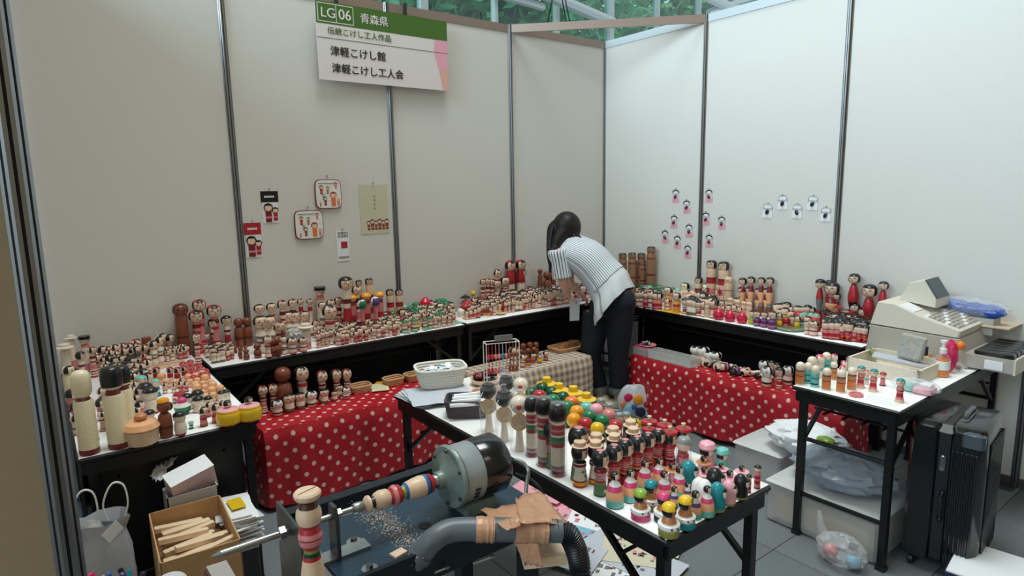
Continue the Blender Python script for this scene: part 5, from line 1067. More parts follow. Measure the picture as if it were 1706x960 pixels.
for k in range(5):
    t = thing('plastic_sheet', 'pale blue plastic sheet under the white basket, %s of the stack' % ('lowest', 'second', 'middle', 'fourth', 'topmost')[k], 'bag', gx(715, 655, TZ)+Vector((.0+.004*k, -.01*k, .0006+.0042*k)), -.1*k+.08, 'plastic sheets under the basket')
    mb = MB(); rnd = random.Random(k); n = 8; V = [(-.13+.26*a/n+rnd.uniform(-.003, .003), -.12+.24*b/n+rnd.uniform(-.003, .003), .0035+rnd.uniform(-.0014, .0014)) for a in range(n+1) for b in range(n+1)]
    mb.add(V, [(a*(n+1)+b, (a+1)*(n+1)+b, (a+1)*(n+1)+b+1, a*(n+1)+b+1) for a in range(n) for b in range(n)], 'paper_gray'); o = mb.build('sheet', t, 20)
    t.location.x = -2.62; t.location.y = -1.555-.01*k
# bowl of black and red beads, hexagonal tray
c = gx(808, 640, TZ); bw = thing('bead_bowl', 'light wooden bowl heaped with black and red wooden charms', 'bowl', c)
MB().lathe([(.04, 0), (.06, .012), (.068, .03), (.062, .03), (.05, .012)], 'wood', 24).build('bowl', bw)
for k in range(40):
    rnd = random.Random(k+9); a, rr = rnd.uniform(0, 6.28), rnd.random()**.5*.05
    b = thing('wooden_charm', ('black' if k % 4 else 'red')+' wooden charm heaped in the light bowl', 'charm', c+Vector((rr*math.cos(a), rr*math.sin(a), .035+(.05-rr)*.45+rnd.uniform(0, .006))), 0, 'charms in the bowl'); MB().ball((0, 0, 0), .009, 'black' if k % 4 else 'red', 8, 6).build('charm', b)
MB().ball((0, 0, .016), .055, 'black', 16, 8, .45).build('filling', bw)
c = gx(815, 662, TZ); hx = thing('hexagonal_tray', 'light wooden hexagonal tray beneath the wire rack', 'tray', c)
MB().lathe([(.078, 0), (.085, .004), (.088, .026), (.080, .026), (.077, .006), (.0, .006)], 'wood', 6).build('tray', hx)
for k in range(10):
    rnd = random.Random(k+70); b = thing('charm_loop', 'small red loop charm lying in the hexagonal tray', 'charm', c+Vector((rnd.uniform(-.05, .05), rnd.uniform(-.05, .05), .014)), rnd.uniform(0, 3), 'loop charms in the tray'); MB().tube([(.014*math.cos(a), .008*math.sin(a), 0) for a in [2*math.pi*j/10 for j in range(11)]], .002, 'red' if k % 2 else 'rose', 5).build('loop', b)

# ---------------- cash register table dolls (facing the room)
RR = math.radians(-40)
Gr = 'bald wooden dolls on the right table'
for k, (key, x, b, y, lab) in enumerate([
    ('bald_teal', 1352, 622, 594, 'small pale headed teal doll at the back left of the right table'), ('spotted', 1365, 620, 591, 'pink speckled small doll, rear row second'), ('spotted', 1388, 620, 590, 'pink speckled small doll, rear row third'), ('bald_teal', 1376, 614, 587, 'small teal topped doll furthest back on the right table'), ('spotted', 1405, 628, 601, 'pink speckled small doll by the cream tray'), ('spotted', 1403, 640, 609, 'pink speckled doll in the second row by the tray'),
    ('bald_orange', 1388, 634, 603, 'bald doll with orange body, rear middle'), ('bald_teal', 1345, 640, 604, 'bald doll with teal body, left of the teal pair'), ('bald_teal', 1357, 646, 609, 'bald doll with teal body, right of the teal pair'),
    ('bald_orange', 1332, 641, 603, 'bald doll with orange body, leftmost on the right table'), ('bald_orange', 1376, 651, 613, 'bald doll with orange body, second in the front row'), ('bald_orange', 1400, 655, 616, 'bald doll with orange body, third in the front row'), ('bald_orange', 1418, 651, 612, 'bald doll with orange body, rightmost in the row'),
    ('tealhead', 1433, 648, 610, 'teal haired doll in red robe, first beside the bald dolls'), ('tealhead', 1454, 654, 615, 'teal haired doll in red robe, middle one'), ('tealhead', 1498, 672, 631, 'teal haired doll standing alone at the table front'), ('redcap_small', 1470, 644, 620, 'small doll with red mushroom cap on the right table'), ('spotted', 1443, 642, 617, 'pale small doll behind the middle teal haired one')]):
    put(key, x, b, y, lab, rz=RR, group=Gr if k < 13 else None, small=False)

# ---------------- right wall table, named dolls
RW = -math.pi/2
G3 = 'larger dolls on the right wall table'
for key, x, b, y, lab, w in [
    ('bentwood', 1037, 466, 422, 'tall brown wooden doll, leftmost behind the woman', 14), ('bentwood', 1053, 466, 421, 'tall brown wooden doll, second behind the woman', 14), ('bentwood', 1068, 466, 422, 'tall brown wooden doll, third behind the woman', 14), ('bentwood', 1055, 476, 434, 'shorter brown wooden doll before the tall row, left', 12), ('bentwood', 1070, 476, 434, 'shorter brown wooden doll before the tall row, right', 12), ('bentwood', 1084, 472, 411, 'tallest brown cylinder doll near the corner', 15),
    ('cyl_red', 1184, 492, 434, 'thick wooden doll with red collar by the pole, left of two', 17), ('cyl_red', 1204, 496, 436, 'thick wooden doll with red collar by the pole, right of two', 18), ('cyl_red', 1163, 500, 462, 'black haired cylinder doll left of the thick pair', 13), ('creamgray', 1178, 510, 472, 'fat cream doll with grey side hair', 19), ('creamgray', 1141, 505, 471, 'cream doll with grey hair at the pole foot', 15), ('natural', 1197, 507, 474, 'plain wooden doll behind the tall plain one', 13), ('natural', 1212, 512, 461, 'tall plain wooden doll with long face', 15),
    ('gold_wrap', 1113, 518, 478, 'gold based wrapped doll on yellow paper, left', .9), ('gold_wrap', 1127, 522, 487, 'gold based wrapped doll with red scarf, right', 1), ('tiny_pale', 1112, 519, 497, 'small pale doll in front of the gold wrapped one', 1),
    ('bobtall', 1236, 508, 463, 'tall slim doll, back row first of four', 14), ('bobtall', 1250, 509, 461, 'tall slim doll, back row second of four', 14), ('bobtall', 1267, 511, 462, 'tall slim doll, back row third of four', 13), ('bobtall', 1281, 512, 462, 'tall slim doll, back row last of four', 14),
    ('bobtall', 1234, 520, 478, 'tall slim doll, front row first of four', 13), ('bobtall', 1247, 521, 478, 'tall slim doll, front row second of four', 13), ('bobtall', 1262, 523, 480, 'tall slim doll, front row third of four', 13), ('bobtall', 1276, 524, 480, 'tall slim doll, front row last of four', 13),
    ('natural', 1216, 528, 496, 'round headed plain doll, first behind the onions', 1.1), ('natural', 1228, 530, 500, 'round headed plain doll, second behind the onions', 1.1), ('natural', 1238, 532, 502, 'round headed plain doll, third behind the onions', 1.1), ('natural', 1247, 534, 503, 'round headed plain doll, last behind the onions', 1.1),
    ('onion', 1197, 534, 513, 'round magenta hooded doll, leftmost of three', 1), ('onion', 1216, 537, 516, 'round magenta hooded doll, middle of three', 1), ('onion', 1236, 540, 519, 'round magenta hooded doll, rightmost of three', 1),
    ('green_small', 1252, 542, 518, 'small lime green bodied doll beside the onion dolls', 1), ('stripebarrel', 1261, 545, 518, 'purple striped barrel doll, leftmost of three', 1), ('stripebarrel', 1273, 547, 519, 'purple striped barrel doll, middle of three', 1), ('stripebarrel', 1286, 550, 518, 'purple striped barrel doll, rightmost of three', 1), ('yellow_small', 1297, 548, 521, 'small yellow doll behind the round tray', 1), ('apple', 1309, 546, 528, 'round red apple shaped doll behind the tray', 1.2), ('teal_small', 1336, 548, 522, 'small teal bodied doll behind the cylinder pair', 1),
    ('tiny_pale', 1344, 559, 535, 'pale cylinder doll beside the round tray', 1), ('tiny_pale', 1355, 561, 534, 'pale wrapped cylinder doll, wider one by the tray', 1.5),
    ('buntop', 1364, 520, 465, 'tall doll with big black bun by the pole, left', 18), ('buntop', 1379, 520, 467, 'tall doll with big black bun by the pole, right', 17), ('bobtall', 1393, 515, 488, 'short black haired doll behind the bun pair', 14), ('bobtall', 1385, 510, 470, 'slim doll partly behind the bun pair', 1),
    ('bobtriple', 1420, 518, 456, 'tall triple jointed doll with cat eared black hair', 20), ('bigbob', 1446, 528, 474, 'big headed black bob doll before the white wall', 26), ('bobtriple', 1469, 520, 469, 'tall black haired doll beside the register, red body', 18),
    ('conehat', 1372, 548, 512, 'red doll under a black cone hat', 11), ('mushroom', 1396, 530, 508, 'red brim hatted doll behind the small red ones', 10), ('tanhat', 1410, 538, 516, 'tan hatted doll behind the small red ones', 11), ('bigbob', 1423, 532, 505, 'dark haired doll at the foot of the triple jointed doll', 18), ('bigbob', 1438, 540, 512, 'black bob doll before the big headed one', 19), ('mushroom', 1407, 548, 528, 'bright red mushroom hatted doll', 11), ('mushroom', 1425, 550, 530, 'pink red mushroom hatted doll', 11)]:
    put(key, x, b, y, lab, rz=RW, w=w, group=G3)
c = gx(1317, 549, TZ); t = thing('round_wooden_tray', 'empty round shallow wooden tray on the right wall table', 'tray', c); MB().lathe([(.078, 0), (.084, .004), (.086, .016), (.080, .016), (.077, .006), (0, .006)], 'wood', 32).build('tray', t)
MB().lathe([(.0865, .001), (.0885, .003), (.0885, .012), (.0865, .014)], 'grn2', 32).build('rim_band', t)
c = gx(1117, 521, TZ); t = MB().box(-.05, .05, -.09, .09, 0, .0015, 'yellow').build('yellow_paper'); t.location = c+Vector((.02, 0, 0)); tag(t, 'yellow paper under the gold wrapped dolls', 'paper')

# ---------------- back wall table, named dolls
G1 = 'larger dolls on the back wall tables'
for key, x, b, y, lab, w in [
    ('brown_tall', 306, 574, 506, 'big reddish brown doll, leftmost on the back table', 26), ('red_tall', 337, 566, 499, 'tall red hooded doll, rear of the red trio', 23), ('red_tall', 331, 578, 517, 'tall red hooded doll, front left of the trio', 24), ('red_tall', 361, 572, 508, 'tall red hooded doll, right of the trio', 24), ('graycap', 359, 582, 531, 'black haired doll before the red trio', 18), ('graycap', 381, 579, 526, 'grey haired round faced doll right of the red trio', 18), ('redlock', 329, 588, 556, 'small red doll pair, left one', 15), ('redlock', 345, 587, 555, 'small red doll pair, right one', 15),
    ('brown', 400, 573, 530, 'small dark brown doll, left of two at the pole', .8), ('brown', 414, 571, 529, 'small dark brown doll, right of two at the pole', .8), ('brown', 411, 601, 582, 'squat red brown doll near the table edge', 1.4), ('brown', 430, 598, 572, 'squat light brown doll near the table edge', 1.2),
    ('plain_pale', 436, 568, 507, 'wide headed doll, first of the tall back row', 18), ('plain_pale', 456, 565, 505, 'wide headed doll, second of the tall back row', 17), ('redlock', 474, 560, 500, 'red locked doll, third of the tall back row', 17), ('redlock', 491, 556, 498, 'red locked doll, fourth of the tall back row', 16), ('kid', 504, 552, 498, 'slim doll, fifth of the tall back row', 11), ('kid', 519, 550, 498, 'slim doll, last of the tall back row', 11),
    ('stackhead', 438, 590, 526, 'stacked head doll in front of the tall row, left', .95), ('stackhead', 452, 588, 526, 'stacked head doll in front of the tall row, right', .95), ('redlock', 468, 583, 535, 'red doll before the tall row', 1), ('stackhead', 482, 560, 519, 'black haired doll in the second row of the back table', 1), ('stackhead', 494, 558, 519, 'red lock doll in the second row of the back table', 1), ('stackhead', 509, 555, 518, 'pale doll in the second row of the back table', 1),
    ('whitehat_big', 512, 583, 538, 'doll with pale funnel hat behind the bagged dome', .8), ('sailor', 537, 550, 478, 'tall doll in black peaked cap', 17), ('stackhead', 540, 566, 503, 'black haired doll before the peaked cap one', 13), ('redlock', 554, 562, 499, 'round headed doll right of the peaked cap', 15), ('redlock', 567, 558, 495, 'round headed doll second right of the peaked cap', 15), ('kid', 552, 572, 508, 'small black haired doll right of the cap', 1),
    ('graycap', 581, 560, 461, 'large doll with black rimmed crown at centre', 24), ('redlock', 598, 556, 476, 'pink hooded doll beside the large one', 17), ('cyl_red', 602, 550, 467, 'tall doll with dark pink top behind', 11), ('cyl_red', 619, 550, 464, 'tall doll with dark bun at centre', 13),
    ('yellowhat_big', 590, 558, 491, 'orange yellow hatted doll, leftmost of three', 14), ('yellowhat_big', 613, 554, 488, 'orange yellow hatted doll, middle of three', 14), ('yellowhat_big', 635, 550, 486, 'orange yellow hatted doll, rightmost of three', 14), ('egg_green', 606, 560, 500, 'green and white egg doll between yellow hats', 15), ('egg_purple', 628, 556, 495, 'purple and white egg doll between yellow hats', 15),
    ('cyl_red', 652, 545, 482, 'slim doll with black top by the pole, left', 13), ('cyl_red', 667, 542, 482, 'slim doll with black top by the pole, right', 13), ('beedoll', 692, 553, 532, 'round yellow and black striped doll at the table edge', 1), ('reddome', 709, 549, 530, 'round dark red domed doll at the table edge', 1), ('tiny_pale', 681, 550, 526, 'pink patterned cylinder doll beside the striped round one', 1.2),
    ('aqua_hat', 655, 545, 518, 'green hooded doll in the middle of the back table', 1.1), ('teal_small', 674, 535, 508, 'pale green small doll at middle', 1), ('onion', 709, 520, 494, 'magenta topped round doll on the back table', .7), ('creamgray', 718, 535, 508, 'large grey white striped doll at middle', 1.1), ('creamgray', 733, 533, 505, 'grey haired striped doll right of it', 1), ('white_ball', 769, 530, 514, 'large white wooden ball doll at the table join', 1)]:
    put(key, x, b, y, lab, rz=0, w=w, group=G1)
# bagged dome of small dolls
c = gx(494, 583, TZ); t = thing('bagged_doll_pack', 'clear dome bag over a cluster of small pale dolls', 'doll pack', c)
for k in range(9):
    a = 2*math.pi*k/8; p_ = (0, 0) if k == 8 else (.036*math.cos(a), .03*math.sin(a)); MB().lathe([(.009, 0), (.01, .03), (.006, .05), (.010, .062), (.011, .075), (.004, .085)], 'pale', 10, (p_[0], p_[1], 0), ms=['rose', 'pale', 'red', 'skin', 'black']).build('small_doll', t)
MB().lathe([(.058, 0), (.062, .02), (.060, .08), (.045, .115), (.015, .13), (.02, .14)], 'clear_bag', 18).build('bag_film', t, 20)
for k, x in enumerate((488, 506)): put('tiny_pale', x, 592, 562, 'pale doll standing before the bagged dome, %s' % ('left', 'right')[k], w=1.3, group='pale dolls before the dome')
for key, x, b, y, lab, w in [
    ('redbow', 851, 500, 434, 'tall doll with red ribbon head, left of trio', 19), ('redbow', 868, 496, 433, 'tall doll with red ribbon head, rear right of trio', 18), ('redbow', 869, 505, 447, 'tall doll with red ribbon head, front right of trio', 17), ('kid', 829, 492, 449, 'large pale round headed doll left of the trio', 14), ('redlock', 805, 505, 465, 'red cylinder doll in the row of three, left', 11), ('redlock', 813, 503, 464, 'red cylinder doll in the row of three, middle', 11), ('redlock', 820, 503, 465, 'red cylinder doll in the row of three, right', 11), ('plain_pale', 828, 505, 466, 'pale doll before the large round headed one', .9), ('plain_pale', 841, 500, 461, 'plain pale doll beside the trio', .9),
    ('brown', 900, 478, 448, 'dark red brown doll beside the woman, left', 9), ('brown', 912, 478, 452, 'dark red round doll beside the woman, larger', 15), ('brown', 921, 474, 447, 'dark red brown doll beside the woman, right', 10), ('lollipop', 789, 515, 485, 'small doll with yellow green ball head', 9), ('conehat', 776, 518, 491, 'dark red topped small doll beside the yellow one', 8), ('apple', 788, 517, 502, 'small round orange red doll', 1.2),
    ('bottle2', 807, 529, 516, 'striped amber wooden cup, left of two', .8), ('bottle2', 814, 530, 516, 'striped amber wooden cup, right of two', .8)]:
    put(key, x, b, y, lab, z=.705, rz=0, w=w, group=G1)
c = gx(833, 524, .705); t = thing('doll_tray', 'oval green and orange wooden tray with a yellow ball', 'tray', c); MB().lathe([(.03, 0), (.042, .006), (.044, .012), (.03, .014)], 'orange', 20, ms=['orange', 'green', 'wood']).build('tray', t); MB().ball((0, 0, .02), .01, 'yellow', 10, 6).build('ball', t)
c = gx(783, 530, .705); t = thing('round_plate', 'round wooden plate holding tiny pale dolls at table join', 'plate', c); MB().lathe([(.035, 0), (.05, .005), (.052, .012), (.04, .010)], 'wood', 20).build('plate', t)
for k in range(6): a = k; MB().lathe([(.007, .01), (.008, .03), (.005, .034), (.009, .042), (.003, .052)], 'pale', 8, (.03*math.cos(a), .03*math.sin(a), 0), ms=['rose', 'pale', 'skin', 'black']).build('tiny_doll', t)
cl_ = MB().box(-.05, .05, -.035, .035, 0, .004, 'aqua').build('green_cloth'); cl_.location = gx(757, 540, TZ)+Vector((.02, .02, 0)); tag(cl_, 'pale green cloth scrap at the table join', 'cloth')

# ---------------- left table, named dolls (faces turned to the room)
RL = math.radians(60); G6 = 'larger dolls on the left table'
for key, x, b, y, lab, w in [
    ('unpainted', 150, 757, 617, 'tall unpainted doll with bald wooden head at the corner', 36), ('unpainted_black', 199, 746, 611, 'tall unpainted doll with glossy black cap', 38), ('unpainted_black', 213, 722, 610, 'tall black capped doll hidden behind the front one', 32),
    ('brown', 278, 730, 668, 'brown wooden doll with orange beret and dark side', 25), ('black_cap', 302, 727, 686, 'white doll with black cap and red base', 22), ('black_cap', 252, 720, 683, 'small white doll with black cap behind the wooden pot', 20), ('black_cap', 254, 690, 645, 'large black capped doll, front', 27), ('black_cap', 246, 684, 638, 'large black capped doll, rear', 26), ('teal_small', 319, 716, 702, 'short pale blue topped doll beside the black cap', 1.6),
    ('tiny_wood', 340, 712, 678, 'slim carved wooden doll near the yellow pots, left', 1), ('tiny_wood', 360, 706, 672, 'slim carved wooden doll near the yellow pots, right', 1), ('tiny_wood', 348, 696, 670, 'slim carved wooden doll behind the pair', 1), ('tiny_wood', 370, 692, 668, 'small wooden doll behind the left yellow pot', 1),
    ('black_cap', 313, 684, 656, 'squat black capped doll, first of the front cluster', 1.1), ('black_cap', 331, 680, 650, 'squat black capped doll, second of the front cluster', 1.1), ('black_cap', 332, 688, 660, 'squat black capped doll, third of the front cluster', 1.1), ('black_cap', 348, 683, 660, 'squat black capped doll, fourth of the front cluster', 1.0), ('black_cap', 370, 670, 651, 'squat black capped doll, left of the edge pair', 1.2), ('black_cap', 378, 668, 649, 'squat black capped doll, right of the edge pair', 1.2),
    ('teal_small', 238, 660, 626, 'pale blue topped doll behind the black caps', 1.3), ('teal_small', 262, 662, 632, 'pale blue topped doll right of the other', 1.1),
    ('whitehat_big', 115, 640, 572, 'pale doll with wide white hat at the left edge', 17), ('sailor', 146, 612, 560, 'doll with black flat cap in the back row', 18), ('whitehat_big', 122, 600, 558, 'small white hooded doll at the back left', 12), ('graycap', 140, 640, 586, 'pink doll with silver grey hat', 18), ('redlock', 158, 630, 578, 'red doll with white lace cap', 16), ('creamgray', 120, 668, 610, 'cream doll with rings behind the tall one', 22), ('conehat', 231, 618, 586, 'bright red capped doll among stacks', .9), ('redbow', 243, 625, 588, 'slim red patterned doll leaning among stacks', .7), ('bottle2', 247, 598, 562, 'ochre yellow cylinder doll in the back row', .7), ('stackhead', 258, 610, 568, 'blue striped stacked doll', 1), ('stackhead', 268, 606, 561, 'pale stacked doll behind the blue striped one', 1), ('plain_pale', 284, 590, 557, 'wide headed doll near the brown one', 1.1), ('plain_pale', 272, 590, 556, 'wide headed doll second from the brown one', 1.1),
    ('redbow', 262, 640, 612, 'round red and white doll by the wooden tray', 1.3), ('redbow', 285, 640, 612, 'short red doll in the tray group, first', 1.1), ('redbow', 297, 642, 612, 'short red doll in the tray group, second', 1.1), ('redbow', 308, 636, 610, 'short red doll in the tray group, third', 1.1)]:
    put(key, x, b, y, lab, rz=RL, w=w, group=G6)
MB_ = bpy.data
for o in [o for o in COL.objects if o.get('label') == 'brown wooden doll with orange beret and dark side']:
    MB().lathe([(.17, .96), (.2, 1.0), (.15, 1.06), (0, 1.08)], 'amber', 16).build('beret', o); MB().ball((.17, -.1, .80), .12, 'black', 10, 8).build('dark_ear', o)
c = gx(239, 738, TZ); t = thing('lidded_wooden_pot', 'round pinkish wooden pot with lid and knob', 'pot', c)
MB().lathe([(.045, 0), (.05, .004), (.054, .05), (.050, .056)], 'wood', 28).build('pot', t); MB().lathe([(.056, .055), (.060, .060), (.050, .078), (.018, .086), (.014, .088)], 'peach', 28).build('lid', t); MB().lathe([(.012, .086), (.022, .094), (.020, .104), (.012, .11)], 'tan', 18).build('knob', t)
for k, (x, b, y) in enumerate([(382, 708, 665), (417, 701, 659)]):
    c = gx(x, b-2, TZ); h = topz(c, y)-TZ; t = thing('yellow_pot', 'yellow painted pot with a small doll head on its lid, %s' % ('left of two', 'at the table corner')[k], 'pot', c, RL, 'yellow doll pots')
    MB().lathe([(r*h, z*h) for r, z in ((.36, 0), (.44, .08), (.46, .35), (.42, .52), (.40, .54))], 'yellow', 24, ms=['orange', 'yellow', 'yellow', 'red']).build('pot', t); MB().lathe([(r*h, z*h) for r, z in ((.42, .54), (.40, .60), (.12, .66))], 'lpink', 24, ms=['yellow', 'lpink']).build('lid', t)
    hm_ = head_mesh(.15*h, .95, .80*h, .85, 'skin', 14, 8).build('doll_head', t); head_mesh(.15*h, .95, .80*h, .85, 'black', 20, 12, HS['crop'], 1.05).build('hair', hm_)
c = gx(305, 690, TZ); t = thing('flower_bowl', 'small green and white pot with pink flower top', 'pot', c); MB().lathe([(.02, 0), (.03, .02), (.032, .035), (.02, .05)], 'dgreen', 18, ms=['dgreen', 'green', 'white']).build('pot', t); MB().ball((0, 0, .055), .02, 'pink', 12, 8, .8).build('flower', t)
for k in range(3):
    c = gx(300+8*k, 670+4*k, TZ); t = thing('red_bowl', 'small red and white striped bowl stack, %s of three' % ('rear', 'middle', 'front')[k], 'bowl', c, 0, 'striped bowl stacks'); MB().lathe([(.02, 0), (.03, .01), (.026, .016), (.03, .026), (.026, .032), (.02, .042)], 'red', 18, ms=['red', 'white', 'red', 'white', 'red']).build('bowl', t)
t = thing('wooden_frame_tray', 'thin wooden strip tray lying across the left table', 'tray', gx(285, 612, TZ)+Vector((0, 0, .0)), .1)
MB().box(-.08, .08, -.004, .004, 0, .015, 'wood').build('side', t); MB().box(-.08, .08, .05, .056, 0, .015, 'wood').build('side', t); MB().box(-.08, .08, .004, .05, 0, .004, 'wood').build('bottom', t)

# ---------------- packed rows of small dolls
ORD = ['first', 'second', 'third', 'fourth', 'fifth', 'sixth', 'seventh', 'eighth', 'ninth', 'tenth', 'eleventh', 'twelfth', 'thirteenth', 'fourteenth', 'fifteenth', 'sixteenth', 'seventeenth', 'eighteenth', 'nineteenth', 'twentieth']
ROWN = ['front', 'second', 'third', 'fourth', 'fifth', 'sixth', 'seventh', 'eighth', 'ninth', 'tenth']
TAKEN = [(o.location.x, o.location.y, o.location.z, .03) for o in COL.objects if o.parent is None and o.get('category') and o.get('category') not in ('table', 'bench', 'lathe', 'plate', 'paper') and .69 < o.location.z < .72]
PEND = []
def block(keys, q, nr, nc, h0, h1, rz, place, z=TZ, desc=None, seed=1, jit=.2, w=1.0, clear=.016, desc_map=None):
    """q: four pixel corners of the block on the table: front left, front right, back right, back left; h0 front height, h1 back height (m)"""
    rnd = random.Random(seed); A, B, Cc, Dd = [gx(*p, z) for p in q]
    for r in range(nr):
        v = r/max(1, nr-1); n = 0
        for k in range(nc):
            u = (k+.5*(r % 2))/nc+.25/nc; u = min(1, max(0, u+rnd.uniform(-jit, jit)/nc)); vv = min(1, max(0, v+rnd.uniform(-jit, jit)/max(1, nr)))
            P = (A*(1-u)+B*u)*(1-vv)+(Dd*(1-u)+Cc*u)*vv
            key = keys[rnd.randrange(len(keys))]; h = (h0+(h1-h0)*v)*rnd.uniform(.86, 1.12)
            if any(abs(P.z-tz) < .02 and (P.x-x)**2+(P.y-y)**2 < (clear+cr_)**2*.52 for x, y, tz, cr_ in TAKEN): continue
            if not inside(P, RECT[1]): continue
            TAKEN.append((P.x, P.y, z, .012)); n += 1
            lab = '%s, %s from left in %s row %s' % (DS[key], ORD[min(19, n-1)], ROWN[min(9, r)], place)
            PEND.append((h/(P-EYE).dot(cf), key, P, h, rz+rnd.uniform(-.3, .3), lab, place_group(place), w))
def place_group(p): return 'small dolls '+p
DS = dict(tiny_black='tiny black haired doll', tiny_wood='tiny pink wood doll', tiny_pale='tiny pale doll', tiny_red='tiny red bodied doll', plain_red='small red striped doll', plain_pale='small pale flowered doll', striped='small striped doll', redlock='small red locked doll', kid='small tufted doll', wood_ball='round orange wood doll', pink_ball='round pink doll', black_cap='squat black capped doll', redbow='small red ribboned doll', brown='small brown doll', stackhead='small stacked doll', teal_small='small teal doll', aqua_hat='small green hatted doll', green_small='small lime doll', yellow_small='small yellow doll', footed='small footed red doll', mushroom='small red hatted doll', bobtall='small black bobbed doll', graycap='small grey haired doll', natural='small plain doll', panda='small black and white doll', stripebarrel='small striped barrel doll', cyl_red='small red collared doll', apple='round red doll', tanhat='small tan hatted doll', creamgray='cream doll')
# back wall table, left half
block(['tiny_black', 'tiny_black', 'tiny_wood'], [(357, 606), (397, 597), (385, 577), (333, 588)], 5, 7, 0.065, 0.06, 0, 'at left end of back table', seed=1)
block(['brown'], [(398, 600), (416, 596), (402, 578), (388, 583)], 4, 2, .05, .04, 0, 'of tiny brown dolls', seed=2)
block(['stackhead', 'striped', 'kid', 'brown'], [(447, 596), (478, 590), (478, 560), (432, 572)], 4, 5, 0.11, 0.12, 0, 'before the tall pale row', seed=3)
block(['kid', 'plain_pale', 'striped', 'redlock'], [(530, 580), (592, 567), (585, 545), (520, 555)], 5, 9, 0.085, 0.11, 0, 'before the peaked cap doll', seed=4)
block(['tiny_pale', 'tiny_wood', 'tiny_black', 'kid'], [(562, 577), (670, 557), (660, 530), (575, 548)], 7, 15, 0.075, 0.095, 0, 'below the yellow hats', seed=5)
block(['tiny_pale', 'tiny_red', 'kid', 'aqua_hat'], [(672, 557), (762, 541), (752, 508), (668, 524)], 7, 11, 0.08, 0.11, 0, 'at the middle of back table', seed=6)
# back wall table, right half
block(['tiny_pale', 'tiny_red', 'kid', 'apple', 'tiny_wood'], [(776, 533), (842, 523), (838, 497), (772, 508)], 6, 10, 0.07, 0.1, 0, 'left of the ribboned trio', .705, seed=7)
block(['tiny_red', 'redlock', 'tiny_black', 'striped'], [(842, 522), (892, 514), (885, 492), (836, 499)], 6, 9, 0.09, 0.115, 0, 'before the ribboned trio', .705, seed=8)
block(['tiny_pale', 'kid', 'tiny_wood', 'plain_pale'], [(892, 514), (950, 505), (930, 473), (872, 482)], 9, 12, 0.115, 0.1, 0, 'beside the woman', .705, seed=9)
block(['tiny_pale', 'kid', 'tiny_wood'], [(958, 503), (1040, 488), (1010, 468), (950, 478)], 6, 14, 0.11, 0.1, 0, 'behind the woman', .705, seed=10)
# right wall table
block(['tiny_red', 'tiny_black', 'kid', 'tiny_pale'], [(1062, 511), (1104, 517), (1102, 493), (1062, 488)], 4, 6, 0.115, 0.1, RW, 'beside the woman on right table', seed=11)
block(['aqua_hat', 'teal_small', 'aqua_hat', 'kid'], [(1066, 498), (1150, 505), (1144, 480), (1066, 478)], 5, 12, 0.1, 0.1, RW, 'of green hatted dolls', seed=12)
block(['graycap', 'bobtall', 'kid', 'natural'], [(1080, 488), (1165, 492), (1150, 468), (1080, 466)], 3, 10, .11, .11, RW, 'along wall near the left cluster', seed=13)
block(['kid', 'graycap', 'tiny_black', 'natural'], [(1140, 524), (1193, 531), (1190, 505), (1140, 500)], 5, 7, 0.12, 0.12, RW, 'left of the magenta hoods', seed=14)
block(['plain_red', 'tiny_red', 'kid'], [(1194, 526), (1240, 534), (1240, 515), (1196, 510)], 3, 5, .085, .09, RW, 'behind the magenta hoods', seed=15)
block(['bobtall', 'graycap', 'kid', 'tiny_black'], [(1292, 528), (1362, 538), (1350, 510), (1290, 503)], 5, 8, 0.105, 0.12, RW, 'behind the round tray', seed=16)
block(['green_small', 'yellow_small', 'teal_small', 'graycap', 'apple'], [(1292, 544), (1362, 552), (1358, 534), (1292, 528)], 3, 8, 0.09, 0.09, RW, 'nearest the round tray', seed=17)
block(['footed', 'tiny_red', 'footed'], [(1374, 564), (1448, 578), (1452, 545), (1376, 538)], 6, 8, 0.105, 0.1, RW, 'of small red footed dolls', seed=18)
block(['mushroom', 'tanhat', 'bobtall', 'footed'], [(1378, 540), (1452, 548), (1450, 520), (1392, 515)], 3, 6, .10, .12, RW, 'before the tall black bobs', seed=19)
# left table
block(['wood_ball'], [(340, 672), (384, 664), (345, 632), (310, 640)], 6, 6, .045, .045, RL, 'of orange balls by the edge', seed=20, jit=.12)
block(['pink_ball'], [(322, 640), (352, 633), (328, 612), (304, 618)], 5, 4, .042, .042, RL, 'of pink balls by the edge', seed=21, jit=.12)
block(['tiny_pale', 'tiny_wood', 'wood_ball'], [(272, 656), (325, 652), (318, 640), (268, 640)], 3, 6, .05, .05, RL, 'behind the black caps', seed=22)
block(['kid', 'plain_pale', 'redlock'], [(150, 622), (250, 606), (262, 580), (160, 594)], 4, 9, .10, .115, RL, 'along the wall of left table', seed=23)
block(['tiny_pale', 'tiny_black', 'stackhead', 'striped'], [(180, 660), (256, 648), (250, 606), (172, 622)], 7, 7, .085, .08, RL, 'in the stacks at left', seed=24)
block(['striped', 'tiny_red', 'plain_red'], [(170, 720), (240, 708), (232, 664), (172, 672)], 6, 5, .085, .085, RL, 'behind the black capped giants', seed=25)
block(['tiny_pale', 'tiny_wood', 'kid'], [(262, 606), (316, 596), (302, 574), (255, 584)], 5, 7, .065, .08, RL, 'before the big brown doll', seed=26)
block(['tiny_red', 'tiny_pale'], [(120, 728), (140, 725), (135, 640), (112, 645)], 6, 2, .09, .09, RL, 'left of the tall bald doll', seed=27)

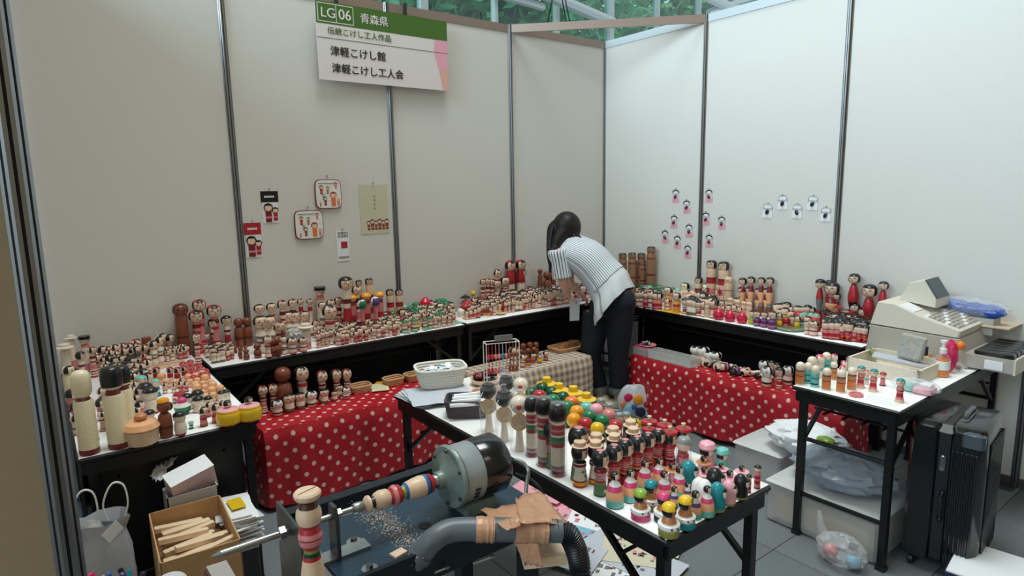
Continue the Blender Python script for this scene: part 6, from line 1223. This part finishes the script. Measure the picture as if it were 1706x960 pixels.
# the ones that show largest stay individuals; the smallest rest is one mass of packed dolls
PEND.sort(key=lambda t: -t[0])
cnt = {}; rest = []
for sz_, key, P, h, rz, lab, grp, w in PEND:
    kd = KIND.get(key, 'miniature_kokeshi'); lim = 300 if kd == 'miniature_kokeshi' else 120
    if cnt.get(kd, 0) < lim: cnt[kd] = cnt.get(kd, 0)+1; spawn(key, P, h, rz, lab, 'doll', grp, w, small=True)
    else: rest.append((key, P, h, rz, w))
if rest:
    bm = bmesh.new(); names = []
    for key, P, h, rz, w in rest:
        M = Matrix.Translation(P) @ Matrix.Rotation(rz, 4, 'Z') @ Matrix.Diagonal((h*w, h*w, h, 1))
        for pn, me, par in TPL[key][0]:
            if pn in ('face', 'flower_print'): continue
            c_ = me.copy(); c_.transform(M); mp = []
            for m_ in me.materials:
                if m_.name not in names: names.append(m_.name)
                mp.append(names.index(m_.name))
            c_.polygons.foreach_set('material_index', [mp[p.material_index] for p in c_.polygons]); bm.from_mesh(c_); bpy.data.meshes.remove(c_)
    me = bpy.data.meshes.new('packed_dolls'); bm.to_mesh(me); bm.free()
    for n_ in names: me.materials.append(bpy.data.materials[n_])
    tag(link('packed_dolls', me), 'mass of the smallest packed dolls filling the rows on the wall tables', 'dolls', kind='stuff')
# ---------------- benches
def putb(key, bx, by, ty, lab, rz=0, z=BH+.004, w=1.0, group='dolls on the low bench', small=None): return put(key, bx, by, ty, lab, z, rz, group, w, small=small)
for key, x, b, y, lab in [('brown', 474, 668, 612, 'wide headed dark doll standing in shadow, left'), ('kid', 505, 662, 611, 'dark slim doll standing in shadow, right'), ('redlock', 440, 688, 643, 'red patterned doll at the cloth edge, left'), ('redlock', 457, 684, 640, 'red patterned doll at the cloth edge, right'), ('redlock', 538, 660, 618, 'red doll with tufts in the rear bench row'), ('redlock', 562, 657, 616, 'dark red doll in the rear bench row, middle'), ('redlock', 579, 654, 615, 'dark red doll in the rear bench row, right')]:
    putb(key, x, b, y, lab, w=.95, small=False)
for k, (x, b, y) in enumerate([(463, 693, 666), (483, 687, 656), (501, 682, 654), (520, 678, 651), (541, 673, 648), (558, 669, 651), (577, 665, 645), (500, 670, 652), (565, 658, 641), (484, 674, 657), (540, 662, 646)]):
    putb('tiny_black' if k % 3 else 'panda', x, b, y, 'dark capped doll on red cloth, %s' % ('first from left in front', 'second in front', 'third in front', 'fourth in front', 'fifth in front', 'sixth in front', 'last in front', 'rear, behind the third', 'rear right', 'rear left', 'rear middle')[k], w=1.25, small=False)
c = gx(632, 640, BH+.004); t = thing('yellow_leaflet', 'yellow and brown printed leaflet pile on the red cloth', 'leaflet', c, .4); 
for k, (m, dx) in enumerate((('lime', 0), ('amber', .03), ('cream', -.02))): MB().box(-.07+dx, .07+dx, -.05, .05, .003*k, .003*k+.002, m, Matrix.Rotation(.4*k, 4, 'Z')).build('sheet', t)
for k, (x, y, w_) in enumerate([(655, 630, .12), (600, 640, .12), (690, 632, .12)]):
    woven('bench_basket', 'tan wicker basket on the left red bench, %s' % ('middle', 'left beside the dolls', 'right, half hidden')[k], gx(x, y, BH+.004), w_, .09, .045, 'wicker_tan', 0, 4)
# checked bench
for k, (x, b, y) in enumerate([(872, 598, 572), (883, 596, 570), (893, 594, 570), (868, 606, 582), (880, 604, 580), (890, 602, 578)]): putb('brown', x, b, y, 'dark round headed doll behind the checked cloth, %s' % ('rear left', 'rear middle', 'rear right', 'front left', 'front middle', 'front right')[k], w=1, group='dark dolls on the checked bench')
for k, (key, x, b, y) in enumerate([('tiny_pale', 872, 612, 590), ('tiny_red', 888, 606, 588), ('bottle2', 880, 613, 598), ('yellow_small', 899, 606, 590), ('tiny_wood', 909, 602, 585), ('tiny_pale', 857, 610, 578)]): putb(key, x, b, y, 'small doll on the checked cloth, %s' % ('nearest the rack', 'red bodied', 'short and striped', 'yellow', 'pink, furthest right', 'pale, furthest left')[k], w=1.3, group='small dolls on the checked bench')
t = woven('flat_basket', 'flat tan basket tray with brushes on the checked cloth', gx(943, 582, BH+.004), .26, .16, .03, 'wicker_tan', 0, 3, .9, rad_=.35)
for k in range(5): MB().tube([(-.1+.02*k, -.04+.01*k, .03), (.08+.01*k, .03-.01*k, .045)], .009, 'cardboard_dark' if k % 2 else 'tan', 6).build('brush', t)
# right bench
RB3 = BH-.006
t = thing('acrylic_case', 'long clear acrylic case with compartments on the red bench', 'case', (-.60, -1.24, RB3))
MB().box(-.055, .055, -.18, .18, 0, .003, 'frosted_plastic').box(-.055, -.052, -.18, .18, 0, .055, 'frosted_plastic').box(.052, .055, -.18, .18, 0, .055, 'frosted_plastic').box(-.055, .055, -.18, -.177, 0, .055, 'frosted_plastic').box(-.055, .055, .177, .18, 0, .055, 'frosted_plastic').build('case_walls', t)
for k in range(6): MB().box(-.052, .052, -.13+.05*k, -.128+.05*k, 0, .05, 'frosted_plastic').build('divider', t)
t2 = thing('pink_box', 'pink and clear shallow box under the charm plate', 'box', (-.60, -.985, RB3)); MB().cbox(-.055, .055, -.06, .06, 0, .055, 'frosted_plastic').build('box_body', t2); MB().box(-.053, .053, -.058, .058, .055, .058, 'pink').build('lid', t2)
t3 = thing('charm_plate', 'round plate heaped with silvery charms on the pink box', 'plate', (-.58, -1.0, RB3+.059)); MB().lathe([(.04, 0), (.06, .008), (.058, .01), (.04, .004)], 'rose', 22).build('plate', t3)
for k in range(14): rnd = random.Random(k); MB().ball((rnd.uniform(-.035, .035), rnd.uniform(-.035, .035), .014+rnd.uniform(0, .012)), .011, 'steel' if k % 3 else 'black', 8, 6).build('charm', t3)
for k, (x, b, y) in enumerate([(1160, 592, 576), (1171, 594, 577), (1182, 600, 585), (1193, 602, 586)]): put('panda', x, b, y, 'small panda coloured doll behind the acrylic case, %s' % W4[k], RB3, RW, 'panda coloured dolls', 1.4)
rnd = random.Random(44)
for k in range(22):
    x = 1178+rnd.uniform(0, 105); y = 594+(x-1178)*.26+rnd.uniform(-4, 18); P = gx(x, y, RB3)
    if P.x < -.655: P.x = -.64
    key = ['tiny_pale', 'plain_pale', 'stripebarrel', 'graycap'][k % 4]; h = rnd.uniform(.075, .095)
    o = spawn(key, P+Vector((0, 0, h*.24)), h, 0, 'wrapped pale doll lying in the heap on the right red bench', 'doll', 'dolls lying in a heap', 1.1, small=True); o.rotation_euler = (math.pi/2, rnd.uniform(-3, 3), rnd.uniform(-.9, .9)+RW)
for k, (x, b, y) in enumerate([(1277, 645, 610), (1298, 648, 612), (1312, 642, 609), (1294, 636, 604), (1272, 632, 600), (1285, 622, 600)]): put('panda' if k % 2 == 0 else 'graycap', x, b, y, 'wrapped black and white haired doll by the table leg, %s' % ('front left', 'front middle', 'front right', 'second row', 'rear left', 'rear right')[k], RB3, RW, 'wrapped dolls by the table leg', 1.0, small=False)
for k, (x, y) in enumerate([(1178, 611), (1197, 617)]):
    P = gx(x, y, RB3); P.z += .028; t = thing('spool_toy', 'painted wooden spool lying on the red bench, %s' % ('left', 'right')[k], 'toy', P, .3, 'painted spools'); MB().lathe([(.02, -.03), (.028, -.028), (.028, -.016), (.015, -.01), (.015, .01), (.028, .016), (.028, .028), (.02, .03)], 'aqua', 18, ms=['pale', 'aqua', 'purple', 'pale', 'rose', 'aqua', 'navy'], M=Matrix.Rotation(math.pi/2, 4, 'Y')).build('spool', t)

# ================================================================== THE WOMAN bending over the back table
wm = thing('person', 'dark haired woman in striped blouse and dark jeans bending over back table', 'person', (-.78, -.80, 0))
O = Vector((-.78, -.80, 0))
def at(px, py, d): return EYE+ray(px, py)*d-O
def elloft(secs, m, seg=20, caps=True, uvx=None):
    """secs: (centre, semi axis a vector, semi axis b vector)"""
    mb = MB(); rings = [[c+a*math.cos(t)+b*math.sin(t) for t in [2*math.pi*j/seg for j in range(seg)]] for c, a, b in secs]
    mb.loft(rings, m, caps); return mb
def fuse(parts, name, m, parent, voxel=.008, smooth=6):
    v = []; f = []
    for p in parts:
        o = len(v); v += p.v; f += [tuple(o+i for i in q) for q in p.f]
    me = bpy.data.meshes.new(name); me.from_pydata([tuple(x) for x in v], [], f); me.materials.append(MT[m]); bm = bmesh.new(); bm.from_mesh(me); bmesh.ops.recalc_face_normals(bm, faces=bm.faces); bm.to_mesh(me); bm.free()
    o = link(name, me, parent); r = o.modifiers.new('Remesh', 'REMESH'); r.mode = 'VOXEL'; r.voxel_size = voxel; r.use_smooth_shade = True
    s = o.modifiers.new('Smooth', 'SMOOTH'); s.iterations = smooth; s.factor = .5
    C.view_layers[0].update(); me2 = bpy.data.meshes.new_from_object(o.evaluated_get(bpy.context.evaluated_depsgraph_get())); o.modifiers.clear(); o.data = me2; me2.name = name
    me2.materials.clear(); me2.materials.append(MT[m]); return o
R_, U_, Fd = cr, cu, cf
hipL, hipR = at(995, 520, 4.45), at(1033, 510, 4.33); kneeL, kneeR = at(985, 592, 4.50), at(1030, 590, 4.40); ankL, ankR = at(999, 652, 4.56), at(1031, 655, 4.46)
pel = at(1016, 503, 4.39); waist = at(1010, 470, 4.40); chest = at(970, 425, 4.44); shC = at(951, 411, 4.47); neck = at(942, 405, 4.49); head = at(942, 384, 4.52)
shL = at(931, 424, 4.36); shR = at(958, 408, 4.58); elL = at(938, 468, 4.38); elR = at(948, 462, 4.60); haL = at(946, 494, 4.46); haR = at(962, 484, 4.56)
sp0 = (shC-waist).normalized(); X = Vector((1, 0, 0)); Y = Vector((0, 1, 0)); Zz = Vector((0, 0, 1))
def limb(pts, rs, m='body_skin', seg=14, n=6):
    P = bez(pts, n); Rr = []; 
    for i in range(len(P)):
        t = i/(len(P)-1)*(len(rs)-1); k = min(int(t), len(rs)-2); Rr.append(rs[k]+(rs[k+1]-rs[k])*(t-k))
    return MB().tube(P, Rr, m, seg)
# body (skin): head, neck, arms, hands
parts = [limb([shC, neck, head], [.052, .048, .05])]
hd = MB(); hd.ball(tuple(head), .088, 'body_skin', 20, 14, 1.18, M=None); parts.append(hd)
faceDir = (at(930, 400, 4.56)-head).normalized()
parts.append(MB().ball(tuple(head+faceDir*.045), .062, 'body_skin', 16, 12)); parts.append(MB().ball(tuple(head+faceDir*.105-Zz*.01), .014, 'body_skin', 8, 6))
parts.append(limb([shL, elL, haL], [.050, .043, .036, .028, .024])); parts.append(limb([shR, elR, haR], [.050, .043, .036, .028, .024]))
parts.append(limb([shL, shC-sp0*.03, shR], [.042, .045, .042])); parts.append(limb([shC-sp0*.06, chest, waist], [.06, .09, .09])); parts.append(limb([ankL+Zz*.05, ankL-Zz*.04], [.036, .034])); parts.append(limb([ankR+Zz*.05, ankR-Zz*.04], [.036, .034]))
parts.append(limb([hipL, kneeL, ankL], [.08, .05, .034])); parts.append(limb([hipR, kneeR, ankR], [.08, .05, .034])); parts.append(limb([waist, pel, (hipL+hipR)/2], [.09, .10, .09]))
for ha, el, s in ((haL, elL, 1), (haR, elR, -1)):
    d = (ha-el).normalized(); d = (d*.6-R_*(-.35)*1+Fd*.15-Zz*.15).normalized(); side = d.cross(Zz).normalized(); up = side.cross(d)
    parts.append(MB().loft([[ha+d*t_+side*(w_*math.cos(a))+up*(.014*math.sin(a)) for a in [2*math.pi*j/12 for j in range(12)]] for t_, w_ in ((-.01, .024), (.02, .034), (.055, .038), (.075, .034))], 'body_skin'))
    for k, (o_, L_) in enumerate(((-.027, .058), (-.009, .068), (.009, .064), (.027, .050))):
        b = ha+d*.072+side*o_; parts.append(MB().tube([b-d*.015, b+d*L_*.45-up*.004, b+d*L_*.75-up*.018, b+d*L_*.9-up*.036], [.0095, .009, .0085, .007], 'body_skin', 8))
    b = ha+d*.02+side*.034*s; parts.append(MB().tube([b-side*.012*s, b+d*.02+side*.014*s, b+d*.045+side*.014*s-up*.012], [.011, .010, .008], 'body_skin', 8))
fuse(parts, 'body', 'body_skin', wm, .006, 4)
# face details
fs = faceDir.cross(Zz).normalized(); fu = fs.cross(faceDir)
mb = MB()
for s in (-1, 1): mb.ball(tuple(head+faceDir*.095+fs*.032*s+fu*.015), .009, 'black', 8, 6)
mb.build('eyes', wm); MB().tube([head+faceDir*.104-fu*.035+fs*.02*k for k in (-1, 0, 1)], .004, 'rose', 6).build('mouth', wm)
# trousers
tr = [limb([waist*.3+pel*.7, pel, (hipL+hipR)/2-Zz*.05], [.135, .150, .12], n=5), limb([hipL, (hipL+kneeL)/2, kneeL, (kneeL+ankL)/2, ankL+Zz*.03], [.105, .092, .074, .066, .060], n=5), limb([hipR, (hipR+kneeR)/2, kneeR, (kneeR+ankR)/2, ankR+Zz*.03], [.105, .092, .074, .066, .060], n=5), MB().ball(tuple(at(1032, 503, 4.33)), .115, 'denim', 18, 12), MB().ball(tuple(at(1008, 512, 4.44)), .110, 'denim', 18, 12)]
fuse(tr, 'jeans', 'denim', wm, .009, 5)
for a_ in (ankL, ankR): MB().lathe([(.060, .0), (.064, .002), (.064, .045), (.060, .047)], 'gray', 20, tuple(a_+Zz*.0)).build('jeans_cuff', wm)
# shoes
for a_, s in ((ankL, -1), (ankR, 1)):
    c0 = Vector((a_.x, a_.y, 0)); fd = Vector((-.35, .94, 0)); sd_ = Vector((.94, .35, 0)); 
    secs = [(-.075, .030, .055), (-.05, .040, .085), (0, .042, .085), (.05, .045, .06), (.10, .046, .045), (.14, .036, .035), (.16, .015, .02)]
    mb = MB().loft([[c0+fd*t_+sd_*(w_*math.cos(q))+Zz*(max(0, .012+h_*.5+h_*.5*math.sin(q))) for q in [2*math.pi*j/16 for j in range(16)]] for t_, w_, h_ in secs], 'cream'); sh = mb.build('shoe', wm, 60)
    MB().loft([[c0+fd*t_+sd_*(w_*1.04*math.cos(q))+Zz*(.008+.008*math.sin(q)) for q in [2*math.pi*j/16 for j in range(16)]] for t_, w_, h_ in secs], 'white').build('sole', sh)
# blouse: torso shell and sleeves, striped along the spine direction
def cloth_loft(secs, m, seg, name, du=1.0, thick=.004):
    mb = MB(); uv = []; acc = 0; n = len(secs); V = []; prev = None
    for i, (c, a, b) in enumerate(secs):
        if prev is not None: acc += (c-prev).length
        prev = c
        for j in range(seg+1):
            t = 2*math.pi*j/seg; V.append(c+a*math.cos(t)+b*math.sin(t)); uv.append((t/(2*math.pi)*du, acc))
    mb.add(V, [(i*(seg+1)+j, i*(seg+1)+j+1, (i+1)*(seg+1)+j+1, (i+1)*(seg+1)+j) for i in range(n-1) for j in range(seg)], m); mb.uv = uv; return mb
def interp(secs, n):
    out = []; cs = [bez([s[k] for s in secs], n) for k in range(3)]; return list(zip(*cs))
sp = (shC-waist).normalized(); lat = (shL-shR).normalized(); dep = sp.cross(lat).normalized()
lat2 = (hipL-hipR); lat2 = Vector((lat2.x, lat2.y, 0)).normalized(); 
hem = at(1012, 482, 4.40)
secs = [(neck+sp*.005, lat*.062, dep*.060), (shC+sp*.012, lat*.165, dep*.088), (shC-sp*.03, lat*.188, dep*.108), (chest, lat*.178, dep*.128), (at(985, 437, 4.42), lat*.172, dep*.132), (at(1000, 455, 4.41), lat*.170, dep*.136), (at(1012, 470, 4.40), lat*.185, dep*.150)]
bl = cloth_loft(interp(secs, 5), 'stripe_shirt', 40, 'b', 1.25).build('striped_blouse', wm, 70)
md = bl.modifiers.new('Solidify', 'SOLIDIFY'); md.thickness = .004; md.offset = 1
for sh, el, s in ((shL, elL, 1), (shR, elR, -1)):
    d = (el-sh).normalized(); mid = sh+d*.15; a = d.orthogonal().normalized(); b = d.cross(a)
    o = cloth_loft(interp([(sh*.62+shC*.38-d*.02, a*.050, b*.050), (sh-d*.03, a*.072, b*.072), (sh+d*.05, a*.070, b*.072), (sh+d*.13, a*.068, b*.070), (sh+d*.165, a*.068, b*.070)], 4), 'stripe_shirt', 24, 's', .44).build('sleeve', wm, 70)
    md = o.modifiers.new('Solidify', 'SOLIDIFY'); md.thickness = .003
# white under layer hanging below the blouse
ps2 = [(at(1003, 460, 4.41), lat*.165, dep*.135), (at(1016, 478, 4.40), lat*.190, dep*.155), (at(1020, 492, 4.39)-Zz*.01, lat*.212, dep*.168), (at(1024, 503, 4.39)-Zz*.015, lat*.225, dep*.176)]
mb = cloth_loft(interp(ps2, 6), 'under_white', 48, 'u', 1.4)
for i, v in enumerate(mb.v):
    j = i % 49; k = i//49; f = k/18; w = (math.sin(j*2*math.pi/49*9)*.010+math.sin(j*2*math.pi/49*17+1)*.005)*f; c_ = Vector(v); cc = ps2[-1][0]; dr_ = (c_-cc); dr_.z = 0
    c_ += dr_.normalized()*w; c_.z += .02*math.sin(j*2*math.pi/49*2)*f; mb.v[i] = tuple(c_)
o = mb.build('white_underlayer', wm, 70); md = o.modifiers.new('Solidify', 'SOLIDIFY'); md.thickness = .003
# hair: cap plus long strands falling in front of the shoulder
hp_ = [MB().ball(tuple(head+Zz*.012-faceDir*.018), .104, 'hair', 22, 14, 1.08), limb([head+Zz*.03-R_*.02, head-R_*.06+Zz*.0, head-R_*.085-Zz*.08, at(920, 428, 4.38), at(919, 450, 4.36)], [.07, .075, .055, .04, .012], n=6), limb([head+Zz*.02+R_*.01, head+R_*.05-Zz*.02, at(955, 396, 4.46)], [.07, .06, .03], n=5), limb([head+Fd*-.05, at(930, 400, 4.46), at(924, 425, 4.45), at(922, 436, 4.45)], [.06, .055, .04, .012], n=6)]
hair_ = fuse(hp_, 'hair', 'hair', wm, .007, 5)
rnd = random.Random(2); mb = MB()
for k in range(110):
    a = rnd.uniform(-1, 1); st = head+Zz*.085-faceDir*.02+R_*(.05*a)+Fd*rnd.uniform(-.05, .05); md_ = head-R_*(.085+.02*rnd.random())*(1 if a < .3 else -.7)+Fd*rnd.uniform(-.07, .05)+Zz*rnd.uniform(-.03, .02)
    en = (at(rnd.uniform(914, 926), rnd.uniform(425, 458), 4.36) if a < .3 else at(rnd.uniform(950, 972), rnd.uniform(396, 402), 4.42))
    mb.tube(bez([st, md_, md_.lerp(en, .5)-R_*.008, en], 5), [.004+.004*math.sin(min(1, i/6)*math.pi/2) if i < 11 else .007*(16-i)/5+.001 for i in range(16)], 'hair', 5)
mb.build('hair_strands', hair_)['kind'] = 'stuff'
# paper tag held in the hand
tg = thing('hanging_tag', 'grey white paper tag held hanging from the woman\'s hand', 'tag', O+haR+Vector((0, 0, 0)))
a = at(949, 496, 4.47)+O; b = at(966, 535, 4.47)+O; P = [at(949, 497, 4.45)+O, at(966, 496, 4.45)+O, at(965, 534, 4.45)+O, at(949, 535, 4.45)+O]; tg.location = P[0]
MB().hexa([p-P[0]+Fd*k for k in (0, .0015) for p in (P[3], P[2], P[1], P[0])], 'paper_gray').build('tag_card', tg)

# floral bag by her feet
bgp = thing('floral_bag', 'cloth bag with big blue, yellow and pink dots on the floor by her feet', 'bag', (-.735, -1.02, 0))
mb = MB(); rnd = random.Random(6); rings = []
for z, a_, b_ in ((0, .10, .055), (.06, .12, .065), (.14, .115, .05), (.20, .09, .03), (.225, .06, .012)):
    rings.append([Vector((math.cos(t)*a_+rnd.uniform(-.006, .006), math.sin(t)*b_+rnd.uniform(-.006, .006), z)) for t in [2*math.pi*k/20 for k in range(20)]])
mb.loft(rings, 'paper_gray').build('bag_body', bgp, 50); bgp.rotation_euler.z = -.65
for k, (x, z, r, m) in enumerate([(-.05, .06, .038, 'sky'), (.03, .05, .036, 'navy'), (.015, .135, .036, 'amber'), (-.05, .15, .030, 'magenta'), (-.012, .09, .02, 'blue'), (.075, .10, .022, 'red'), (-.085, .10, .018, 'orange'), (.07, .03, .016, 'sky')]):
    MB().lathe([(r, -.004), (r, .004), (r*.8, .007)], m, 16, M=Matrix.Translation((x, -.062+.35*abs(x)*abs(x)*6-(.0 if z < .12 else -.010), z)) @ Matrix.Rotation(math.pi/2, 4, 'X')).build('dot_print', bgp)
